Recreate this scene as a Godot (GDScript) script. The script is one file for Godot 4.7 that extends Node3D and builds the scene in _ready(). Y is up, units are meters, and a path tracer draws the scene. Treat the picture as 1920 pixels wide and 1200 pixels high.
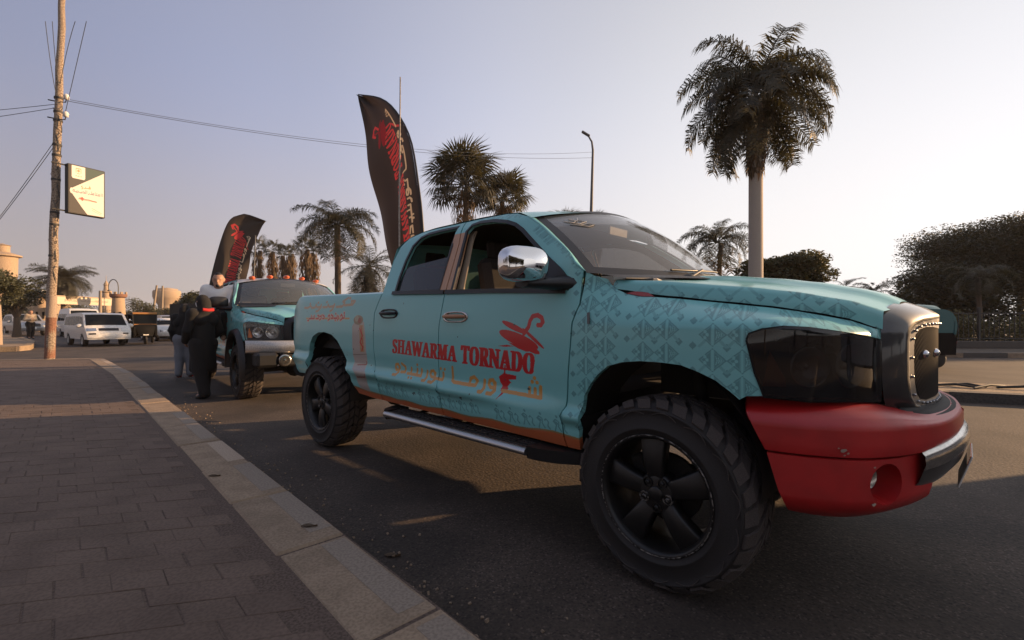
extends Node3D
# A turquoise pickup truck parked by a pavement, a second one behind it, a junction with traffic, palms and an evening sky.

var names := {}
var rng := RandomNumberGenerator.new()
var M := {}

# ------------------------------------------------------------------ naming and committing
func numbered(called: String) -> String:
	var n: int = names.get(called, -1) + 1
	names[called] = n
	return called if n == 0 else "%s_%03d" % [called, n]

func tag(o: Node, label := "", category := "", group := "", kind := "") -> Node:
	if label: o.set_meta("label", label)
	if category: o.set_meta("category", category)
	if group: o.set_meta("group", group)
	if kind: o.set_meta("kind", kind)
	return o

func thing(called: String, label: String, category: String, at := Vector3.ZERO, turn := 0.0, group := "") -> Node3D:
	var o := Node3D.new()
	o.name = numbered(called)
	add_child(o)
	o.position = at
	o.rotation.y = turn
	tag(o, label, category, group)
	return o

func new_st() -> SurfaceTool:
	var st := SurfaceTool.new()
	st.begin(Mesh.PRIMITIVE_TRIANGLES)
	return st

func objm(called: String, mesh: Mesh, m: Material, parent: Node = null) -> MeshInstance3D:
	var o := MeshInstance3D.new()
	o.name = numbered(called) if parent == null else called
	o.mesh = mesh
	o.material_override = m
	if parent == null:
		add_child(o)
	else:
		parent.add_child(o, true)
	return o

func obj(called: String, st: SurfaceTool, m: Material, parent: Node = null) -> MeshInstance3D:
	st.generate_normals()
	return objm(called, st.commit(), m, parent)

func struct(called: String, st: SurfaceTool, m: Material) -> MeshInstance3D:
	var o := obj(called, st, m)
	o.set_meta("kind", "structure")
	return o

# ------------------------------------------------------------------ shapes
func tri(st: SurfaceTool, a: Vector3, b: Vector3, c: Vector3) -> void:
	st.add_vertex(a); st.add_vertex(b); st.add_vertex(c)

func quad(st: SurfaceTool, a: Vector3, b: Vector3, c: Vector3, d: Vector3) -> void:
	tri(st, a, b, c); tri(st, a, c, d)

func box(st: SurfaceTool, c: Vector3, s: Vector3, b := Basis(), r := 0.0) -> void:
	st.set_smooth_group(-1)
	var h := s * 0.5
	r = minf(r, minf(h.x, minf(h.y, h.z)) * 0.8)
	if r <= 0.0:
		var k := []
		for i in 8:
			k.append(c + b * Vector3(h.x if i & 1 else -h.x, h.y if i & 2 else -h.y, h.z if i & 4 else -h.z))
		for f in [[0, 1, 3, 2], [4, 6, 7, 5], [0, 4, 5, 1], [2, 3, 7, 6], [0, 2, 6, 4], [1, 5, 7, 3]]:
			quad(st, k[f[0]], k[f[1]], k[f[2]], k[f[3]])
		return
	var P := func(axis: int, sg: Vector3) -> Vector3:
		var v := sg * (h - Vector3.ONE * r)
		v[axis] = sg[axis] * h[axis]
		return c + b * v
	for ax in 3:
		var b1 := (ax + 1) % 3
		var b2 := (ax + 2) % 3
		for sa in [-1.0, 1.0]:
			var q := []
			for e in [[-1.0, -1.0], [1.0, -1.0], [1.0, 1.0], [-1.0, 1.0]]:
				var sg := Vector3.ONE
				sg[ax] = sa; sg[b1] = e[0]; sg[b2] = e[1]
				q.append(P.call(ax, sg))
			quad(st, q[0], q[1], q[2], q[3])
			for sb in [-1.0, 1.0]:
				var s0 := Vector3.ONE
				s0[ax] = sa; s0[b1] = sb; s0[b2] = -1.0
				var s1 := s0
				s1[b2] = 1.0
				quad(st, P.call(ax, s0), P.call(ax, s1), P.call(b1, s1), P.call(b1, s0))
	for i in 8:
		var sg := Vector3(1.0 if i & 1 else -1.0, 1.0 if i & 2 else -1.0, 1.0 if i & 4 else -1.0)
		tri(st, P.call(0, sg), P.call(1, sg), P.call(2, sg))

func grid(st: SurfaceTool, rows: Array, closed := false, group := 1) -> void:
	st.set_smooth_group(group)
	for i in rows.size() - 1:
		var a = rows[i]
		var b = rows[i + 1]
		var n: int = a.size()
		for j in (n if closed else n - 1):
			var k: int = (j + 1) % n
			quad(st, a[j], a[k], b[k], b[j])

func fan(st: SurfaceTool, ring: Array) -> void:
	st.set_smooth_group(-1)
	var c := Vector3.ZERO
	for p in ring: c += p
	c /= ring.size()
	for i in ring.size():
		tri(st, c, ring[i], ring[(i + 1) % ring.size()])

func tube(st: SurfaceTool, pts: Array, r, n := 8, caps := true, flat := 1.0) -> void:
	var rows := []
	var t0: Vector3 = (pts[1] - pts[0]).normalized()
	var side := t0.cross(Vector3.UP if absf(t0.y) < 0.9 else Vector3.RIGHT).normalized()
	for i in pts.size():
		var t: Vector3 = (pts[mini(i + 1, pts.size() - 1)] - pts[maxi(i - 1, 0)]).normalized()
		side = (side - t * side.dot(t)).normalized()
		var up := t.cross(side)
		var rad: float = r[i] if r is Array else r
		var ring := []
		for j in n:
			var a := TAU * j / n
			ring.append(pts[i] + side * cos(a) * rad + up * sin(a) * rad * flat)
		rows.append(ring)
	grid(st, rows, true)
	if caps:
		fan(st, rows[0]); fan(st, rows[-1])

func lathe(st: SurfaceTool, prof: Array, xf := Transform3D(), n := 24, crease := false) -> void:
	var rows := []
	for p in prof:
		var ring := []
		for j in n:
			var a := TAU * j / n
			ring.append(xf * Vector3(cos(a) * p.x, p.y, sin(a) * p.x))
		rows.append(ring)
	if crease:
		for i in rows.size() - 1:
			grid(st, [rows[i], rows[i + 1]], true, 2 + i)
	else:
		grid(st, rows, true)

func ball(st: SurfaceTool, c: Vector3, s: Vector3, n := 10, b := Basis()) -> void:
	var rows := []
	for i in n / 2 + 1:
		var th := PI * i / (n / 2)
		var ring := []
		for j in n:
			var a := TAU * j / n
			ring.append(c + b * (Vector3(cos(a) * sin(th), cos(th), sin(a) * sin(th)) * s))
		rows.append(ring)
	grid(st, rows, true)

func extrude(st: SurfaceTool, poly: PackedVector2Array, d0: float, d1: float, xf := Transform3D()) -> void:
	st.set_smooth_group(-1)
	var ix := Geometry2D.triangulate_polygon(poly)
	for d in [d0, d1]:
		for i in range(0, ix.size(), 3):
			tri(st, xf * Vector3(poly[ix[i]].x, poly[ix[i]].y, d), xf * Vector3(poly[ix[i + 1]].x, poly[ix[i + 1]].y, d), xf * Vector3(poly[ix[i + 2]].x, poly[ix[i + 2]].y, d))
	for i in poly.size():
		var a := poly[i]
		var b := poly[(i + 1) % poly.size()]
		quad(st, xf * Vector3(a.x, a.y, d0), xf * Vector3(b.x, b.y, d0), xf * Vector3(b.x, b.y, d1), xf * Vector3(a.x, a.y, d1))

func pv(a: Array) -> PackedVector2Array:
	var o := PackedVector2Array()
	for i in range(0, a.size(), 2):
		o.append(Vector2(a[i], a[i + 1]))
	return o

# A curved sheet: the outline (less the holes) in a surface's own two coordinates, carried to space by f, with flanges of the given depth round its edges.
func panel(outline: PackedVector2Array, holes: Array, step: float, f: Callable, depth := 0.02, uvf = null) -> ArrayMesh:
	var V := PackedVector3Array()
	var N := PackedVector3Array()
	var U := PackedVector2Array()
	var I := PackedInt32Array()
	var at := {}
	var lo := outline[0]
	var hi := outline[0]
	for p in outline:
		lo = lo.min(p); hi = hi.max(p)
	var vert := func(p: Vector2) -> int:
		var key := Vector2i(roundi(p.x * 20000.0), roundi(p.y * 20000.0))
		if not at.has(key):
			var q: Vector3 = f.call(p.x, p.y)
			var e := 0.004
			var nn: Vector3 = (f.call(p.x + e, p.y) - f.call(p.x - e, p.y)).cross(f.call(p.x, p.y + e) - f.call(p.x, p.y - e))
			at[key] = V.size()
			V.append(q); N.append(nn.normalized())
			U.append(uvf.call(p) if uvf != null else p)
		return at[key]
	for i in ceili((hi.x - lo.x) / step):
		for j in ceili((hi.y - lo.y) / step):
			var a := lo + Vector2(i, j) * step
			var cell := PackedVector2Array([a, a + Vector2(step, 0), a + Vector2(step, step), a + Vector2(0, step)])
			var pieces := Geometry2D.intersect_polygons(cell, outline)
			for h in holes:
				var left: Array[PackedVector2Array] = []
				for p in pieces:
					left.append_array(Geometry2D.clip_polygons(p, h))
				pieces = left
			for p in pieces:
				if p.size() < 3: continue
				var ix := Geometry2D.triangulate_polygon(p)
				for k in range(0, ix.size(), 3):
					var x: int = vert.call(p[ix[k]])
					var y: int = vert.call(p[ix[k + 1]])
					var z: int = vert.call(p[ix[k + 2]])
					if (V[y] - V[x]).cross(V[z] - V[x]).dot(N[x]) > 0.0:
						I.append_array([x, z, y])
					else:
						I.append_array([x, y, z])
	if depth != 0.0:
		for loop in [outline] + holes:
			var n: int = loop.size()
			for i in n:
				var a: Vector2 = loop[i]
				var b: Vector2 = loop[(i + 1) % n]
				var m := maxi(1, ceili(a.distance_to(b) / step))
				for k in m:
					var p := a.lerp(b, float(k) / m)
					var q := a.lerp(b, float(k + 1) / m)
					var ip: int = vert.call(p)
					var iq: int = vert.call(q)
					var w := (V[iq] - V[ip]).cross(N[ip]).normalized()
					var base := V.size()
					for v in [[V[ip], U[ip]], [V[iq], U[iq]], [V[iq] - N[iq] * depth, U[iq]], [V[ip] - N[ip] * depth, U[ip]]]:
						V.append(v[0]); N.append(w); U.append(v[1])
					I.append_array([base, base + 1, base + 2, base, base + 2, base + 3])
	return arr_mesh(V, N, U, I)

func arr_mesh(V: PackedVector3Array, N: PackedVector3Array, U: PackedVector2Array, I: PackedInt32Array) -> ArrayMesh:
	var arr := []
	arr.resize(Mesh.ARRAY_MAX)
	arr[Mesh.ARRAY_VERTEX] = V
	arr[Mesh.ARRAY_NORMAL] = N
	arr[Mesh.ARRAY_TEX_UV] = U
	arr[Mesh.ARRAY_INDEX] = I
	var mesh := ArrayMesh.new()
	mesh.add_surface_from_arrays(Mesh.PRIMITIVE_TRIANGLES, arr)
	return mesh

func mirrored(mesh: ArrayMesh) -> ArrayMesh:
	var a := mesh.surface_get_arrays(0)
	var V: PackedVector3Array = a[Mesh.ARRAY_VERTEX]
	var N: PackedVector3Array = a[Mesh.ARRAY_NORMAL]
	var I: PackedInt32Array = a[Mesh.ARRAY_INDEX]
	for i in V.size():
		V[i].z = -V[i].z
		N[i].z = -N[i].z
	for i in range(0, I.size(), 3):
		var t := I[i]
		I[i] = I[i + 1]
		I[i + 1] = t
	return arr_mesh(V, N, a[Mesh.ARRAY_TEX_UV], I)

# ------------------------------------------------------------------ drawing flat print
class Canvas:
	var im: Image
	var lo: Vector2
	var k: Vector2
	func _init(w: int, h: int, low: Vector2, high: Vector2, base: Color) -> void:
		im = Image.create_empty(w, h, false, Image.FORMAT_RGB8)
		im.fill(base)
		lo = Vector2(low.x, high.y)
		k = Vector2(w / (high.x - low.x), h / (low.y - high.y))
	func poly(pts: PackedVector2Array, col: Color) -> void:
		var q := PackedVector2Array()
		var y0 := INF
		var y1 := -INF
		for p in pts:
			var v := (p - lo) * k
			q.append(v)
			y0 = minf(y0, v.y); y1 = maxf(y1, v.y)
		for y in range(maxi(0, floori(y0)), mini(im.get_height() - 1, ceili(y1)) + 1):
			var xs := []
			var yc := y + 0.5
			for i in q.size():
				var a := q[i]
				var b := q[(i + 1) % q.size()]
				if (a.y <= yc) != (b.y <= yc):
					xs.append(a.x + (yc - a.y) / (b.y - a.y) * (b.x - a.x))
			xs.sort()
			for i in range(0, xs.size() - 1, 2):
				var x0 := roundi(xs[i])
				var x1 := roundi(xs[i + 1])
				if x1 > x0:
					im.fill_rect(Rect2i(x0, y, x1 - x0, 1), col)
	func disc(c: Vector2, rx: float, ry: float, col: Color, turn := 0.0) -> void:
		var q := PackedVector2Array()
		for i in 28:
			q.append(c + Vector2(cos(TAU * i / 28) * rx, sin(TAU * i / 28) * ry).rotated(turn))
		poly(q, col)
	func line(pts: PackedVector2Array, w: float, col: Color) -> void:
		for i in pts.size():
			if i + 1 < pts.size():
				var d := (pts[i + 1] - pts[i]).normalized().orthogonal() * w * 0.5
				poly(PackedVector2Array([pts[i] + d, pts[i + 1] + d, pts[i + 1] - d, pts[i] - d]), col)
			disc(pts[i], w * 0.5, w * 0.5, col)
	# words in a latin face, fitted to the parallelogram p0, ex, ey
	func text(t: String, face: String, weight: int, p0: Vector2, ex: Vector2, ey: Vector2, col: Color) -> void:
		var font := SystemFont.new()
		font.font_names = PackedStringArray([face])
		font.font_weight = weight
		var tm := TextMesh.new()
		tm.text = t
		tm.font = font
		tm.font_size = 64
		tm.depth = 0.0
		tm.curve_step = 1.5
		var a := tm.surface_get_arrays(0)
		var V: PackedVector3Array = a[Mesh.ARRAY_VERTEX]
		var I: PackedInt32Array = a[Mesh.ARRAY_INDEX] if a[Mesh.ARRAY_INDEX] != null else PackedInt32Array(range(V.size()))
		var bb := tm.get_aabb()
		for i in range(0, I.size(), 3):
			var q := PackedVector2Array()
			for j in 3:
				var v := V[I[i + j]]
				q.append(p0 + ex * ((v.x - bb.position.x) / bb.size.x) + ey * ((v.y - bb.position.y) / bb.size.y))
			poly(q, col)
	func tex() -> ImageTexture:
		im.generate_mipmaps()
		return ImageTexture.create_from_image(im)

# Arabic letters as pen strokes on a baseline: x to the right and y up, one unit being the height of a tooth's line.
func pen(c: Canvas, strokes: Array, o: Vector2, ex: Vector2, ey: Vector2, w: float, col: Color) -> void:
	for s in strokes:
		var q := PackedVector2Array()
		for i in range(0, s.size(), 2):
			q.append(o + ex * s[i] + ey * s[i + 1])
		c.line(q, w, col)

func waw(x: float) -> Array:
	return [[x + .62, .35, x + .5, .68, x + .2, .62, x + .12, .32, x + .3, .1, x + .62, .12], [x + .66, .5, x + .66, -.05, x + .4, -.36, x + .05, -.36]]

func raa(x: float) -> Array:
	return [[x + .5, .55, x + .5, 0.0, x + .3, -.34, x + .05, -.36]]

func word_tornado() -> Array:   # the second word, from left to right on the wall: waw dal ya nun ra waw ta
	return waw(0) + [[.95, .8, 1.4, .55, 1.45, .05, .95, 0]] + [[1.75, 0, 3.35, 0], [2.15, 0, 2.15, .55], [2.0, -.36, 2.02, -.36], [2.32, -.36, 2.34, -.36], [3.35, 0, 3.35, .6], [2.85, 0, 2.85, .55], [2.85, .95, 2.87, .95]] + raa(3.5) + waw(4.2) + [[4.86, .06, 5.7, .06, 5.7, .65], [5.45, 1.0, 5.47, 1.0], [5.85, 1.0, 5.87, 1.0]]

func word_shawarma() -> Array:  # the first word: alif mim ra waw, a long stroke, shin
	return [[0, 1.15, 0, .12, .2, 0, 1.7, 0], [1.7, 0, 2.25, .05, 2.4, .4, 2.1, .68, 1.75, .5, 1.7, 0]] + raa(2.55) + waw(3.3) + [[4.6, .02, 7.5, .02, 7.5, .75], [6.7, .02, 6.7, .55], [7.1, .02, 7.1, .55], [6.9, 1.02, 6.92, 1.02], [7.25, 1.02, 7.27, 1.02], [7.08, 1.3, 7.1, 1.3]]

# The red mark of hook, discs and point; u runs along the lettering, v up from it.
func mark(c: Canvas, o: Vector2, ex: Vector2, ey: Vector2, col: Color, point := true) -> void:
	var f := func(a: Array) -> PackedVector2Array:
		var q := PackedVector2Array()
		for i in range(0, a.size(), 2):
			q.append(o + ex * a[i] + ey * a[i + 1])
		return q
	var el := func(x: float, y: float, rx: float, ry: float, ang: float) -> PackedVector2Array:
		var q := PackedVector2Array()
		for i in 30:
			var v := Vector2(cos(TAU * i / 30) * rx, sin(TAU * i / 30) * ry).rotated(ang)
			q.append(o + ex * (x + v.x) + ey * (y + v.y))
		return q
	c.poly(el.call(-.905, 1.213, .105, .018, -.33), col)
	c.poly(el.call(-.868, 1.140, .165, .036, -.27), col)
	c.poly(el.call(-.748, 1.150, .102, .010, -.60), col)
	c.poly(el.call(-.80, 1.105, .11, .022, -.38), col)
	c.poly(f.call([-.95, 1.12, -.80, 1.10, -.76, 1.075, -.80, 1.07, -.86, 1.085]), col)
	c.poly(f.call([-1.045, 1.094, -.96, 1.105, -.90, 1.098, -.96, 1.093]), col)
	c.poly(f.call([-.76, 1.09, -.735, 1.065, -.724, 1.035, -.735, 1.06]), col)
	c.line(f.call([-.82, 1.175, -.785, 1.215, -.775, 1.25, -.755, 1.277, -.718, 1.283, -.688, 1.268, -.678, 1.243, -.692, 1.226, -.713, 1.226]), .026 * ex.length(), col)
	if point:
		c.line(f.call([-.976, .975, -.984, .93]), .012 * ex.length(), col)
		c.poly(f.call([-1.036, .905, -.99, .93, -.886, .922, -.89, .90, -.955, .893, -.93, .876, -1.024, .868]), col)
		c.poly(f.call([-.935, .878, -.965, .850, -.955, .84, -1.02, .818, -1.018, .832, -1.005, .85, -1.024, .87]), col)
		c.poly(f.call([-.955, .84, -1.044, .764, -1.005, .82, -1.018, .83]), col)

# ------------------------------------------------------------------ materials
func noise(kind: int, freq: float, sd: int, oct := 3) -> FastNoiseLite:
	var n := FastNoiseLite.new()
	n.noise_type = kind
	n.frequency = freq
	n.seed = sd
	n.fractal_octaves = oct
	return n

func noise_tex(n: FastNoiseLite, size: int, cols: Array, stops: Array) -> NoiseTexture2D:
	var t := NoiseTexture2D.new()
	t.width = size; t.height = size
	t.seamless = true
	t.noise = n
	var g := Gradient.new()
	g.offsets = PackedFloat32Array(stops)
	var cc := PackedColorArray()
	for c in cols: cc.append(c)
	g.colors = cc
	t.color_ramp = g
	return t

func lin(r: float, g: float, b: float, a := 1.0) -> Color:
	var c := Color(r, g, b).linear_to_srgb()
	c.a = a
	return c

func mat(r: float, g: float, b: float, rough := 0.7, metal := 0.0) -> StandardMaterial3D:
	var m := StandardMaterial3D.new()
	m.albedo_color = lin(r, g, b)
	m.roughness = rough
	m.metallic = metal
	return m

func tri_tex(m: StandardMaterial3D, t: Texture2D, per_m: float) -> StandardMaterial3D:
	m.albedo_texture = t
	m.uv1_triplanar = true
	m.uv1_world_triplanar = true
	m.uv1_scale = Vector3.ONE * per_m
	return m

func bump(m: StandardMaterial3D, t: Texture2D, cm: float) -> StandardMaterial3D:
	m.heightmap_enabled = true
	m.heightmap_texture = t
	m.heightmap_scale = cm
	return m

func big_patches(m: StandardMaterial3D, t: Texture2D, per_m: float) -> void:
	m.detail_enabled = true
	m.detail_albedo = t
	m.detail_blend_mode = BaseMaterial3D.BLEND_MODE_MUL
	m.detail_uv_layer = BaseMaterial3D.DETAIL_UV_2
	m.uv2_triplanar = true
	m.uv2_world_triplanar = true
	m.uv2_scale = Vector3.ONE * per_m

func pane(r: float, g: float, b: float, a: float, rough := 0.03) -> StandardMaterial3D:
	var m := mat(r, g, b, rough)
	m.albedo_color.a = a
	m.transparency = BaseMaterial3D.TRANSPARENCY_ALPHA
	return m

func make_materials() -> void:
	var cells := noise(FastNoiseLite.TYPE_CELLULAR, .15, 3, 1)
	cells.cellular_return_type = FastNoiseLite.RETURN_CELL_VALUE
	cells.fractal_type = FastNoiseLite.FRACTAL_NONE
	var speck := noise_tex(cells, 1024, [Color(.42, .41, .40), Color(.60, .59, .58), Color(.70, .69, .67), Color(.74, .73, .72), Color(1, 1, 1)], [.0, .15, .6, .88, 1.0])
	var grit := noise_tex(noise(FastNoiseLite.TYPE_CELLULAR, .09, 5, 1), 512, [Color(1, 1, 1), Color(.35, .35, .35), Color(0, 0, 0)], [.0, .4, 1.0])
	var patch := noise_tex(noise(FastNoiseLite.TYPE_SIMPLEX, .012, 8, 5), 512, [Color(.74, .735, .73), Color(.89, .885, .88), Color(1, 1, 1)], [.2, .5, .85])
	var fine := noise_tex(noise(FastNoiseLite.TYPE_SIMPLEX, .05, 11, 4), 512, [Color(.70, .69, .68), Color(.9, .9, .9), Color(1, 1, 1)], [.15, .5, .8])
	var soft := noise_tex(noise(FastNoiseLite.TYPE_SIMPLEX, .02, 12, 4), 512, [Color(0, 0, 0), Color(1, 1, 1)], [.2, .8])
	var patch_soft := noise_tex(noise(FastNoiseLite.TYPE_SIMPLEX, .012, 8, 5), 512, [Color(.90, .895, .89), Color(.96, .958, .955), Color(1, 1, 1)], [.2, .5, .85])
	var soft_fine := noise_tex(noise(FastNoiseLite.TYPE_SIMPLEX, .05, 11, 4), 512, [Color(.86, .855, .85), Color(.95, .95, .95), Color(1, 1, 1)], [.15, .5, .8])
	M.speck = speck; M.grit = grit; M.patch = patch; M.fine = fine
	M.asphalt = bump(tri_tex(mat(.150, .115, .092, .85), speck, .75), grit, .22)
	big_patches(M.asphalt, patch, .11)
	M.asphalt_far = tri_tex(mat(.125, .108, .095, .9), fine, .35)
	big_patches(M.asphalt_far, patch, .05)
	M.asphalt_near = M.asphalt
	var stones := [[.150, .104, .080], [.156, .109, .083], [.144, .100, .077], [.152, .106, .081]]
	M.pavers = []
	for s in stones:
		var m := bump(tri_tex(mat(s[0], s[1], s[2], .92), soft_fine, 1.6), fine, .3)
		big_patches(m, patch_soft, .3)
		M.pavers.append(m)
	M.paver_bed = bump(tri_tex(mat(.128, .089, .069, .95), fine, 2.0), fine, .3)
	M.kerbs = [bump(tri_tex(mat(.34, .25, .17, .9), soft_fine, 1.4), fine, .5), bump(tri_tex(mat(.31, .23, .16, .9), soft_fine, 1.7), fine, .5)]
	for m in M.kerbs: big_patches(m, patch_soft, .6)
	M.kerb_light = bump(tri_tex(mat(.42, .33, .25, .9), soft_fine, 1.9), fine, .3)
	M.kerb_grey = bump(tri_tex(mat(.27, .22, .175, .9), soft_fine, 1.9), fine, .3)
	M.kerb_sand = bump(tri_tex(mat(.36, .26, .16, .9), fine, .9), fine, .6)
	M.kerb_dark = bump(tri_tex(mat(.10, .09, .082, .9), fine, .9), fine, .6)
	M.earth = tri_tex(mat(.12, .095, .07, .95), fine, .2)
	# the truck
	var dust := noise_tex(noise(FastNoiseLite.TYPE_SIMPLEX, .03, 31, 5), 512, [Color(.86, .86, .86), Color(.96, .96, .96), Color(1, 1, 1)], [.2, .5, .7])
	M.dust = dust
	M.teal = mat(.195, .500, .495, .33)
	M.teal.clearcoat_enabled = true
	M.teal.clearcoat = .5
	M.teal.clearcoat_roughness = .14
	M.teal.metallic_specular = .4
	M.teal_plain = M.teal.duplicate()
	M.teal_deep = mat(.022, .105, .110, .3)
	M.wrap = M.teal.duplicate()
	M.wrap.albedo_color = Color.WHITE
	M.wrap2 = M.wrap.duplicate()
	M.black = mat(.012, .012, .013, .45)
	M.black_matte = mat(.010, .010, .010, .85)
	M.black_matte.metallic_specular = .25
	M.black_gloss = mat(.008, .008, .009, .06)
	M.black_gloss.clearcoat_enabled = true
	M.void = mat(.004, .004, .004, .95)
	M.under = tri_tex(mat(.02, .018, .016, .8), fine, 3.0)
	M.rubber = bump(tri_tex(mat(.072, .058, .051, .85), fine, 5.0), fine, .12)
	M.rubber_side = bump(tri_tex(mat(.024, .0205, .019, .72), fine, 6.0), fine, .08)
	M.rim = bump(tri_tex(mat(.010, .0095, .0095, .40), fine, 6.0), fine, .05)
	M.rim_edge = tri_tex(mat(.30, .28, .26, .5, .6), noise_tex(noise(FastNoiseLite.TYPE_SIMPLEX, .04, 91, 2), 256, [Color(.08, .08, .08), Color(.12, .12, .12), Color(1, 1, 1)], [.0, .52, .62]), 4.0)
	M.steel = mat(.42, .42, .42, .35, 1.0)
	M.alu = bump(mat(.50, .50, .51, .38, 1.0), fine, .05)
	M.chrome = mat(.74, .74, .75, .045, 1.0)
	M.chrome_painted = bump(tri_tex(mat(.58, .55, .51, .32, .55), dust, 2.0), fine, .02)
	M.mesh_metal = mat(.075, .068, .058, .45, .4)
	M.chrome_dull = bump(tri_tex(mat(.62, .60, .57, .22, 1.0), dust, 2.0), fine, .02)
	M.red = tri_tex(mat(.43, .012, .013, .40), noise_tex(noise(FastNoiseLite.TYPE_SIMPLEX, .012, 44, 3), 512, [Color(.90, .90, .90), Color(1, 1, 1)], [.2, .7]), .8)
	M.red.clearcoat_enabled = true
	M.red.clearcoat = .25
	M.red.clearcoat_roughness = .35
	M.chip = mat(.42, .33, .27, .8)
	M.red_lens = mat(.25, .006, .006, .1)
	M.amber = mat(.55, .14, .02, .2)
	M.amber_lens = mat(.62, .12, .03, .12)
	M.tan = mat(.40, .20, .11, .5)
	M.smoke = pane(.008, .008, .009, .86)
	M.glass = pane(.6, .66, .66, .10)
	M.glass_far = pane(.015, .016, .018, .93)
	M.glass_dusty = pane(.30, .30, .29, .24, .05)
	M.glass_dark = pane(.02, .022, .025, .80)
	M.glass_car = mat(.012, .015, .017, .06)
	M.glass_car.metallic_specular = .16
	M.glass_clear = pane(.8, .8, .8, .06)
	M.trim_dark = mat(.025, .02, .017, .8)
	M.trim_beige = mat(.42, .33, .23, .7)
	M.seat = bump(tri_tex(mat(.05, .042, .036, .85), fine, 4.0), fine, .2)
	M.paper = mat(.75, .72, .66, .8)
	M.white = tri_tex(mat(.72, .70, .66, .35), dust, .6)
	M.white.clearcoat_enabled = true
	M.white.clearcoat = .5
	M.silver = mat(.36, .36, .36, .3, .5)
	# people
	M.skin = mat(.36, .20, .13, .6)
	M.cloth_black = tri_tex(mat(.010, .009, .009, .9), fine, 5.0)
	M.cloth_black.rim_enabled = true
	M.cloth_black.rim = .2
	M.cloth_red = mat(.42, .012, .014, .8)
	M.cloth_white = mat(.74, .72, .70, .85)
	M.cloth_jeans = tri_tex(mat(.21, .22, .25, .9), fine, 4.0)
	M.cloth_tan = mat(.40, .31, .22, .9)
	M.hair = mat(.008, .007, .006, .6)
	# plants and buildings
	M.leaf_palm = []
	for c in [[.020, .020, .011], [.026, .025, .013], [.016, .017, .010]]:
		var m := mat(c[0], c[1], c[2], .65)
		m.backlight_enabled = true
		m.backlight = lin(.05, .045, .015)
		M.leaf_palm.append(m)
	M.leaf_dry = []
	for c in [[.115, .075, .042], [.070, .048, .028]]:
		var m := mat(c[0], c[1], c[2], .8)
		m.backlight_enabled = true
		m.backlight = lin(.10, .06, .03)
		M.leaf_dry.append(m)
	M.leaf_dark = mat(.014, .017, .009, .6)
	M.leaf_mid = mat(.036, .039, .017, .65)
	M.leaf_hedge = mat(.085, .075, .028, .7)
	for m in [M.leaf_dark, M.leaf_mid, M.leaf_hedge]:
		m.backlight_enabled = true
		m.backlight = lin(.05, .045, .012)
	M.bark = bump(tri_tex(mat(.13, .095, .068, .9), fine, 2.2), fine, 2.0)
	M.bark_pale = bump(tri_tex(mat(.50, .43, .36, .85), fine, 1.5), fine, 1.0)
	M.whitewash = bump(tri_tex(mat(.42, .33, .26, .9), fine, 1.5), fine, 1.5)
	M.wood_pole = bump(tri_tex(mat(.34, .275, .215, .85), noise_tex(noise(FastNoiseLite.TYPE_SIMPLEX, .03, 61, 5), 512, [Color(.52, .47, .44), Color(.85, .83, .8), Color(1, 1, 1)], [.2, .45, .7]), 1.2), fine, .8)
	M.wire = mat(.05, .055, .06, .7)
	M.lamp_grey = mat(.11, .11, .11, .6)
	M.stone = bump(tri_tex(mat(.46, .335, .225, .9), fine, .8), fine, 1.0)
	M.stone_red = bump(tri_tex(mat(.26, .13, .085, .9), fine, .8), fine, 1.0)
	M.concrete_warm = bump(tri_tex(mat(.46, .34, .23, .9), fine, .3), fine, 1.0)
	M.concrete_dark = tri_tex(mat(.16, .13, .10, .9), fine, .3)
	M.iron = mat(.035, .033, .03, .7)
	M.wall_dark = tri_tex(mat(.028, .027, .023, .9), fine, .8)
	M.orange = mat(.42, .19, .05, .5)
	M.pole_wood = mat(.28, .22, .16, .9)
	M.flag_cloth = mat(1, 1, 1, .8)
	M.flag_cloth.rim_enabled = true
	M.flag_cloth.rim = .25
	M.flag_cloth.backlight_enabled = true
	M.flag_cloth.backlight = lin(.30, .26, .22)

# ------------------------------------------------------------------ the pickup: u forward, y up, t to its right side
var PLAN: Array = []      # [point, outward normal] along the front corner, every centimetre from s = .30
var HOODV := PackedVector3Array()
var HOODK := PackedFloat32Array()
var BUMPER: Array = []
var BLEN := 0.0

func curve_table(pts: Array, s0: float, step: float) -> Array:
	var c := Curve3D.new()
	c.bake_interval = 0.004
	for i in pts.size():
		var a: Vector2 = pts[maxi(i - 1, 0)]
		var b: Vector2 = pts[mini(i + 1, pts.size() - 1)]
		var tg := (b - a) / 6.0
		var v := Vector3(pts[i].x, 0, pts[i].y)
		c.add_point(v, -Vector3(tg.x, 0, tg.y), Vector3(tg.x, 0, tg.y))
	var out := []
	var n := ceili(c.get_baked_length() / step)
	for i in n + 1:
		var l := minf(i * step, c.get_baked_length())
		var p := c.sample_baked(l, true)
		var q := c.sample_baked(minf(l + .004, c.get_baked_length()), true) - c.sample_baked(maxf(l - .004, 0.0), true)
		q = q.normalized()
		out.append([Vector2(p.x, p.z), Vector2(-q.z, q.x)])
	return out

func table_at(tab: Array, x: float) -> Array:
	var f := clampf(x, 0.0, tab.size() - 1.001)
	var i := int(f)
	f -= i
	return [tab[i][0].lerp(tab[i + 1][0], f), tab[i][1].lerp(tab[i + 1][1], f).normalized()]

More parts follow.
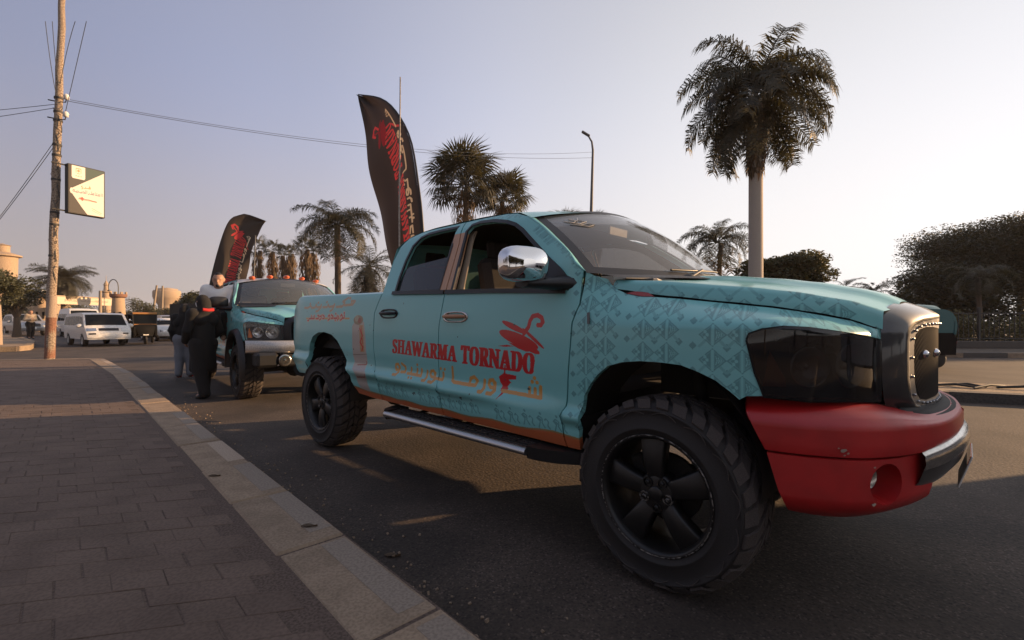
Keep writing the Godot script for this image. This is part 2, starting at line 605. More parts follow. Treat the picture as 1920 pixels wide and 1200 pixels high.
func lookup(keys: Array, x: float) -> float:    # piecewise straight, keys are [x, y] pairs in order
	if x <= keys[0][0]: return keys[0][1]
	for i in keys.size() - 1:
		if x <= keys[i + 1][0]:
			return lerpf(keys[i][1], keys[i + 1][1], smoothstep(0.0, 1.0, (x - keys[i][0]) / (keys[i + 1][0] - keys[i][0])) * .35 + .65 * (x - keys[i][0]) / (keys[i + 1][0] - keys[i][0]))
	return keys[-1][1]

func hood_line(s: float) -> Vector3:            # u, t, y of the hood's lower edge beside the fender
	s = clampf(s, HOODK[0], HOODK[-1])
	for i in HOODK.size() - 1:
		if s <= HOODK[i + 1]:
			return HOODV[i].lerp(HOODV[i + 1], (s - HOODK[i]) / (HOODK[i + 1] - HOODK[i]))
	return HOODV[-1]

func side(s: float, y: float) -> Vector3:
	var b := Vector2(s, 1.0)
	var nn := Vector2(0, 1)
	if s > .3:
		var k := table_at(PLAN, (s - .3) / .01)
		b = k[0]; nn = k[1]
	var sd := minf(s, 0.0)
	var yl := .80 + (-.5 - sd) * .0293
	var d := 0.0
	if y >= 1.45:
		d = .0235 + (y - 1.45) * .36 + 2.7 * pow(maxf(y - 1.86, 0.0), 2.0)
	elif y > 1.1:
		d = .012 * pow((y - 1.1) / .25, 2.0)
	if y < 1.0:
		d += .012 * smoothstep(1.0, yl + .02, y)
	d += -.042 * smoothstep(yl, yl - .055, y) + .030 * smoothstep(yl - .072, yl - .115, y) + .055 * smoothstep(yl - .15, yl - .30, y)
	if s > .3: d *= clampf(1.0 - (s - .3) / .3, 0.0, 1.0)
	if s < -4.0: d += .35 * pow(-4.0 - s, 2.0)
	var q := b - nn * d
	if s > -.75:
		var h := hood_line(s)
		var ys := 1.24 if s < .3 else maxf(1.24 - (s - .3) * .08, 1.17)
		var v := clampf((y - ys) / (h.z - ys), 0.0, 1.05)
		q = q.lerp(Vector2(h.x, h.y), smoothstep(-.75, -.3, s) * pow(v, 1.6))
	return Vector3(q.x, y, q.y)

func side_off(off: float) -> Callable:
	return func(s: float, y: float) -> Vector3:
		var e := .004
		var p := side(s, y)
		return p - (side(s + e, y) - side(s - e, y)).cross(side(s, y + e) - side(s, y - e)).normalized() * -off

func bumper_at(off: float, lower: bool) -> Callable:
	return func(s: float, y: float) -> Vector3:
		var k := table_at(BUMPER, (s - .36) / .01)
		var d := -off
		if lower:
			d += .003 + .034 * smoothstep(.75, 1.2, s) + .03 * pow(maxf(.565 - y, 0.0) / .05, 2.0)
		else:
			d += .19 * pow(maxf(y - .855, 0.0) / .08, 2.5) + .015 * smoothstep(.78, .73, y)
		var q: Vector2 = k[0] - k[1] * d
		return Vector3(q.x, y - (0.0 if lower else .045 * smoothstep(.85, 1.25, s) * smoothstep(.82, .93, y)), q.y)

func prepare_truck() -> void:
	PLAN = curve_table([Vector2(.30, 1.0), Vector2(.40, .990), Vector2(.50, .955), Vector2(.60, .885), Vector2(.69, .775), Vector2(.75, .65), Vector2(.785, .52), Vector2(.815, .38), Vector2(.84, .2), Vector2(.85, 0)], .3, .01)
	BUMPER = curve_table([Vector2(.36, 1.0), Vector2(.5, .985), Vector2(.63, .94), Vector2(.76, .855), Vector2(.86, .735), Vector2(.94, .585), Vector2(.99, .42), Vector2(1.02, .24), Vector2(1.035, 0)], .36, .01)
	BLEN = .36 + (BUMPER.size() - 1) * .01
	HOODK = PackedFloat32Array([-.5, -.28, 0, .3, .5, .77, .91, 1.044, 1.08])
	HOODV = PackedVector3Array([Vector3(-.5, .965, 1.45), Vector3(-.28, .885, 1.42), Vector3(0, .85, 1.37), Vector3(.27, .80, 1.335), Vector3(.42, .745, 1.315), Vector3(.58, .665, 1.285), Vector3(.68, .6, 1.26), Vector3(.77, .535, 1.22), Vector3(.785, .52, 1.21)])

# the print on the wrap, in metres along and up the side
func paint_wrap() -> ImageTexture:
	var teal := Color(.195, .500, .495).linear_to_srgb()
	var dark := Color(.108, .290, .295).linear_to_srgb()
	var line := Color(.150, .395, .395).linear_to_srgb()
	var orange := Color(.50, .135, .050).linear_to_srgb()
	var gold := Color(.56, .27, .065).linear_to_srgb()
	var red := Color(.50, .012, .016).linear_to_srgb()
	var c := Canvas.new(2048, 768, Vector2(-4.45, .45), Vector2(1.2, 2.1), teal)
	# the diamond lattice on the front third
	var r := RandomNumberGenerator.new()
	r.seed = 5
	for g in 6:
		var bx := -.466 + .324 * g
		for row in range(-1, 12):
			var y := .80 + .108 * row - .02 * g
			if y > 1.40 + (.6 if g < 1 else 0.0): continue
			c.poly(pv([bx - .018, y + .06, bx, y + .078, bx + .018, y + .06, bx, y + .042]), dark)
			for col in 2:
				var x := bx + .085 + .118 * col
				var hw := .060
				var hh := .051
				c.poly(pv([x - hw, y, x, y + hh, x + hw, y, x, y - hh]), dark)
				c.poly(pv([x - hw + .008, y, x, y + hh - .007, x + hw - .008, y, x, y - hh + .007]), line)
				c.poly(pv([x + .009, y + hh - .017, x + hw - .016, y, x + .009, y - hh + .017]), dark)
				c.poly(pv([x - hw + .016, y, x - .009, y + hh - .017, x - .009, y - hh + .017]), dark)
				c.poly(pv([x - .005, y + hh - .006, x + .005, y + hh - .006, x + .005, y - hh + .006, x - .005, y - hh + .006]), teal)
				for k in 3:   # the leaf forms inside
					c.disc(Vector2(x - .032 + .010 * (k % 2), y + .013 * (k - 1)), .0068, .0078, teal, .4)
					c.line(pv([x + .014 + .010 * k, y - .018 + .006 * k, x + .020 + .009 * k, y - .002, x + .015 + .010 * k, y + .016 - .005 * k]), .0042, teal)
				var nx := x + .059
				c.poly(pv([nx - .017, y + .054, nx, y + .072, nx + .017, y + .054, nx, y + .036]), dark)
				c.line(pv([x - hw + .004, y + .058, x - .012, y + .101]), .012, line)
				c.line(pv([x + .012, y + .101, x + hw - .004, y + .058]), .012, line)
	# A pillar and roof rail carry the same lattice, sparser
	for k in 26:
		var t := k / 25.0
		var p := Vector2(-.42, 1.53).lerp(Vector2(-1.02, 1.95), t) if t < .7 else Vector2(-1.02, 1.955).lerp(Vector2(-1.5, 1.975), (t - .7) / .3)
		p += Vector2(r.randf_range(-.03, .03), r.randf_range(-.02, .02))
		c.poly(pv([p.x - .05, p.y, p.x, p.y + .035, p.x + .05, p.y, p.x, p.y - .035]), line)
		c.poly(pv([p.x - .03, p.y, p.x, p.y + .02, p.x, p.y - .02]), dark)
		c.line(pv([p.x - .05, p.y - .03, p.x + .05, p.y + .03]), .012, teal)
	# the tan strip on the B pillar
	c.poly(pv([-1.69, 1.45, -1.685, 1.89, -1.54, 1.89, -1.50, 1.45]), Color(.46, .245, .125).linear_to_srgb())
	# the figures along the sill
	for k in 17:
		var x := -2.46 + k * .117
		var y := .655 + r.randf_range(-.004, .008) - .018 * (k / 16.0)
		if k in [4, 11]: continue
		c.line(pv([x, y, x + .012, y + .035, x - .004, y + .055, x + .016, y + .07, x + .034, y + .058, x + .025, y + .03, x + .045, y + .005]), .009, dark)
		c.line(pv([x + .05, y + .05, x + .062, y + .06, x + .074, y + .045, x + .066, y + .02, x + .082, y + .004]), .009, dark)
		c.disc(Vector2(x + .03, y + .088), .008, .009, dark)
		c.disc(Vector2(x + .012, y + .048), .013, .010, dark)
	# the orange foot of the body
	var band := pv([-4.45, .45, -4.45, .655, -3.9, .66, -2.9, .655, -2.6, .632, -2.3, .624])
	var pale := pv([-4.45, .45, -4.45, .672, -3.9, .676, -2.9, .668, -2.6, .645, -2.3, .634])
	for k in 19:
		var x := -2.2 + k * .1
		var y := .616 + .008 * sin(k * 1.3) + .010 * smoothstep(-1.2, -.5, x)
		band.append(Vector2(x, y))
		pale.append(Vector2(x, y + .010))
	band.append(Vector2(-.4, .45)); pale.append(Vector2(-.4, .45))
	c.poly(pale, Color(.30, .20, .085).linear_to_srgb())
	c.poly(band, orange)
	# the lettering
	c.text("SHAWARMA", "Droid Serif", 700, Vector2(-2.245, .992), Vector2(.795, -.024), Vector2(.006, .112), red)
	c.text("TORNADO", "Droid Serif", 700, Vector2(-1.40, .962), Vector2(.650, -.022), Vector2(.006, .124), red)
	for k in 4:
		c.text("SHAWARMA", "Droid Serif", 700, Vector2(-2.243 + .004 * k, .992), Vector2(.795, -.024), Vector2(.006, .112), red)
		c.text("TORNADO", "Droid Serif", 700, Vector2(-1.398 + .0045 * k, .962), Vector2(.650, -.022), Vector2(.006, .124), red)
	c.line(pv([-.782, 1.085, -.757, 1.08, -.737, 1.06, -.730, 1.02, -.742, .965]), .008, teal)
	mark(c, Vector2.ZERO, Vector2(1, 0), Vector2(0, 1), red)
	pen(c, word_tornado(), Vector2(-2.222, .856), Vector2(.110, -.0043), Vector2(0, .080), .0215, gold)
	pen(c, word_shawarma(), Vector2(-1.49, .833), Vector2(.1055, -.0030), Vector2(0, .084), .0235, gold)
	# two lines of script and a rolled sandwich on the bed
	var sand := Color(.46, .30, .17).linear_to_srgb()
	var script := [[0, .3, .6, .25, 1.1, .55, 1.3, .2, 1.9, .25, 2.0, .7, 2.2, .25, 2.7, .25, 2.9, .6], [2.9, .25, 2.4, -.35, 2.1, -.4], [3.2, .2, 3.9, .2, 4.0, .6, 4.2, .2, 4.8, .25, 5.0, .55], [5.0, .3, 4.7, -.3, 4.4, -.45], [5.3, .15, 6.2, .15, 6.5, .7, 6.2, .9, 6.9, 1.4], [6.5, .3, 7.6, .35, 7.9, .8, 7.4, .9, 7.5, .4], [.9, .9, 1.0, .9], [2.3, 1.0, 2.4, 1.0], [3.7, 1.0, 3.8, 1.0], [7.1, 1.3, 7.2, 1.3]]
	pen(c, script, Vector2(-3.97, 1.365), Vector2(.137, .001), Vector2(0, .062), .024, sand)
	var small := [[0, -.3, .3, -.3, .4, .1, .9, .1, .9, .7], [1.0, .1, 1.7, .1, 1.7, .7], [1.35, .1, 1.35, .55], [2.1, .1, 2.7, .1, 2.9, .6, 2.5, .8]] + [[3.1, .5, 3.4, .7, 3.4, .1, 3.0, -.2], [3.7, .8, 4.1, .5, 4.1, .1, 3.7, .1]] + [[5.0, .5, 5.2, .8, 5.4, .5, 5.4, 0, 5.0, -.3], [5.7, .8, 6.1, .5, 6.1, .1, 5.7, .1], [6.3, .1, 7.0, .1, 7.0, .6], [6.6, -.3, 6.7, -.3], [6.6, 1.0, 6.7, 1.0], [7.3, .5, 7.3, 0, 7.1, -.3], [7.7, .5, 7.9, .8, 8.1, .5, 8.1, 0, 7.7, -.3], [8.1, .1, 8.5, .1, 8.5, .7], [8.4, 1.1, 8.5, 1.1]]
	c.line(pv([-3.9, 1.272, -2.97, 1.27]), .016, gold)
	pen(c, small, Vector2(-3.87, 1.264), Vector2(.0945, .0005), Vector2(0, .046), .032, Color(.50, .40, .30).linear_to_srgb())
	pen(c, small, Vector2(-3.87, 1.264), Vector2(.0945, .0005), Vector2(0, .046), .014, red)
	var cream := Color(.40, .35, .31).linear_to_srgb()
	c.poly(pv([-2.905, 1.20, -2.87, 1.235, -2.70, 1.24, -2.668, 1.12, -2.655, .97, -2.648, .86, -2.618, .64, -2.78, .655, -2.866, .856, -2.896, .94]), cream)
	c.disc(Vector2(-2.80, 1.255), .085, .042, Color(.24, .17, .10).linear_to_srgb())
	c.disc(Vector2(-2.83, 1.268), .035, .028, Color(.33, .29, .20).linear_to_srgb())
	c.disc(Vector2(-2.775, 1.25), .03, .025, Color(.28, .06, .035).linear_to_srgb())
	c.poly(pv([-2.78, 1.215, -2.71, 1.21, -2.686, .98, -2.758, .975]), Color(.42, .26, .12).linear_to_srgb())
	c.line(pv([-2.77, 1.18, -2.72, 1.12, -2.76, 1.06, -2.71, 1.02, -2.73, .99]), .016, red)
	c.line(pv([-2.745, 1.20, -2.715, 1.05]), .010, red)
	c.line(pv([-2.893, .945, -2.655, .962]), .004, Color(.12, .09, .07).linear_to_srgb())
	c.line(pv([-2.80, .862, -2.66, .872, -2.665, .895]), .010, Color(.24, .05, .04).linear_to_srgb())
	c.line(pv([-2.80, .755, -2.655, .765, -2.655, .79]), .010, Color(.24, .05, .04).linear_to_srgb())
	# chips and scuffs
	for k in 26:
		var p := Vector2(r.randf_range(-4.2, .3), r.randf_range(.6, 1.45))
		c.disc(p, r.randf_range(.003, .007), r.randf_range(.003, .009), Color(.05, .06, .06).linear_to_srgb(), r.randf() * 3.0)
	for p in [Vector2(-1.93, .705), Vector2(-1.37, .735), Vector2(-1.95, .698)]:
		c.poly(pv([p.x - .015, p.y + .008, p.x + .012, p.y + .010, p.x + .008, p.y - .014, p.x, p.y - .004]), Color(.04, .045, .045).linear_to_srgb())
	return c.tex()

const BED := [-4.15, .69, -4.27, .90, -4.30, 1.0, -4.315, 1.15, -4.31, 1.37, -4.20, 1.487, -4.155, 1.505, -2.45, 1.475, -2.47, 1.43, -2.535, 1.32, -2.54, 1.12, -2.525, .886, -2.505, .85, -2.456, .75, -2.458, .585, -2.60, .585, -2.87, .60, -2.90, .66, -2.96, .80, -3.03, .89, -3.10, .98, -3.19, 1.06, -3.31, 1.115, -3.47, 1.138, -3.61, 1.13, -3.73, 1.09, -3.80, 1.02, -3.84, .93, -3.85, .83, -3.87, .70]
const REAR_DOOR := [-2.44, 1.475, -2.44, 1.60, -2.43, 1.75, -2.39, 1.87, -2.32, 1.94, -2.18, 1.975, -2.0, 1.985, -1.645, 1.985, -1.60, 1.82, -1.595, 1.46, -1.64, 1.216, -1.648, .99, -1.648, .81, -1.636, .77, -1.618, .72, -1.63, .575, -2.447, .585, -2.446, .75, -2.495, .85, -2.515, .886, -2.53, 1.12, -2.525, 1.32, -2.46, 1.43]
const REAR_WINDOW := [-2.25, 1.475, -2.255, 1.60, -2.24, 1.74, -2.20, 1.86, -2.14, 1.925, -2.06, 1.95, -1.90, 1.957, -1.69, 1.955, -1.673, 1.80, -1.668, 1.468]
const FRONT_DOOR := [-1.636, 1.985, -1.45, 1.985, -1.2, 1.975, -1.09, 1.96, -.98, 1.92, -.85, 1.846, -.69, 1.72, -.55, 1.615, -.434, 1.52, -.444, 1.468, -.440, 1.342, -.449, 1.318, -.478, 1.24, -.485, 1.138, -.513, .85, -.520, .79, -.535, .742, -.534, .56, -1.620, .575, -1.609, .72, -1.627, .77, -1.639, .81, -1.639, .99, -1.631, 1.216, -1.586, 1.46, -1.591, 1.82]
const FRONT_WINDOW := [-1.522, 1.455, -1.535, 1.70, -1.552, 1.90, -1.53, 1.945, -1.45, 1.957, -1.30, 1.945, -1.15, 1.912, -1.054, 1.876, -.976, 1.828, -.892, 1.762, -.76, 1.66, -.658, 1.564, -.586, 1.498, -.552, 1.456, -.562, 1.42]
const FENDER := [-.432, 1.335, -.426, 1.468, -.422, 1.515, -.382, 1.492, -.318, 1.472, -.30, 1.444, -.262, 1.414, -.20, 1.387, -.07, 1.369, .056, 1.357, .30, 1.329, .5, 1.309, .65, 1.293, .77, 1.275, .91, 1.252, 1.044, 1.216, 1.075, 1.209, 1.07, 1.175, 1.036, 1.175, .77, 1.21, .632, 1.228, .536, 1.233, .456, 1.222, .407, 1.203, .398, 1.174, .428, 1.042, .458, .95, .40, .945, .374, .928, .338, .958, .278, 1.0, .206, 1.03, .128, 1.054, .038, 1.06, -.07, 1.06, -.172, 1.048, -.25, 1.024, -.31, .976, -.358, .922, -.40, .856, -.412, .754, -.43, .60, -.44, .56, -.525, .56, -.525, .742, -.510, .79, -.504, .85, -.476, 1.138, -.468, 1.24, -.441, 1.318]
const HEADLIGHT := [.404, 1.174, .412, 1.198, .458, 1.216, .536, 1.227, .632, 1.222, .77, 1.204, 1.034, 1.169, 1.04, 1.03, 1.034, .914, .632, .936, .466, .949, .434, 1.042]

var shared := {}
func side_mesh(key: String, outline: Array, holes: Array, f: Callable, depth := .02, step := .06) -> ArrayMesh:
	if not shared.has(key):
		var hs := []
		for h in holes: hs.append(pv(h))
		shared[key] = panel(pv(outline), hs, step, f, depth, func(p: Vector2) -> Vector2: return Vector2((p.x + 4.45) / 5.65, (2.1 - p.y) / 1.65))
	return shared[key]

func both(called: String, key: String, outline: Array, holes: Array, f: Callable, m: Material, root: Node, depth := .02, step := .06, m_left: Material = null) -> Array:
	var mesh := side_mesh(key, outline, holes, f, depth, step)
	var a := objm(called, mesh, m, root)
	if not shared.has(key + "_l"):
		shared[key + "_l"] = mirrored(mesh)
	var b := objm(called, shared[key + "_l"], m_left if m_left else m, root)
	return [a, b]

func roof_edge(u: float) -> float:
	return lookup([[-2.44, 1.86], [-2.40, 1.90], [-2.32, 1.952], [-2.18, 1.982], [-2.0, 1.992], [-1.45, 1.992], [-1.2, 1.982], [-1.09, 1.967], [-.98, 1.927], [-.93, 1.90]], u)

func strip_along(st: SurfaceTool, pts: Array, f: Callable, w: float, h: float) -> void:   # a rubber bead along a path on the side
	var rows := []
	var n := pts.size() / 2
	for i in n:
		var p := Vector2(pts[2 * i], pts[2 * i + 1])
		var a := Vector2(pts[2 * maxi(i - 1, 0)], pts[2 * maxi(i - 1, 0) + 1])
		var b := Vector2(pts[2 * mini(i + 1, n - 1)], pts[2 * mini(i + 1, n - 1) + 1])
		var o := (b - a).normalized().orthogonal() * w * .5
		var c0: Vector3 = f.call(p.x - o.x, p.y - o.y)
		var c1: Vector3 = f.call(p.x + o.x, p.y + o.y)
		var m: Vector3 = f.call(p.x, p.y)
		var nn := Vector3(0, 0, signf(m.z)) * h
		rows.append([c0 - nn * .5, c0 + nn, c1 + nn, c1 - nn * .5])
	grid(st, rows, true, -1)

func flip(f: Callable, s: float) -> Callable:
	return func(a: float, b: float) -> Vector3:
		var v: Vector3 = f.call(a, b)
		return Vector3(v.x, v.y, v.z * s)

# a wheel whose outer face is at z = 0, its axle along z
func make_wheel(root: Node, lugged: bool, at: Vector3, sgn: float, turn := 0.0) -> void:
	var w := Node3D.new()
	w.name = "wheel"
	root.add_child(w, true)
	w.position = at
	if sgn < 0.0: w.rotation.y = PI
	w.rotation.z = turn
	var key := "wheel_%s" % lugged
	if not shared.has(key):
		var st := new_st()
		var xf := Transform3D(Basis(Vector3.RIGHT, PI / 2), Vector3.ZERO)   # y of the profile becomes z
		var prof := [Vector2(.268, -.055), Vector2(.272, -.02), Vector2(.283, -.010), Vector2(.30, -.006), Vector2(.303, -.001), Vector2(.31, -.001), Vector2(.313, -.004), Vector2(.36, 0.0), Vector2(.385, -.004), Vector2(.388, .001), Vector2(.396, .0), Vector2(.400, -.010), Vector2(.418, -.026), Vector2(.427, -.045), Vector2(.430, -.10), Vector2(.430, -.22), Vector2(.427, -.275), Vector2(.40, -.31), Vector2(.36, -.32), Vector2(.30, -.315), Vector2(.268, -.30)]
		lathe(st, prof, xf, 72)
		st.generate_normals()
		shared[key + "t"] = st.commit()
		st = new_st()
		var ring := func(r: float, a: float, z: float) -> Vector3: return Vector3(cos(a) * r, sin(a) * r, z)
		var n := 30
		st.set_smooth_group(-1)
		var R := .447
		for k in n:
			var a0 := TAU * k / n
			var da := TAU / n
			# shoulder blocks wrap round on to the sidewall, turned a little along the tread
			for row in 2:
				var zo := -.006 if row == 0 else -.314
				var zs := -.045 if row == 0 else -.275
				var zi := -.105 if row == 0 else -.215
				var sk := da * .38 * (1.0 if row == 0 else -1.0)
				var long := .74 if k % 2 == 0 else .66
				var sh := .403 if k % 2 == 0 else .412
				var b0 := a0 + (da * .5 if row == 1 else 0.0)
				var b1 := b0 + da * long
				var q := [ring.call(sh, b0 - sk, zo), ring.call(sh, b1 - sk, zo), ring.call(R - .006, b0 - sk * .4, zs), ring.call(R - .006, b1 - sk * .4, zs), ring.call(R, b0 + sk, zi), ring.call(R, b1 + sk * .8, zi)]
				var g := [ring.call(.39, b0 - sk, lerpf(zo, zs, .3)), ring.call(.39, b1 - sk, lerpf(zo, zs, .3)), ring.call(.42, b0 - sk * .4, zs), ring.call(.42, b1 - sk * .4, zs), ring.call(.42, b0 + sk, zi), ring.call(.42, b1 + sk * .8, zi)]
				quad(st, q[0], q[1], q[3], q[2]); quad(st, q[2], q[3], q[5], q[4])
				quad(st, q[0], q[2], g[2], g[0]); quad(st, q[2], q[4], g[4], g[2])
				quad(st, q[1], q[3], g[3], g[1]); quad(st, q[3], q[5], g[5], g[3])
				quad(st, q[4], q[5], g[5], g[4]); quad(st, q[0], q[1], g[1], g[0])
			for row in 2:   # two rows of crooked blocks in the middle
				var z0 := -.115 if row == 0 else -.165
				var z1 := -.158 if row == 0 else -.207
				var sk := da * (.30 if row == 0 else -.30)
				var b0 := a0 + da * (.3 if row == 0 else .75)
				var b1 := b0 + da * .72
				var q := [ring.call(R, b0, z0), ring.call(R, b1, z0 - .006), ring.call(R, b1 + sk, z1), ring.call(R, b0 + sk, z1 + .006)]
				var g := []
				for p in q: g.append(Vector3(p.x * .955, p.y * .955, p.z))
				quad(st, q[0], q[1], q[2], q[3])
				for i in 4: quad(st, q[i], q[(i + 1) % 4], g[(i + 1) % 4], g[i])
			# the ribs moulded into the sidewall
			if k % 2 == 0:
				var pts := []
				for i in 7:
					pts.append(ring.call(.372 + .018 * sin(i / 6.0 * PI), a0 + da * 1.5 * i / 6.0, .0005))
				tube(st, pts, .0022, 4)
		st.generate_normals()
		shared[key + "l"] = st.commit()
		# rim: lip, barrel and five broad spokes
		st = new_st()
		lathe(st, [Vector2(.275, -.020), Vector2(.280, -.010), Vector2(.272, -.006), Vector2(.262, -.012), Vector2(.256, -.03), Vector2(.246, -.06), Vector2(.236, -.14), Vector2(.24, -.29), Vector2(.262, -.31)], xf, 60)
		for k in 5:
			var an := PI / 2 + .08 + TAU * k / 5
			var b := Basis(Vector3.BACK, an)
			var rows := []
			for i in 9:
				var f := i / 8.0
				var r := lerpf(.035, .252, f)
				var hw := .036 + .028 * pow(f, 1.4)
				var z := -.052 + .018 * sin(f * PI) + .012 * f
				rows.append([b * Vector3(r, -hw - .008, z - .05), b * Vector3(r, -hw, z - .006), b * Vector3(r, -hw + .008, z), b * Vector3(r, 0, z - .004), b * Vector3(r, hw - .008, z), b * Vector3(r, hw, z - .006), b * Vector3(r, hw + .008, z - .05)])
			grid(st, rows, true)
		lathe(st, [Vector2(.001, -.040), Vector2(.070, -.040), Vector2(.088, -.046), Vector2(.096, -.06), Vector2(.096, -.11)], xf, 30)
		st.generate_normals()
		shared[key + "r"] = st.commit()
		st = new_st()
		lathe(st, [Vector2(.2725, -.0065), Vector2(.2755, -.0042), Vector2(.2785, -.0065)], xf, 60)
		st.generate_normals()
		shared[key + "e"] = st.commit()
		st = new_st()
		lathe(st, [Vector2(.001, -.030), Vector2(.030, -.030), Vector2(.034, -.034), Vector2(.036, -.045)], xf, 20)
		st.generate_normals()
		shared[key + "c"] = st.commit()
		st = new_st()
		lathe(st, [Vector2(.024, -.048), Vector2(.024, -.036), Vector2(.019, -.036), Vector2(.018, -.047), Vector2(.011, -.047), Vector2(.010, -.036), Vector2(.006, -.032), Vector2(.001, -.032)], xf, 12, true)
		st.generate_normals()
		shared[key + "n"] = st.commit()
		st = new_st()
		lathe(st, [Vector2(.05, -.16), Vector2(.165, -.16), Vector2(.165, -.185), Vector2(.05, -.185)], xf, 32, true)
		lathe(st, [Vector2(.001, -.12), Vector2(.075, -.12), Vector2(.08, -.30)], xf, 16, true)
		box(st, Vector3(-.13, .06, -.17), Vector3(.07, .16, .08), Basis(Vector3.BACK, .4), .01)
		st.generate_normals()
		shared[key + "d"] = st.commit()
	objm("tyre", shared[key + "t"], M.rubber_side, w)
	objm("tread", shared[key + "l"], M.rubber, w)
	objm("rim", shared[key + "r"], M.rim, w)
	objm("rim_edge", shared[key + "e"], M.rim_edge, w)
	objm("hub_cap", shared[key + "c"], M.rim, w)
	objm("brake_disc", shared[key + "d"], M.under, w)
	for k in 5:
		var o := objm("wheel_nut", shared[key + "n"], M.rim_edge if k % 2 else M.rim, w)
		var an := PI / 2 + .08 + TAU * (k + .5) / 5
		o.position = Vector3(cos(an) * .062, sin(an) * .062, 0.004)

func glass_patch(rows: Array) -> ArrayMesh:
	var st := new_st()
	grid(st, rows)
	st.generate_normals()
	return st.commit()

func windshield_rows(shrink: float, lift: float) -> Array:
	var rows := []
	for j in 13:
		var f := lerpf(shrink, 1.0 - shrink * 1.4, j / 12.0)
		var row := []
		for i in 25:
			var x := lerpf(-1.0 + shrink, 1.0 - shrink, i / 24.0)
			var k := 1.0 - x * x
			var top := Vector3(-.955 + .20 * k, 1.925 + .085 * k, .752 * x)
			var bot := Vector3(-.415 + .34 * k, 1.512 - .025 * k, .932 * x)
			var p := top.lerp(bot, f)
			p += Vector3(.55, .83, 0) * (.045 * sin(f * PI) * (.4 + .6 * k) + lift)
			row.append(p)
		rows.append(row)
	return rows

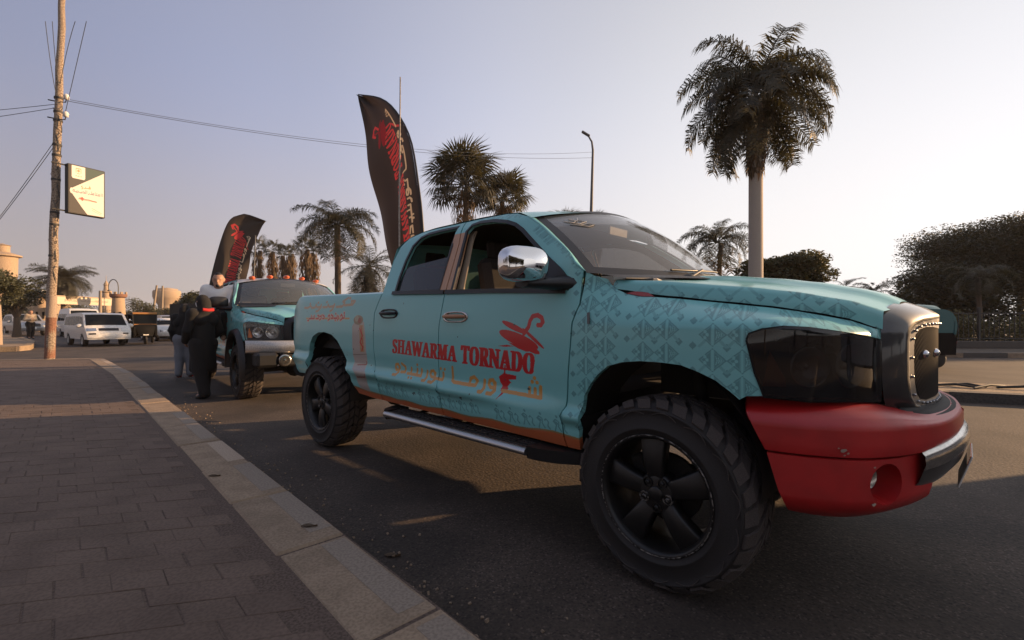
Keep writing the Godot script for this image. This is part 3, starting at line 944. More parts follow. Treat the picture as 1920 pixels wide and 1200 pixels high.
func make_truck(label: String, at: Vector3, turn: float, o: Dictionary) -> Node3D:
	var first: bool = o.first
	var T := thing("pickup_truck", label, "pickup truck", at, turn)
	var wrap: Material = o.wrap
	var plain: Material = M.teal_plain
	var st: SurfaceTool
	# the dark shell that shows in the gaps between the panels
	both("inner_shell", "shell_cab", [-2.44, .60, -2.44, 1.44, -.44, 1.40, -.44, .60], [], side_off(-.05), M.void, T, 0.0, .09)
	# bodywork
	both("bed_side", "bed", BED, [], side_off(0), wrap, T, .05, .06, M.teal_plain)
	var doors := both("rear_door", "rdoor", REAR_DOOR, [REAR_WINDOW], side_off(0), wrap, T, .03, .06, M.teal_plain)
	doors += both("front_door", "fdoor", FRONT_DOOR, [FRONT_WINDOW], side_off(0), wrap, T, .03, .06, M.teal_plain)
	var fenders := both("front_fender", "fender", FENDER, [], side_off(0), wrap, T, .03, .05)
	# side glass, seals, handles
	for k in 2:
		var sg := 1.0 if k == 0 else -1.0
		var f := flip(side_off(-.012), sg)
		var half := [-2.248, 1.475, -2.252, 1.56, -2.225, 1.66, -2.185, 1.685, -2.0, 1.70, -1.66, 1.725, -1.663, 1.468]
		objm("window_glass", panel(pv(half if first and k == 0 else REAR_WINDOW), [], .12, f, .004), M.glass_dark if k == 0 else M.glass_far, doors[k])
		if not first or k == 1:
			objm("window_glass", panel(pv(FRONT_WINDOW), [], .12, f, .004), M.glass_far, doors[2 + k])
		for d in 2:
			st = new_st()
			var ring: Array = (REAR_WINDOW if d == 0 else FRONT_WINDOW).duplicate()
			ring.append_array([ring[0], ring[1]])
			strip_along(st, ring, flip(side_off(-.004), sg), .024, .008)
			var x0: float = -2.28 if d == 0 else -1.585
			var x1: float = -1.602 if d == 0 else -.535
			strip_along(st, [x0, 1.472 if d == 0 else 1.452, lerpf(x0, x1, .5), 1.463 if d == 0 else 1.437, x1, 1.452 if d == 0 else 1.413], flip(side_off(.003), sg), .028, .010)
			obj("window_seal", st, M.black, doors[2 * d + k])
			# the bright channel behind the open front window
			var hx: float = -2.305 if d == 0 else -1.46
			var hy: float = 1.305 if d == 0 else 1.275
			var hf := flip(side_off(0), sg)
			st = new_st()
			var c: Vector3 = hf.call(hx, hy)
			var cup := []
			for i in 5:
				var row := []
				for j in 16:
					var a := TAU * j / 16
					var rx: float = [.135, .128, .112, .09, .02][i]
					var ry: float = [.040, .036, .030, .022, .004][i]
					var z: float = [.0, .006, .004, -.012, -.016][i]
					row.append(Vector3(hx + signf(cos(a)) * pow(absf(cos(a)), .55) * rx, hy + sin(a) * ry, c.z + sg * (z + .002)))
				cup.append(row)
			grid(st, cup, true)
			obj("door_handle_cup", st, M.black if d == 0 else M.chrome_dull, doors[2 * d + k])
			st = new_st()
			var bar := []
			for i in 9:
				var x := lerpf(-.115, .115, i / 8.0)
				bar.append(Vector3(hx + x, hy + .004, c.z + sg * (.010 + .020 * (1.0 - pow(x / .115, 4.0)))))
			tube(st, bar, [.012, .016, .018, .018, .018, .018, .018, .016, .012], 8, true, .8)
			obj("door_handle", st, M.black if d == 0 else M.tan, doors[2 * d + k])
	# roof
	st = new_st()
	var rows := []
	for i in 23:
		var u := lerpf(-2.44, -.93, i / 22.0)
		var ye := roof_edge(u) + .002
		var te := side(clampf(u, -2.43, -.9), minf(ye, 1.985)).z
		var front := smoothstep(-1.15, -.93, u)
		var row := []
		for j in 25:
			var x := lerpf(-1.0, 1.0, j / 24.0)
			var k := 1.0 - pow(absf(x), 2.6)
			var uu: float = u + front * .20 * (1.0 - x * x) - (1.0 - smoothstep(-2.44, -2.3, u)) * .05 * (1.0 - x * x)
			row.append(Vector3(uu, ye + (.055 + .03 * front) * k, te * x))
		rows.append(row)
	grid(st, rows)
	obj("roof", st, M.teal_plain if first else M.white, T)
	# the cab's back wall with its window
	st = new_st()
	rows = []
	for i in 9:
		var y := lerpf(.9, 1.862, i / 8.0)
		var tw := side(-2.43, y).z
		var row := []
		for j in 13:
			var x := lerpf(-1.0, 1.0, j / 12.0)
			row.append(Vector3(-2.44 - .05 * (1.0 - x * x), y + .058 * (1.0 - pow(absf(x), 2.6)) * smoothstep(.3, 1.0, i / 8.0), tw * x))
		rows.append(row)
	grid(st, rows)
	var back := obj("cab_back", st, plain, T)
	rows = []
	for i in 3:
		var y := lerpf(1.48, 1.80, i / 2.0)
		var row := []
		for j in 9:
			var x := lerpf(-.72, .72, j / 8.0)
			row.append(Vector3(-2.452 - .05 * (1.0 - x * x / .8), y, side(-2.43, y).z * x))
		rows.append(row)
	objm("rear_window", glass_patch(rows), M.glass_car, back)
	# windshield with its dark border
	var wr := windshield_rows(.035, 0.0)
	var ws := objm("windshield", glass_patch(wr), M.glass_dusty if first else M.glass, T)
	st = new_st()
	var outer := windshield_rows(-.01, .002)
	var inner := windshield_rows(.05, .002)
	var ro := []
	var ri := []
	for i in 25: ro.append(outer[0][i]); ri.append(inner[0][i])
	for j in range(1, 13): ro.append(outer[j][24]); ri.append(inner[j][24])
	for i in range(23, -1, -1): ro.append(outer[12][i]); ri.append(inner[12][i])
	for j in range(11, 0, -1): ro.append(outer[j][0]); ri.append(inner[j][0])
	grid(st, [ro, ri], true)
	obj("windshield_border", st, M.black, ws)
	if first:   # the tinted strip under the roof
		rows = []
		for j in 4:
			var row := []
			for i in 25: row.append(wr[0][i].lerp(wr[3][i], j / 3.0) + Vector3(-.004, -.006, 0))
			rows.append(row)
		objm("sun_strip", glass_patch(rows), pane(.03, .035, .04, .5), ws)
	if first:   # a white calligraphic sticker in the glass's upper corner
		st = new_st()
		var on := func(x: float, f: float) -> Vector3:
			var k := 1.0 - x * x
			return Vector3(-.955 + .20 * k, 1.925 + .085 * k, .752 * x).lerp(Vector3(-.415 + .34 * k, 1.512 - .025 * k, .932 * x), f) + Vector3(.55, .83, 0) * (.045 * sin(f * PI) * (.4 + .6 * k) + .004)
		for s in [[.86, .20, .80, .24, .74, .19, .70, .24], [.84, .26, .78, .30, .70, .27, .66, .30], [.80, .16, .76, .22, .72, .15], [.83, .22, .77, .27, .69, .23], [.79, .29, .73, .33, .68, .31]]:
			var pts := []
			for i in range(0, s.size(), 2): pts.append(on.call(s[i], s[i + 1]))
			tube(st, pts, .0045, 4, true, .4)
		obj("sticker", st, M.paper, ws)
	# the pillars beside it
	for sg in [-1.0, 1.0]:
		st = new_st()
		rows = []
		for i in 15:
			var f := i / 14.0
			var e: Vector2
			var path := [Vector2(-.98, 1.92), Vector2(-.85, 1.846), Vector2(-.69, 1.72), Vector2(-.55, 1.615), Vector2(-.436, 1.518)]
			var g := f * 3.999
			e = path[int(g)].lerp(path[int(g) + 1], g - int(g))
			var p := side(e.x, e.y)
			var q: Vector3 = Vector3(-.955, 1.925, .752).lerp(Vector3(-.415, 1.512, .932), f) + Vector3(.55, .83, 0) * (.018 * sin(f * PI) - .004)
			var m := p.lerp(q, .5) + Vector3(.3, .5, .8).normalized() * .012
			rows.append([Vector3(p.x, p.y, (p.z - .012) * sg), Vector3(p.x, p.y, p.z * sg), Vector3(m.x, m.y, m.z * sg), Vector3(q.x, q.y, q.z * sg), Vector3(q.x - .02, q.y - .03, (q.z - .02) * sg)])
		grid(st, rows)
		obj("windshield_pillar", st, plain, T)
	# wipers
	for k in 2:
		st = new_st()
		var z0 := .42 - .62 * k
		var seat := func(x: float, f: float) -> Vector3:
			var kk := 1.0 - x * x
			return Vector3(-.955 + .20 * kk, 1.925 + .085 * kk, .752 * x).lerp(Vector3(-.415 + .34 * kk, 1.512 - .025 * kk, .932 * x), f) + Vector3(.55, .83, 0) * (.045 * sin(f * PI) + .018)
		var p0: Vector3 = seat.call(z0 / .93, 1.02)
		tube(st, [p0 + Vector3(.05, -.01, 0), p0 + Vector3(.02, .012, -.08), seat.call((z0 - .30) / .93, .90)], .008, 6)
		ball(st, p0 + Vector3(.04, .0, 0), Vector3(.035, .022, .05), 8)
		var blade := []
		for i in 7: blade.append(seat.call((z0 + .02 - .62 * i / 6.0) / .93, .93 - .05 * i / 6.0) + Vector3(-.002, -.006, 0))
		tube(st, blade, .007, 5)
		obj("wiper", st, M.black, T)
	st = new_st()
	rows = []
	for i in 3:
		var row := []
		for j in 17:
			var x := lerpf(-1.0, 1.0, j / 16.0)
			var k := 1.0 - x * x
			row.append(Vector3(-.44 + .36 * k + .11 * i, 1.493 - .01 * i + (.012 if i == 1 else 0.0) + .008 * k, .925 * x * (1.0 - .02 * i)))
		rows.append(row)
	grid(st, rows)
	obj("cowl", st, M.black, T)
	# hood
	var yh := [[-.3, 1.425], [-.28, 1.418], [0, 1.373], [.27, 1.338], [.42, 1.318], [.58, 1.288], [.68, 1.263], [.79, 1.216]]
	var yb := [[-.3, 1.468], [-.1, 1.450], [.31, 1.402], [.48, 1.378], [.67, 1.338], [.80, 1.288]]
	var yc := [[-.3, 1.497], [-.1, 1.512], [.1, 1.508], [.35, 1.478], [.5, 1.452], [.65, 1.412], [.72, 1.385], [.82, 1.330]]
	var tw := [[-.3, .886], [-.28, .884], [0, .849], [.27, .80], [.42, .745], [.58, .665], [.68, .60], [.79, .520]]
	st = new_st()
	rows = []
	var UV := []
	for i in 31:
		var u := lerpf(-.29, .79, i / 30.0)
		var row := []
		var t: float = lookup(tw, u)
		for x in [-1.0, -.999, -.992, -.975, -.93, -.85, -.75, -.65, -.56, -.50, -.45, -.35, -.2, 0.0, .2, .35, .45, .50, .56, .65, .75, .85, .93, .975, .992, .999, 1.0]:
			var ax := absf(x)
			var h := lookup(yh, u)
			var b := lookup(yb, u)
			var y: float
			if ax > .98:
				y = lerpf(h, b - .018, clampf((1.0 - ax) / .008, 0, 1)) if ax > .992 else lerpf(b - .018, b - .004, (.992 - ax) / .012)
			else:
				y = b + (lookup(yc, u) - .028 - b) * (1.0 - ax * ax) + .028 * smoothstep(.60, .42, ax)
			var uu: float = u + (.20 * (1.0 - x * x) * (1.0 - smoothstep(-.29, .1, u))) + .045 * (1.0 - x * x) * smoothstep(.4, .79, u)
			var inn := .0 if ax > .995 else .010 * clampf((.998 - ax) / .02, 0, 1)
			row.append(Vector3(uu, y, x * (t - inn * 0.0)))
		rows.append(row)
	# the brow of the hood carries the print, the top is plain
	for part in [[0, 5], [4, 23], [22, 27]]:
		var V := PackedVector3Array()
		st = new_st()
		var sub := []
		for row in rows: sub.append(row.slice(part[0], part[1]))
		if part[1] - part[0] > 6:
			grid(st, sub)
			obj("hood", st, plain, T)
		else:
			st.set_smooth_group(1)
			for i in sub.size() - 1:
				for j in sub[0].size() - 1:
					for q in [sub[i][j], sub[i][j + 1], sub[i + 1][j + 1], sub[i][j], sub[i + 1][j + 1], sub[i + 1][j]]:
						st.set_uv(Vector2((q.x + .06 + 4.45) / 5.65, (2.1 - q.y) / 1.65))
						st.add_vertex(q)
			obj("hood_edge", st, wrap, T)
	# the dark line under the hood
	for sg in [-1.0, 1.0]:
		st = new_st()
		rows = []
		for i in 30:
			var h := hood_line(lerpf(-.28, 1.07, i / 29.0))
			rows.append([Vector3(h.x, h.z + .006, (h.y - .012) * sg), Vector3(h.x, h.z - .03, (h.y - .010) * sg), Vector3(h.x - .05, h.z - .06, (h.y - .10) * sg)])
		grid(st, rows)
		obj("hood_gap", st, M.void, T)
	for k in 2:
		var f := flip(side_off(.006), 1.0 if k == 0 else -1.0)
		var m := panel(pv([-.205, 1.392, -.17, 1.404, -.10, 1.392, -.062, 1.372, -.12, 1.374]), [], .05, flip(func(s: float, y: float) -> Vector3: return side(s, minf(y, 1.40)) + Vector3(0, 0, .006), 1.0 if k == 0 else -1.0), .01)
		objm("side_marker", m, M.red_lens, fenders[k])
		st = new_st()
		strip_along(st, [-.362, 1.235, -.365, 1.262, -.372, 1.292], f, .012, .006)
		obj("fender_badge", st, M.lamp_grey, fenders[k])
	# grille surround
	var gu := func(t: float) -> float: return .945 - .46 * t * t
	var ring0 := [Vector3(.80, .872, .495), Vector3(.793, .93, .522), Vector3(.788, 1.02, .528), Vector3(.786, 1.12, .527), Vector3(.784, 1.20, .522), Vector3(.782, 1.255, .505), Vector3(.788, 1.292, .46), Vector3(.798, 1.318, .38), Vector3(.808, 1.335, .25), Vector3(.815, 1.345, .12)]
	var ring1 := [Vector3(0, .895, .37), Vector3(0, .93, .405), Vector3(0, 1.0, .42), Vector3(0, 1.08, .424), Vector3(0, 1.15, .422), Vector3(0, 1.205, .41), Vector3(0, 1.232, .37), Vector3(0, 1.246, .30), Vector3(0, 1.252, .2), Vector3(0, 1.256, .1)]
	var lower0 := [Vector3(.83, .855, .40), Vector3(.85, .85, .2)]
	var lower1 := [Vector3(0, .880, .30), Vector3(0, .872, .15)]
	var a0 := [Vector3(.865, .848, 0)]
	var a1 := [Vector3(0, .870, 0)]
	for i in 2: a0.append(lower0[1 - i]); a1.append(lower1[1 - i])
	a0.append_array(ring0); a1.append_array(ring1)
	a0.append(Vector3(.818, 1.348, 0)); a1.append(Vector3(0, 1.257, 0))
	var n := a0.size()
	for i in range(n - 2, 0, -1):
		a0.append(Vector3(a0[i].x, a0[i].y, -a0[i].z)); a1.append(Vector3(a1[i].x, a1[i].y, -a1[i].z))
	rows = []
	for j in 9:
		var f := j / 8.0
		var row := []
		for i in a0.size():
			var q: Vector3 = a0[i].lerp(a1[i], f)
			var ue: float = gu.call(a1[i].z)
			q.x = lerpf(a0[i].x, ue + .014, pow(sin(f * PI / 2), .9)) - .014 * smoothstep(.8, 1.0, f)
			row.append(q)
		rows.append(row)
	st = new_st()
	grid(st, rows, true)
	var g := obj("grille_surround", st, M.black_gloss if first else M.black, T)
	if first:
		# riveted frame, mesh, rivets, two little lamps
		var plate: Array = rows[8]
		var cen := Vector3(0, 1.07, 0)
		var in_ring := []
		var out_ring := []
		for p in plate:
			var d: Vector3 = p - cen
			d.x = 0
			var q: Vector3 = p - d.normalized() * .042
			q.x = gu.call(q.z) + .004
			in_ring.append(q)
			var q2: Vector3 = p + d.normalized() * .006
			q2.x = gu.call(q2.z) + .006
			out_ring.append(q2)
		st = new_st()
		var back_ring := []
		for p in in_ring: back_ring.append(p - Vector3(.02, 0, 0))
		grid(st, [out_ring, in_ring, back_ring], true, -1)
		obj("grille_frame", st, M.steel, g)
		var sm := new_st()
		ball(sm, Vector3.ZERO, Vector3(.006, .0068, .0068), 8)
		sm.generate_normals()
		var rivet := sm.commit()
		var path := Curve3D.new()
		for i in in_ring.size() + 1:
			path.add_point(in_ring[i % in_ring.size()].lerp(out_ring[i % in_ring.size()], .45) + Vector3(.004, 0, 0))
		var last := -1.0
		for i in 240:
			var q := path.sample_baked(path.get_baked_length() * i / 240.0)
			var gap := .072 if q.y > .95 and q.y < 1.20 else .044
			var l := path.get_baked_length() * i / 240.0
			if last >= 0.0 and l - last < gap: continue
			last = l
			objm("rivet", rivet, M.steel, g).position = q
		# woven mesh: real wires
		st = new_st()
		for k in 61:
			var z := lerpf(-.40, .40, k / 60.0)
			for dir in [-1.0, 1.0]:
				var pts := []
				for j in 9:
					var y := lerpf(.89, 1.25, j / 8.0)
					var zz: float = z + dir * (y - 1.07) * .55
					if absf(zz) > .41 or (y < .93 - .05 * (1.0 - absf(zz) / .41) and absf(zz) > .33): continue
					pts.append(Vector3(gu.call(zz) - .004 + dir * .002, y, zz))
				if pts.size() > 2: tube(st, pts, .0042, 4, false)
		obj("grille_mesh", st, M.mesh_metal, g)
		st = new_st()
		rows = []
		for j in 2:
			var row := []
			for i in 13:
				var z := lerpf(-.42, .42, i / 12.0)
				row.append(Vector3(gu.call(z) - .022, lerpf(.88, 1.25, j), z))
			rows.append(row)
		grid(st, rows)
		obj("radiator", st, M.under, g)
		for z in [.28, .12]:
			st = new_st()
			lathe(st, [Vector2(.010, -.02), Vector2(.018, -.01), Vector2(.019, .003), Vector2(.014, .010), Vector2(.006, .015), Vector2(.001, .016)], Transform3D(Basis(Vector3.BACK, -PI / 2), Vector3(gu.call(z) + .004, 1.105, z)), 14)
			obj("grille_lamp", st, M.chrome, g)
	else:
		st = new_st()
		for k in 9:
			var y := .905 + .04 * k
			var pts := []
			for i in 9:
				var z := lerpf(-.40, .40, i / 8.0)
				pts.append(Vector3(gu.call(z) - .015, y, z))
			tube(st, pts, .010, 6, false, .7)
		obj("grille_bar", st, M.steel, g)
		st = new_st()
		box(st, Vector3(.90, 1.08, 0), Vector3(.05, .36, .80))
		box(st, Vector3(.955, 1.08, 0), Vector3(.05, .36, .06), Basis(), .01)
		obj("radiator", st, M.black, g)
	# headlights: a bowl, reflectors and a lens
	for k in 2:
		var sg := 1.0 if k == 0 else -1.0
		var hl := objm("headlight", panel(pv(HEADLIGHT), [], .02, flip(side_off(.006), sg), .012), M.smoke if first else M.glass_clear, T)
		objm("headlight_housing", panel(pv(HEADLIGHT), [], .1, flip(side_off(-.10), sg), 0.0), M.void if first else M.under, hl)
		objm("corner_reflector", panel(pv([.46, .985, .49, 1.13, .55, 1.02, .555, .985]), [], .05, flip(side_off(-.035), sg), .01), M.amber, hl)
		for e in 2:
			var c: Vector3 = flip(side_off(-.045), sg).call(.66 + .22 * e, 1.065)
			var c2: Vector3 = flip(side_off(.06), sg).call(.66 + .22 * e, 1.065)
			var ax := (c2 - c).normalized()
			var b := Basis(ax.cross(Vector3.UP).normalized(), ax, Vector3.ZERO)
			b.z = b.x.cross(b.y)
			st = new_st()
			var rr := .075 if e == 0 else .085
			lathe(st, [Vector2(.02, -.05), Vector2(rr * .7, -.035), Vector2(rr, .0), Vector2(rr * 1.06, .012), Vector2(rr * 1.1, 0.0)], Transform3D(b, c), 20)
			ball(st, c - ax * .03, Vector3(.02, .02, .02), 8)
			obj("reflector", st, M.chrome_dull, hl)
		st = new_st()
		var ring: Array = HEADLIGHT.duplicate()
		ring.append_array([ring[0], ring[1]])
		strip_along(st, ring, flip(side_off(.0), sg), .012, .006)
		obj("headlight_seal", st, M.void, hl)
	# bumpers
	if first:
		var E := BLEN - .001
		var up := [.362, .934, .40, .88, .452, .775, .468, .738, .8, .733, 1.1, .738, 1.35, .76, E, .775, E, .935]
		var low := [.475, .730, .495, .66, .515, .59, .552, .50, .70, .478, .92, .482, 1.10, .50, 1.22, .54, 1.262, .61, 1.25, .728, .8, .726]
		var hole := []
		for i in 20: hole.append_array([.915 + cos(TAU * i / 20) * .082, .632 + sin(TAU * i / 20) * .078])
		both("bumper", "bump_up", up, [], bumper_at(0, false), M.red, T, .05, .05)
		var bl := both("bumper_lower", "bump_low", low, [hole], bumper_at(0, true), M.red, T, .06, .05)
		for k in 2:
			var sg := 1.0 if k == 0 else -1.0
			var f := flip(bumper_at(0, true), sg)
			var fi := flip(bumper_at(-.10, true), sg)
			st = new_st()
			rows = []
			for j in 4:
				var row := []
				for i in 20:
					var a := TAU * i / 20
					var q0: Vector3 = f.call(.915 + cos(a) * .082, .632 + sin(a) * .078)
					var q1: Vector3 = fi.call(.915 + cos(a) * .062, .632 + sin(a) * .060)
					row.append(q0.lerp(q1, j / 3.0))
				rows.append(row)
			grid(st, rows, true)
			obj("fog_lamp_recess", st, M.red, bl[k])
			st = new_st()
			var c: Vector3 = fi.call(.915, .632)
			var ax := Vector3(.82, 0, .57 * sg).normalized()
			var b := Basis(ax.cross(Vector3.UP).normalized(), ax, Vector3.ZERO)
			b.z = b.x.cross(b.y)
			lathe(st, [Vector2(.062, -.02), Vector2(.062, .02), Vector2(.054, .024), Vector2(.05, .012), Vector2(.03, .020), Vector2(.001, .024)], Transform3D(b, c + Vector3(-.012, 0, 0)), 20)
			obj("fog_lamp", st, M.chrome_dull, bl[k])
			# knocks where the red has come off
			for q in [[.735, .765, .013], [.752, .752, .006], [.718, .772, .005], [.742, .744, .005]]:
				var sp := PackedVector2Array()
				for i in 9:
					var r2: float = q[2] * (.35 + .65 * absf(sin(i * 2.7 + q[0] * 40)))
					sp.append(Vector2(q[0] + cos(TAU * i / 9) * r2, q[1] + sin(TAU * i / 9) * r2 * .8))
				objm("paint_chip", panel(sp, [], .1, flip(bumper_at(.0012, false), sg), 0.0), M.chip, bl[k])
			for q in [[.850, .560, .012], [.853, .700, .007]]:
				var sp := PackedVector2Array()
				for i in 9:
					var r2: float = q[2] * (.5 + .5 * absf(sin(i * 1.9 + q[0] * 30)))
					sp.append(Vector2(q[0] + cos(TAU * i / 9) * r2, q[1] + sin(TAU * i / 9) * r2 * .6))
				objm("paint_chip", panel(sp, [], .1, flip(bumper_at(.0012, true), sg), 0.0), M.chip, bl[k])
		# dark mouth, bright lower bar, plate, rubber step
		st = new_st()
		rows = []
		for j in 5:
			var row := []
			for i in 21:
				var z := lerpf(-.62, .62, i / 20.0)
				row.append(Vector3(.88 - .25 * z * z, lerpf(.53, .80, j / 4.0), z))
			rows.append(row)
		grid(st, rows)
		obj("bumper_mouth", st, M.void, T)
		for band in [["bumper_bar", M.chrome_dull, [[.0, .735], [.045, .745], [.060, .725], [.062, .69], [.055, .668]]], ["bumper_bar_foot", M.black_gloss, [[.055, .668], [.040, .62], [.010, .575], [-.03, .545], [-.09, .535]]]]:
			st = new_st()
			rows = []
			for q in band[2]:
				var row := []
				for i in 27:
					var z := lerpf(-.60, .60, i / 26.0)
					row.append(Vector3(.995 - .26 * z * z - .25 * pow(absf(z), 4.0) + q[0], q[1] + .03 * (1.0 - z * z / .36), z))
				rows.append(row)
			grid(st, rows)
			obj(band[0], st, band[1], T)
		st = new_st()
		var pb := Basis(Vector3.BACK, -.30)
		box(st, Vector3(1.040, .590, .02), Vector3(.006, .15, .32), pb, .002)
		var plate := obj("number_plate", st, M.paper, T)
		st = new_st()
		box(st, Vector3(1.054, .643, .02), Vector3(.006, .040, .31), pb)
		obj("plate_band", st, M.amber_lens, plate)
		st = new_st()
		var pad_y := func(d: float) -> float: return .812 + .08 * pow(maxf(d, 0.0) / .19, .4)
		rows = []
		for j in 17:
			var d := lerpf(.022, .20, j / 16.0)
			var row := []
			var half := .47 * sqrt(1.0 - pow((d - .12) / .19, 2.0)) + .02
			for i in 25:
				var x := lerpf(-1.0, 1.0, i / 24.0)
				var z := x * half
				var rib := .003 if j % 4 == 2 else .0
				row.append(Vector3(1.035 - .26 * z * z - .25 * pow(absf(z), 4.0) - d, pad_y.call(d) + .010 - rib * 2.0 - .008 * smoothstep(.9, 1.0, absf(x)), z))
			rows.append(row)
		grid(st, rows)
		obj("step_pad", st, M.rubber_side, T)
	else:
		var rowsb := []
		for q in [[.02, .945], [.05, .935], [.075, .90], [.075, .80], [.055, .765], [.0, .755]]:
			var row := []
			for i in 31:
				var z := lerpf(-1.0, 1.0, i / 30.0)
				row.append(Vector3(.955 - .30 * z * z - .16 * pow(absf(z), 6.0) + q[0], q[1], z))
			rowsb.append(row)
		st = new_st()
		grid(st, rowsb)
		obj("bumper", st, M.chrome_painted, T)
		st = new_st()
		for sg in [-1.0, 1.0]:
			box(st, Vector3(.78, .66, .78 * sg), Vector3(.30, .22, .30), Basis(), .04)
		box(st, Vector3(.84, .66, 0), Vector3(.16, .22, 1.2), Basis(), .03)
		obj("valance", st, M.black, T)
		for sg in [-1.0, 1.0]:
			st = new_st()
			lathe(st, [Vector2(.09, -.02), Vector2(.09, .02), Vector2(.08, .03), Vector2(.05, .02), Vector2(.001, .03)], Transform3D(Basis(Vector3.BACK, -PI / 2), Vector3(.925, .65, .55 * sg)), 18)
			obj("fog_lamp", st, M.chrome_dull, T)
		# broad black flares round the front wheels and lamps along the roof
		for sg in [-1.0, 1.0]:
			st = new_st()
			rows = []
			for i in 21:
				var a := lerpf(-.25, PI + .1, i / 20.0)
				var c := Vector3(cos(a) * .50 + .0, .52 + sin(a) * .55, 0)
				rows.append([Vector3(c.x * .94, .52 + (c.y - .52) * .94, .98 * sg), Vector3(c.x * .96, .52 + (c.y - .52) * .96, 1.07 * sg), Vector3(c.x * 1.06, .52 + (c.y - .52) * 1.05, 1.07 * sg), Vector3(c.x * 1.13, .52 + (c.y - .52) * 1.10, 1.0 * sg)])
			grid(st, rows)
			obj("wheel_flare", st, M.black, T)
		for k in 5:
			st = new_st()
			var z := lerpf(-.56, .56, k / 4.0)
			ball(st, Vector3(-.98 + .10 * (1.0 - z * z / .4), 2.055 - .04 * z * z / .3, z), Vector3(.09, .035, .055), 10)
			obj("roof_lamp", st, M.amber_lens, T)
	# mirrors
	for k in 2:
		var sg := 1.0 if k == 0 else -1.0
		st = new_st()
		var f := flip(side_off(.012), sg)
		objm("mirror_sail", panel(pv([-.545, 1.425, -.556, 1.50, -.70, 1.62, -.80, 1.69, -.795, 1.50, -.78, 1.435]), [], .06, flip(side_off(.008), sg), .02), M.black, doors[2 + k])
		var arm := new_st()
		rows = []
		for i in 9:
			var q := i / 8.0
			var c := Vector3(lerpf(-.55, -.68, q), lerpf(1.455, 1.452, q), lerpf(.955, 1.17, q) * sg)
			var hh := lerpf(.048, .022, pow(q, .6))
			var ww := lerpf(.085, .05, q)
			var row := []
			for j in 10:
				var a := TAU * j / 10
				row.append(c + Vector3(cos(a) * ww, sin(a) * hh, 0))
			rows.append(row)
		grid(arm, rows, true)
		fan(arm, rows[0]); fan(arm, rows[-1])
		var am := obj("mirror_arm", arm, M.black, T)
		st = new_st()
		rows = []
		for i in 13:
			var v := -1.0 + 2.0 * i / 12.0
			var row := []
			var sc := pow(maxf(0.0, 1.0 - pow(absf(v), 3.2)), 1.0 / 3.2)
			for j in 28:
				var a := TAU * j / 28
				var cx := signf(cos(a)) * pow(absf(cos(a)), .62)
				var cy := signf(sin(a)) * pow(absf(sin(a)), .62)
				row.append(Vector3(v * .068 * (1.0 if v > 0 else .7), cy * .096 * (.25 + .75 * sc), cx * .145 * (.25 + .75 * sc)))
			rows.append(row)
		var bm := Basis(Vector3.UP, (-.28 if first else -.1) * sg)
		var cm := Vector3(-.665, 1.553, (1.175 if first else 1.13) * sg)
		for row in rows:
			for j in row.size(): row[j] = cm + bm * row[j]
		grid(st, rows, true)
		fan(st, rows[0]); fan(st, rows[-1])
		obj("mirror_head", st, M.chrome if first and k == 0 else M.black, am)
		st = new_st()
		box(st, cm + bm * Vector3(-.047, 0, 0), Vector3(.004, .13, .20), bm, .002)
		obj("mirror_glass", st, M.chrome, am)
	# bed: floor, walls, tailgate, tail lamps
	st = new_st()
	box(st, Vector3(-3.36, .98, 0), Vector3(1.72, .04, 1.62))
	for sg in [-1.0, 1.0]:
		box(st, Vector3(-3.36, 1.22, .86 * sg), Vector3(1.70, .50, .04))
	box(st, Vector3(-2.53, 1.22, 0), Vector3(.04, .50, 1.76))
	obj("bed_liner", st, M.under, T)
	st = new_st()
	for sg in [-1.0, 1.0]:
		rows = []
		for i in 8:
			var u := lerpf(-4.15, -2.455, i / 7.0)
			var y := lerpf(1.505, 1.475, i / 7.0)
			var z := side(u, y).z
			rows.append([Vector3(u, y - .002, z * sg), Vector3(u, y + .014, (z - .03) * sg), Vector3(u, y + .012, .86 * sg), Vector3(u, y - .04, .84 * sg)])
		grid(st, rows)
	obj("bed_rail", st, plain, T)
	st = new_st()
	rows = []
	for i in 6:
		var y := lerpf(.86, 1.475, i / 5.0)
		var row := []
		for j in 11:
			var z := lerpf(-.80, .80, j / 10.0)
			row.append(Vector3(-4.27 - .02 * sin(i / 5.0 * PI) - .02 * (1.0 - z * z), y, z))
		rows.append(row)
	grid(st, rows)
	box(st, Vector3(-4.24, 1.17, 0), Vector3(.05, .60, 1.6))
	obj("tailgate", st, plain, T)
	for sg in [-1.0, 1.0]:
		st = new_st()
		box(st, Vector3(-4.285, 1.20, .86 * sg), Vector3(.05, .40, .13), Basis(), .015)
		obj("tail_lamp", st, M.red_lens, T)
	st = new_st()
	tube(st, [Vector3(-4.18, .72, -.93), Vector3(-4.40, .74, -.80), Vector3(-4.45, .745, 0), Vector3(-4.40, .74, .80), Vector3(-4.18, .72, .93)], .085, 8, true, 1.0)
	obj("rear_bumper", st, M.black, T)
	# wheels and the underside
	make_wheel(T, true, Vector3(0, .444, 1.02), 1.0, 0.0)
	make_wheel(T, true, Vector3(-3.57, .444, 1.02), 1.0, .5)
	make_wheel(T, true, Vector3(0, .444, -1.02), -1.0, .3)
	make_wheel(T, true, Vector3(-3.57, .444, -1.02), -1.0, .8)
	st = new_st()
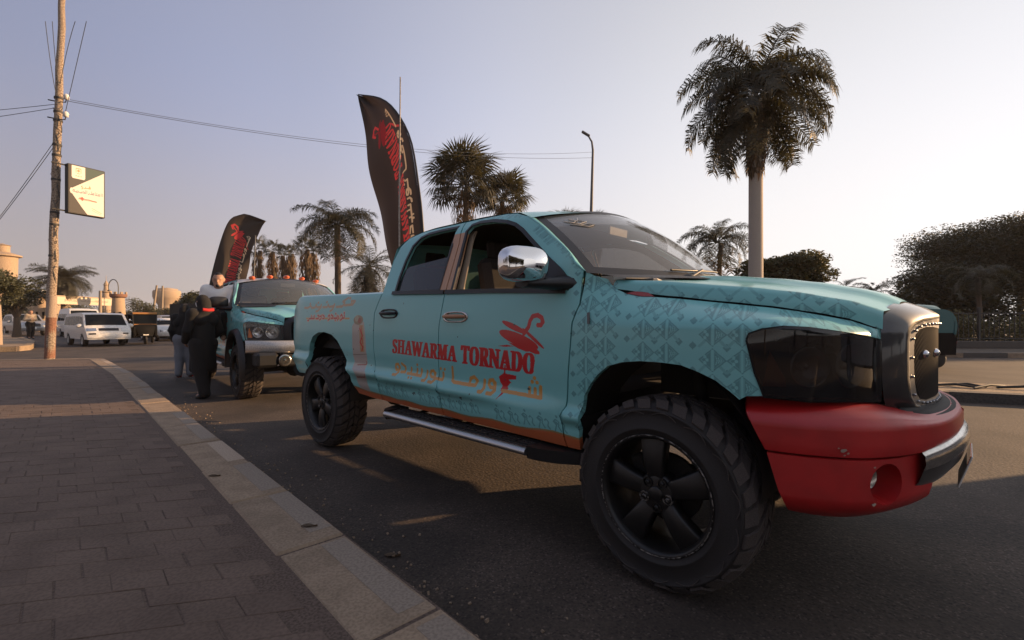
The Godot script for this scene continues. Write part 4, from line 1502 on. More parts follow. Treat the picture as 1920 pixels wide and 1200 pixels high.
	for sg in [-1.0, 1.0]:
		box(st, Vector3(-1.75, .62, .46 * sg), Vector3(5.0, .14, .09))
		for u in [0.0, -3.47]:   # inner liners over the wheels
			rows = []
			for i in 15:
				var a := lerpf(-.15, PI + .15, i / 14.0)
				var c := Vector3(u - .02 + cos(a) * .47, .58 + sin(a) * .50, 0)
				rows.append([Vector3(c.x, c.y, .955 * sg), Vector3(c.x, c.y, .60 * sg)])
			grid(st, rows)
			tube(st, [Vector3(u + .1, .55, .56 * sg), Vector3(u + .02, 1.0, .56 * sg)], .035, 8)
	for u in [0.0, -3.57]:
		tube(st, [Vector3(u, .444, -.86), Vector3(u, .444, .86)], .045, 10)
		ball(st, Vector3(u, .444, .12), Vector3(.15, .15, .15), 12)
	tube(st, [Vector3(-3.5, .46, .1), Vector3(-.8, .60, .05)], .04, 8)
	tube(st, [Vector3(-.4, .62, -.3), Vector3(-1.6, .56, -.34), Vector3(-4.1, .66, -.5)], .035, 8)
	box(st, Vector3(-1.45, .70, 0), Vector3(2.0, .06, 1.86))
	box(st, Vector3(.45, .72, 0), Vector3(.60, .16, 1.0), Basis(), .04)
	box(st, Vector3(-1.4, .60, 0), Vector3(.9, .14, .5), Basis(), .04)
	box(st, Vector3(-3.36, .90, 0), Vector3(1.7, .08, 1.5))
	box(st, Vector3(.25, 1.0, 0), Vector3(.9, .30, 1.05))
	obj("chassis", st, M.under, T)
	# running boards
	for sg in [-1.0, 1.0]:
		st = new_st()
		var ib := []
		for i in 2:
			var u: float = [-2.22, -.74][i]
			ib.append([Vector3(u, .545, .90 * sg), Vector3(u, .535, 1.04 * sg), Vector3(u, .485, 1.05 * sg), Vector3(u, .475, .92 * sg)])
		grid(st, ib, true, -1)
		for k in 12:
			for z in [.93, .97, 1.01]:
				box(st, Vector3(-2.14 + k * .122, .542, z * sg), Vector3(.10, .006, .016))
		var rb := obj("running_board", st, M.rubber_side, T)
		st = new_st()
		tube(st, [Vector3(-2.24, .516, 1.06 * sg), Vector3(-.74, .512, 1.06 * sg)], .026, 10, true, .9)
		obj("board_edge", st, M.alu, rb)
		for e in 2:
			st = new_st()
			var u0: float = -2.22 if e == 0 else -.74
			var du: float = -.16 if e == 0 else .34
			rows = []
			for i in 9:
				var f := i / 8.0
				var z0 := lerpf(1.07, .93 if e == 1 else .90, pow(f, 2.2))
				rows.append([Vector3(u0 + du * f, .548, .86 * sg), Vector3(u0 + du * f, .545, z0 * sg), Vector3(u0 + du * f, .475, (z0 - .01) * sg), Vector3(u0 + du * f, .475, .86 * sg)])
			grid(st, rows, true, -1)
			fan(st, rows[-1])
			obj("board_end", st, M.black, rb)
		for u in [-2.0, -1.45, -.95]:
			st = new_st()
			tube(st, [Vector3(u, .52, .96 * sg), Vector3(u + .02, .56, .80 * sg), Vector3(u + .02, .66, .55 * sg)], .028, 6, true, .5)
			obj("board_bracket", st, M.black, rb)
	# inside
	st = new_st()
	box(st, Vector3(-1.45, .78, 0), Vector3(1.95, .06, 1.72))
	rows = []
	for i in 5:
		var u := lerpf(-2.36, -.98, i / 4.0)
		var row := []
		for j in 9:
			var x := lerpf(-1.0, 1.0, j / 8.0)
			row.append(Vector3(u, roof_edge(u) - .03 + .045 * (1.0 - x * x), .735 * x))
		rows.append(row)
	grid(st, rows)
	obj("cabin_lining", st, M.trim_dark, T)
	both("door_lining", "lining", [-2.40, .80, -2.40, 1.44, -.50, 1.39, -.46, .80], [], side_off(-.075), M.trim_beige, T, 0.0, .2)
	both("frame_lining", "rlining", REAR_DOOR, [REAR_WINDOW], side_off(-.04), M.trim_dark, T, 0.0, .12)
	both("frame_lining", "flining", FRONT_DOOR, [FRONT_WINDOW], side_off(-.04), M.trim_dark, T, 0.0, .12)
	both("pillar_lining", "pillar", [-1.72, 1.42, -1.70, 1.95, -1.54, 1.95, -1.47, 1.42], [], side_off(-.06), M.trim_beige, T, .01, .12)
	for z in [.40, -.40]:
		for u in [-1.32, -2.18]:
			st = new_st()
			box(st, Vector3(u + .05, 1.06, z), Vector3(.52, .16, .52), Basis(), .05)
			box(st, Vector3(u - .22, 1.40, z), Vector3(.15, .66, .50), Basis(Vector3.BACK, .20), .05)
			box(st, Vector3(u - .315, 1.80, z), Vector3(.09, .17, .26), Basis(Vector3.BACK, .16), .035)
			tube(st, [Vector3(u - .30, 1.68, z + .06), Vector3(u - .31, 1.76, z + .06)], .008, 6)
			obj("seat", st, M.seat, T)
	st = new_st()
	rows = []
	for q in [[-.42, 1.455], [-.50, 1.475], [-.66, 1.465], [-.76, 1.42], [-.80, 1.30], [-.78, 1.10], [-.70, .90]]:
		var row := []
		for j in 13:
			var x := lerpf(-1.0, 1.0, j / 12.0)
			row.append(Vector3(q[0] + .22 * (1.0 - x * x), q[1] - .02 * x * x, .88 * x))
		rows.append(row)
	grid(st, rows)
	obj("dashboard", st, M.trim_dark if not first else mat(.16, .125, .09, .6), T)
	st = new_st()
	var wb := Basis(Vector3.BACK, .45)
	var wc := Vector3(-.86, 1.36, -.40)
	var wheel := []
	for i in 25:
		wheel.append(wc + wb * Vector3(0, cos(TAU * i / 24) * .19, sin(TAU * i / 24) * .19))
	tube(st, wheel, .017, 8, false)
	tube(st, [wc + Vector3(.04, -.01, 0), wc + Vector3(.25, -.12, 0)], .03, 8)
	box(st, wc, Vector3(.04, .07, .34), wb, .015)
	obj("steering_wheel", st, M.black, T)
	st = new_st()
	box(st, Vector3(-.80, 1.90, 0), Vector3(.02, .07, .25), Basis(Vector3.BACK, -.1), .008)
	obj("inner_mirror", st, M.black, T)
	if first:
		st = new_st()
		for q in [[-.40, .30, .16, .02, .26, .3], [-.33, -.05, .20, .015, .30, -.2], [-.42, -.38, .14, .03, .2, .5], [-.36, .55, .12, .04, .2, -.4]]:
			box(st, Vector3(q[0], 1.475 + q[3] * .5 + .012, q[1]), Vector3(q[2], q[3], q[4]), Basis(Vector3.UP, q[5]), .004)
		obj("dashboard_papers", st, M.paper, T)
	return T

# ------------------------------------------------------------------ other vehicles: a hull swept over a side outline
func hull_point(o: Dictionary, i: float, x: float, off := 0.0) -> Vector3:
	var top: Array = o.top
	var n := top.size()
	var k := clampi(int(i), 0, n - 2)
	var f := i - k
	var p: Vector2 = top[k].lerp(top[k + 1], f)
	var d: Vector2 = (top[k + 1] - top[k]).normalized()
	var nn := Vector2(-d.y, d.x)
	p += nn * off
	var w: float = o.w * .5 * (1.0 - o.tumble * maxf(0.0, p.y - o.belt)) * (1.0 - .06 * smoothstep(o.belt, .2, p.y))
	var mid: float = (top[0].x + top[-1].x) * .5
	var end := smoothstep(.25, .5, absf(p.x - mid) / absf(top[-1].x - top[0].x))
	var b: float = o.bulge * (1.0 - x * x) * end * signf(p.x - mid)
	return Vector3(p.x + b - .06 * end * signf(p.x - mid) * pow(absf(x), 6.0), p.y + .03 * (1.0 - x * x) * absf(nn.y), w * x)

func hull_patch(o: Dictionary, i0: float, i1: float, x0: float, x1: float, off: float) -> ArrayMesh:
	var st := new_st()
	var rows := []
	for j in 7:
		var row := []
		for k in 9:
			row.append(hull_point(o, lerpf(i0, i1, j / 6.0), lerpf(x0, x1, k / 8.0), off))
		rows.append(row)
	grid(st, rows)
	# a lip so that the piece has thickness
	var edge := []
	for k in 9: edge.append(rows[0][k])
	for j in range(1, 7): edge.append(rows[j][8])
	for k in range(7, -1, -1): edge.append(rows[6][k])
	for j in range(5, 0, -1): edge.append(rows[j][0])
	var c := hull_point(o, (i0 + i1) * .5, (x0 + x1) * .5, 0.0) - hull_point(o, (i0 + i1) * .5, (x0 + x1) * .5, off + .03)
	var low := []
	for p in edge: low.append(p + c)
	grid(st, [edge, low], true, 2)
	st.generate_normals()
	return st.commit()

func vehicle(called: String, label: String, cat: String, at: Vector3, turn: float, o: Dictionary, group := "") -> Node3D:
	var T := thing(called, label, cat, at, turn, group)
	var top: Array = o.top
	var st := new_st()
	var rows := []
	for i in top.size():
		var row := []
		for k in 13: row.append(hull_point(o, minf(i, top.size() - 1.0001), lerpf(-1, 1, k / 12.0)))
		rows.append(row)
	grid(st, rows)
	var body := obj("body", st, o.paint, T)
	var outline := PackedVector2Array()
	for p in top: outline.append(p)
	var y0: float = top[-1].y
	for i in range(o.wheels.size() - 1, -1, -1):   # wheel arches cut into the sill, front to back
		var wx: float = o.wheels[i]
		var r: float = o.r * 1.18
		for k in 9:
			var a := PI * k / 8.0
			outline.append(Vector2(wx + cos(a) * r, maxf(y0, o.r * .95 + sin(a) * r)))
	var side_f := func(sg: float, off: float) -> Callable:
		return func(u: float, y: float) -> Vector3:
			var w: float = o.w * .5 * (1.0 - o.tumble * maxf(0.0, y - o.belt)) * (1.0 - .06 * smoothstep(o.belt, .2, y))
			var mid: float = (top[0].x + top[-1].x) * .5
			var end := smoothstep(.25, .5, absf(u - mid) / absf(top[-1].x - top[0].x))
			return Vector3(u - .06 * end * signf(u - mid), y, (w + off) * sg)
	for sg in [-1.0, 1.0]:
		var fs: Callable = side_f.call(sg, 0.0)
		var ls: Callable = side_f.call(sg, .006)
		objm("side_panel", panel(outline, [], .35, fs, .05), o.paint, body)
		for w in o.side_glass:
			objm("side_window", panel(pv(w), [], .3, ls, .012), M.glass_car, body)
		for w in o.get("side_trim", []):
			objm("side_trim", panel(pv(w[0]), [], .3, side_f.call(sg, .012), .015), w[1], body)
		for wx in o.wheels:
			var w := Node3D.new()
			w.name = "wheel"
			T.add_child(w, true)
			w.position = Vector3(wx, o.r, (o.w * .5 - .02) * sg)
			var wst := new_st()
			var xf := Transform3D(Basis(Vector3.RIGHT, PI / 2 * sg), Vector3.ZERO)
			lathe(wst, [Vector2(o.r * .62, -.02), Vector2(o.r * .7, 0.0), Vector2(o.r * .93, -.01), Vector2(o.r, -.04), Vector2(o.r, -.17), Vector2(o.r * .9, -.20), Vector2(.02, -.20)], xf, 24)
			obj("tyre", wst, M.rubber_side, w)
			wst = new_st()
			lathe(wst, [Vector2(.001, -.02), Vector2(o.r * .16, -.01), Vector2(o.r * .3, -.035), Vector2(o.r * .55, -.03), Vector2(o.r * .64, -.008), Vector2(o.r * .66, -.03)], xf, 20)
			obj("rim", wst, o.get("rim", M.steel), w)
		if o.has("mirror"):
			st = new_st()
			var m: Vector2 = o.mirror
			ball(st, Vector3(m.x, m.y, (o.w * .5 + .13) * sg), Vector3(.08, .10, .13), 10)
			tube(st, [Vector3(m.x, m.y - .03, (o.w * .5 - .05) * sg), Vector3(m.x, m.y, (o.w * .5 + .1) * sg)], .025, 6)
			obj("wing_mirror", st, o.get("mirror_paint", o.paint), body)
	for q in o.patches:
		objm(q[0], hull_patch(o, q[1], q[2], q[3], q[4], q[6] if q.size() > 6 else .008), q[5], body)
	st = new_st()
	box(st, Vector3((top[0].x + top[-1].x) * .5, y0 + .06, 0), Vector3(absf(top[-1].x - top[0].x) * .94, .14, o.w * .80))
	obj("underside", st, M.void, T)
	return T

func v2(a: Array) -> Array:
	var o := []
	for i in range(0, a.size(), 2): o.append(Vector2(a[i], a[i + 1]))
	return o

# ------------------------------------------------------------------ bodies: smooth union of tapered capsules, meshed as surface nets
func flesh(st: SurfaceTool, bones: Array, cell: float, h := .022) -> void:
	var lo := Vector3.ONE * INF
	var hi := -Vector3.ONE * INF
	for b in bones:
		var r: float = maxf(b[2], b[3]) + .05
		lo = lo.min(b[0] - Vector3.ONE * r).min(b[1] - Vector3.ONE * r)
		hi = hi.max(b[0] + Vector3.ONE * r).max(b[1] + Vector3.ONE * r)
	var nx := ceili((hi.x - lo.x) / cell) + 1
	var ny := ceili((hi.y - lo.y) / cell) + 1
	var nz := ceili((hi.z - lo.z) / cell) + 1
	var F := PackedFloat32Array()
	F.resize(nx * ny * nz)
	for b in bones:
		var A: Vector3 = b[0]
		var ab: Vector3 = b[1] - A
		var l2 := maxf(ab.length_squared(), 1e-8)
		var r0: float = b[2]
		var r1: float = b[3]
		var hh: float = b[4] if b.size() > 4 else h
		var reach := maxf(r0, r1) + 3.0 * hh
		var a0 := (A.min(b[1]) - Vector3.ONE * reach - lo) / cell
		var a1 := (A.max(b[1]) + Vector3.ONE * reach - lo) / cell
		for k in range(maxi(0, int(a0.z)), mini(nz - 1, int(a1.z) + 1)):
			for j in range(maxi(0, int(a0.y)), mini(ny - 1, int(a1.y) + 1)):
				var base := (k * ny + j) * nx
				for i in range(maxi(0, int(a0.x)), mini(nx - 1, int(a1.x) + 1)):
					var p := lo + Vector3(i, j, k) * cell - A
					var t := clampf(p.dot(ab) / l2, 0.0, 1.0)
					var d := (p - ab * t).length() - lerpf(r0, r1, t)
					if d < 3.0 * hh: F[base + i] += exp(-d / hh)
	var id := {}
	var P := PackedVector3Array()
	var corner := [0, 1, nx, nx + 1, nx * ny, nx * ny + 1, nx * ny + nx, nx * ny + nx + 1]
	var off := []
	for c in 8: off.append(Vector3(c & 1, (c >> 1) & 1, (c >> 2) & 1))
	for k in nz - 1:
		for j in ny - 1:
			var base := (k * ny + j) * nx
			for i in nx - 1:
				var g := base + i
				var ins := 0
				for c in 8:
					if F[g + corner[c]] > 1.0: ins += 1
				if ins == 0 or ins == 8: continue
				var sum := Vector3.ZERO
				var cnt := 0
				for c in 8:
					for ax in 3:
						if (c >> ax) & 1: continue
						var e := c | (1 << ax)
						var fa := F[g + corner[c]]
						var fb := F[g + corner[e]]
						if (fa > 1.0) == (fb > 1.0): continue
						var la := log(maxf(fa, 1e-4))
						var lb := log(maxf(fb, 1e-4))
						sum += off[c].lerp(off[e], clampf(la / (la - lb), 0.02, .98))
						cnt += 1
				id[g] = P.size()
				P.append(lo + (Vector3(i, j, k) + sum / cnt) * cell)
	st.set_smooth_group(1)
	var stp := [1, nx, nx * ny]
	for g in id:
		for ax in 3:
			var g2: int = g + stp[ax]
			if g2 >= F.size() or (F[g] > 1.0) == (F[g2] > 1.0): continue
			var u: int = stp[(ax + 1) % 3]
			var v: int = stp[(ax + 2) % 3]
			if not (id.has(g - u) and id.has(g - v) and id.has(g - u - v)): continue
			var a := P[id[g]]
			var b := P[id[g - u]]
			var c := P[id[g - u - v]]
			var d := P[id[g - v]]
			if F[g] > 1.0:
				quad(st, a, d, c, b)
			else:
				quad(st, a, b, c, d)

func head_bones(c: Vector3, f: Vector3, k := 1.0) -> Array:   # c the centre of the skull, f where the face looks
	var up := Vector3.UP
	var s := up.cross(f).normalized()
	var at := func(x: float, y: float, z: float) -> Vector3: return c + (f * x + up * y + s * z) * k
	var o := [[at.call(-.015, .015, 0), at.call(.005, .035, 0), .088 * k, .085 * k], [at.call(.02, -.05, 0), at.call(.045, -.095, 0), .062 * k, .040 * k], [at.call(-.025, -.08, 0), at.call(-.03, -.19, 0), .052 * k, .055 * k]]
	o.append([at.call(.088, .01, 0), at.call(.108, -.028, 0), .009 * k, .015 * k, .006])   # nose
	o.append([at.call(.086, -.068, -.016), at.call(.086, -.068, .016), .010 * k, .010 * k, .006])   # mouth
	for z in [-1.0, 1.0]:
		o.append([at.call(.078, .028, .034 * z), at.call(.082, .028, .018 * z), .012 * k, .010 * k, .006])   # brow
		o.append([at.call(-.01, .02, .084 * z), at.call(-.015, -.025, .080 * z), .018 * k, .012 * k, .006])   # ear
	return o

func hand_bones(w: Vector3, d: Vector3, palm: Vector3, k := 1.0) -> Array:   # wrist, where the fingers point, where the palm faces
	d = d.normalized()
	var s := d.cross(palm).normalized()
	palm = s.cross(d).normalized()
	var o := [[w, w + d * .04 * k, .024 * k, .026 * k, .008]]
	for i in 4:
		var z := (-.03 + .02 * i) * k
		var b := w + d * (.085 - .004 * absf(i - 1.5)) * k + s * z
		o.append([w + d * .03 * k + s * z * .6, b, .014 * k, .011 * k, .007])
		var l: float = [.062, .076, .072, .056][3 - i] * k
		var m := b + (d * .9 + palm * .35).normalized() * l * .5
		o.append([b, m, .0095 * k, .009 * k, .004])
		o.append([m, m + (d * .6 + palm * .8).normalized() * l * .5, .009 * k, .0075 * k, .004])
	var tb := w + d * .03 * k - s * .026 * k
	var tm := tb + (d * .7 - s * .6 + palm * .3).normalized() * .035 * k
	o.append([w + d * .015 * k, tb, .017 * k, .014 * k, .007])
	o.append([tb, tm, .012 * k, .011 * k, .005])
	o.append([tm, tm + (d * .9 + palm * .3).normalized() * .028 * k, .0105 * k, .009 * k, .005])
	return o

func body_bones(j: Dictionary) -> Array:
	var o := [[j.hip, j.waist, .125, .115], [j.waist, j.chest, .115, .125], [j.chest, j.neck, .10, .055]]
	for s in ["l", "r"]:
		if j.has("sh_" + s):
			o.append([j.chest, j["sh_" + s], .085, .062])
			o.append([j["sh_" + s], j["el_" + s], .052, .042])
			o.append([j["el_" + s], j["wr_" + s], .041, .028])
		if j.has("hp_" + s):
			o.append([j.hip, j["hp_" + s], .11, .088])
			o.append([j["hp_" + s], j["kn_" + s], .085, .056])
			o.append([j["kn_" + s], j["an_" + s], .054, .036])
			o.append([j["an_" + s], j["to_" + s], .038, .030])
	return o

func grown(bones: Array, by: float, keep: Array) -> Array:
	var o := []
	for i in keep: o.append([bones[i][0], bones[i][1], bones[i][2] + by, bones[i][3] + by])
	return o

# ------------------------------------------------------------------ plants
func frond_mesh(length: float, a0: float, bend: float, leaf: float, pairs: int, sd: int, hang: float) -> ArrayMesh:
	var r := RandomNumberGenerator.new()
	r.seed = sd
	var st := new_st()
	var pts := []
	var dirs := []
	var p := Vector3.ZERO
	var n := 16
	for i in n + 1:
		var t := float(i) / n
		var a := a0 - bend * pow(t, 1.2)
		var d := Vector3(cos(a), sin(a), .12 * sin(t * 3.0 + sd))
		pts.append(p); dirs.append(d)
		p += d * length / n
	var rad := []
	for i in n + 1: rad.append(lerpf(.028, .006, float(i) / n) * length / 2.6)
	tube(st, pts, rad, 5, false)
	st.set_smooth_group(-1)
	for i in pairs:
		var t := lerpf(.12, 1.0, float(i) / (pairs - 1))
		var k := minf(t * n, n - .001)
		var q: Vector3 = pts[int(k)].lerp(pts[int(k) + 1], k - int(k))
		var d: Vector3 = dirs[int(k)]
		var len := leaf * (.45 + .75 * sin(PI * clampf(.12 + .80 * t, 0, 1))) * r.randf_range(.75, 1.1)
		for s in [-1.0, 1.0]:
			if r.randf() < .07: continue
			var out := (Vector3(0, 0, s) * r.randf_range(.7, 1.0) + d * r.randf_range(.35, .8) + Vector3(0, r.randf_range(-.35, .45), 0)).normalized()
			var m := q + out * len * .55
			var e := m + (out + Vector3(0, -hang * r.randf_range(.6, 1.3), 0)).normalized() * len * .5
			var w := d * (.015 * length / 2.6 * r.randf_range(.8, 1.3))
			tri(st, q - w * .6, q + w * .6, m + w); tri(st, q - w * .6, m + w, m - w); tri(st, m - w, m + w, e)
	st.generate_normals()
	return st.commit()

func fan_leaf_mesh(size: float, sd: int, droop: float) -> ArrayMesh:
	var r := RandomNumberGenerator.new()
	r.seed = sd
	var st := new_st()
	var petiole := size * .85
	tube(st, [Vector3.ZERO, Vector3(petiole * .5, petiole * .06, 0), Vector3(petiole, 0, 0)], [.022, .016, .010], 5, false)
	st.set_smooth_group(-1)
	var c := Vector3(petiole, 0, 0)
	var n := 34
	for i in n:
		var a := lerpf(-2.3, 2.3, float(i) / (n - 1)) + r.randf_range(-.03, .03)
		var d := Vector3(cos(a), .12 * (i % 2) - .25 * absf(a) * .4, sin(a)).normalized()
		var l := size * r.randf_range(.8, 1.0) * (1.0 - .12 * absf(a))
		var w := d.cross(Vector3.UP).normalized() * size * .030
		var m := c + d * l * .55
		var e := m + (d + Vector3(0, -droop * r.randf_range(.5, 1.4), 0)).normalized() * l * .5
		tri(st, c, m + w, m - w); tri(st, m - w, m + w, e)
	st.generate_normals()
	return st.commit()

var leafmesh := {}
func frond(kind: String, v: int) -> ArrayMesh:
	var key := "%s%d" % [kind, v]
	if not leafmesh.has(key):
		match kind:
			"royal_up": leafmesh[key] = frond_mesh(3.0, 1.25 - .20 * v, 1.9 + .15 * v, .70, 104, 10 + v, 1.2)
			"royal_side": leafmesh[key] = frond_mesh(3.5, .75 - .18 * v, 2.0 + .10 * v, .76, 116, 20 + v, 1.6)
			"royal_down": leafmesh[key] = frond_mesh(3.1, .10 - .20 * v, 1.35 + .10 * v, .72, 108, 30 + v, 1.6)
			"queen": leafmesh[key] = frond_mesh(2.5, 1.1 - .28 * v, 1.7 + .15 * v, .55, 84, 40 + v, .9)
			"date": leafmesh[key] = frond_mesh(2.5, 1.0 - .30 * v, 1.15 + .16 * v, .48, 76, 50 + v, .35)
			"skirt": leafmesh[key] = frond_mesh(1.9, -.9 - .12 * v, .7, .40, 40, 60 + v, 1.2)
			"fan": leafmesh[key] = fan_leaf_mesh(.95, 70 + v, .8 + .35 * v)
			"fan_dry": leafmesh[key] = fan_leaf_mesh(.90, 80 + v, 2.2)
	return leafmesh[key]

func put_frond(T: Node3D, kind: String, v: int, at: Vector3, yaw: float, pitch: float, m: Material, k := 1.0) -> void:
	var o := objm("frond", frond(kind, v), m, T)
	o.transform = Transform3D(Basis(Vector3.UP, yaw) * Basis(Vector3.BACK, pitch) * Basis(Vector3.RIGHT, rng.randf_range(-.4, .4)) * Basis().scaled(Vector3.ONE * k), at)

func trunk(T: Node3D, h: float, r0: float, r1: float, m: Material, lean := Vector3.ZERO, rings := 0.0) -> void:
	var st := new_st()
	var pts := []
	var rad := []
	var n := 26
	for i in n + 1:
		var t := float(i) / n
		pts.append(Vector3(0, h * t, 0) + lean * t * t)
		rad.append(lerpf(r0, r1, t) * (1.0 + .25 * exp(-t * 14.0)) * (1.0 + rings * (i % 2)))
	tube(st, pts, rad, 12)
	obj("trunk", st, m, T)

func palm(kind: String, called: String, label: String, at: Vector3, h: float, k: float, count: int, m_trunk: Material, group := "", tr := .16) -> Node3D:
	var T := thing(called, label, "palm tree", at, 0.0, group)
	trunk(T, h, tr * 1.15, tr, m_trunk, Vector3(rng.randf_range(-.2, .2), 0, 0), .05)
	var c := Vector3(0, h, 0)
	for i in count:
		var yaw := i * 2.399 + rng.randf_range(-.2, .2)
		var f := float(i) / count
		if kind == "fan":
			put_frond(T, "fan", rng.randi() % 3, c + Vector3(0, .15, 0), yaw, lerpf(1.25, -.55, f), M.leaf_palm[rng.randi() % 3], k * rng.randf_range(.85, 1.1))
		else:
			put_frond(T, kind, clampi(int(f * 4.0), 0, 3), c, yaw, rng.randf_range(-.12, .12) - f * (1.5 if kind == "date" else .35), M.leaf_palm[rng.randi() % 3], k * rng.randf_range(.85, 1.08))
	return T

func dry_skirt(T: Node3D, h: float, length: float, r: float, count: int, kind := "fan_dry") -> void:
	for i in count:
		var y := h - .1 - length * float(i) / count
		var o := objm("dead_frond", frond(kind, i % 3), M.leaf_dry[i % 2], T)
		o.transform = Transform3D(Basis(Vector3.UP, i * 2.399) * Basis(Vector3.BACK, -1.25 + rng.randf_range(-.15, .15)) * Basis().scaled(Vector3.ONE * rng.randf_range(.75, 1.05)), Vector3(0, y, 0) + Vector3(cos(i * 2.399), 0, -sin(i * 2.399)) * r)

# a ragged thatch of dead leaves hanging round a trunk
func thatch(T: Node3D, top: float, length: float, r0: float, r1: float, count: int, sd: int) -> void:
	var r := RandomNumberGenerator.new()
	r.seed = sd
	for part in 2:
		var st := new_st()
		st.set_smooth_group(-1)
		for i in count / 2:
			var f := pow(r.randf(), .8)
			var a := r.randf() * TAU
			var rr := lerpf(r0, r1, sin(PI * clampf(f * .8 + .15, 0, 1))) * r.randf_range(.55, 1.1)
			var p := Vector3(cos(a) * rr, top - f * length, sin(a) * rr)
			var out := Vector3(cos(a), 0, sin(a))
			var len := r.randf_range(.35, .8) * (1.0 - .3 * f)
			var w := Vector3(-sin(a), 0, cos(a)) * r.randf_range(.02, .05)
			var m := p + out * r.randf_range(.0, .10) + Vector3(0, -len * .5, 0)
			var e := m + out * r.randf_range(-.10, .06) + Vector3(r.randf_range(-.08, .08), -len * .5, r.randf_range(-.08, .08))
			tri(st, p, m + w, m - w); tri(st, m - w, m + w, e)
		obj("thatch", st, M.leaf_dry[part], T)

# leaves scattered through a set of clumps
func foliage(st: SurfaceTool, clumps: Array, count: int, size: float, sd: int) -> void:
	var r := RandomNumberGenerator.new()
	r.seed = sd
	st.set_smooth_group(-1)
	var total := 0.0
	for c in clumps: total += c[1].x * c[1].y * c[1].z
	for c in clumps:
		var s: Vector3 = c[1]
		var n := int(count * s.x * s.y * s.z / total)
		for i in n:
			var d := Vector3(r.randfn(), r.randfn(), r.randfn()).normalized()
			var p: Vector3 = c[0] + d * s * pow(r.randf(), .30) * (1.0 + .12 * sin(d.x * 9.0 + sd) * sin(d.y * 8.0))
			var a := Vector3(r.randfn(), r.randfn() * .5, r.randfn()).normalized()
			var b := a.cross(Vector3(r.randfn(), r.randfn() + .8, r.randfn())).normalized()
			var z := size * r.randf_range(.6, 1.3)
			quad(st, p - a * z, p + b * z * .42, p + a * z, p - b * z * .42)

func clumps_for(c: Vector3, s: Vector3, n: int, sd: int, each := .42) -> Array:
	var r := RandomNumberGenerator.new()
	r.seed = sd
	var o := []
	for i in n:
		var d := Vector3(r.randfn(), r.randfn(), r.randfn()).normalized()
		var q := s * each * r.randf_range(.7, 1.25)
		o.append([c + d * s * pow(r.randf(), .35) * .75, Vector3(q.x, q.y * .9, q.z)])
	return o

func tree(called: String, label: String, at: Vector3, h: float, tr: float, crown: Vector3, size: Vector3, n: int, leaves: int, leaf: float, m: Material, m_trunk: Material, sd: int, group := "", cat := "tree", each := .42) -> Node3D:
	var T := thing(called, label, cat, at, 0.0, group)
	var st := new_st()
	var fork := Vector3(0, h, 0)
	tube(st, [Vector3.ZERO, Vector3(.05, h * .5, .02), fork], [tr * 1.3, tr, tr * .85], 10)
	var cl := clumps_for(crown, size, n, sd, each)
	for i in mini(n, 9):
		var e: Vector3 = cl[i][0]
		tube(st, [fork, fork.lerp(e, .5) + Vector3(0, .25, 0), e], [tr * .6, tr * .35, tr * .12], 6, false)
	obj("trunk", st, m_trunk, T)
	st = new_st()
	foliage(st, cl, leaves, leaf, sd)
	obj("crown", st, m, T)
	return T

# ------------------------------------------------------------------ sky
func make_sky() -> ImageTexture:
	var w := 768
	var h := 384
	var im := Image.create_empty(w, h, false, Image.FORMAT_RGBF)
	var az_sun := 76.0
	var L := [[0.0, 1.0], [28.0, .86], [50.0, .78], [75.0, .62], [100.0, .43], [122.0, .325], [180.0, .36]]
	for j in h:
		var e := 90.0 - 180.0 * (j + .5) / h
		for i in w:
			var a := (i + .5) / w * 360.0                  # 0 is -z, 90 is +x
			var g := absf(wrapf(a - az_sun, -180.0, 180.0))
			var el := clampf(e, 0.0, 90.0)
			var gg := lerpf(g, 85.0, smoothstep(15.0, 90.0, el))
			var l := lookup(L, gg) * lerpf(1.08, .72, smoothstep(4.0, 45.0, el))
			var warm := 1.0 - smoothstep(0.0, 26.0, el)
			var far := smoothstep(45.0, 120.0, gg)
			var tint := Color(.87, .96, 1.36).lerp(Color(1.11, .98, .935), warm)
			tint = Color(1.01, .985, .965).lerp(tint, lerpf(.16, 1.0, far))
			im.set_pixel(i, j, Color(l * tint.r, l * tint.g, l * tint.b))
	return ImageTexture.create_from_image(im)

# ------------------------------------------------------------------ pieces of the place
func cable(label: String, a: Vector3, b: Vector3, sag: float, r := .008, group := "overhead cables") -> void:
	var pts := []
	for i in 21:
		var t := i / 20.0
		pts.append(a.lerp(b, t) - Vector3(0, sag * 4.0 * t * (1.0 - t), 0))
	var st := new_st()
	tube(st, pts, r, 5)
	tag(obj("overhead_cable", st, M.wire), label, "cable", group)

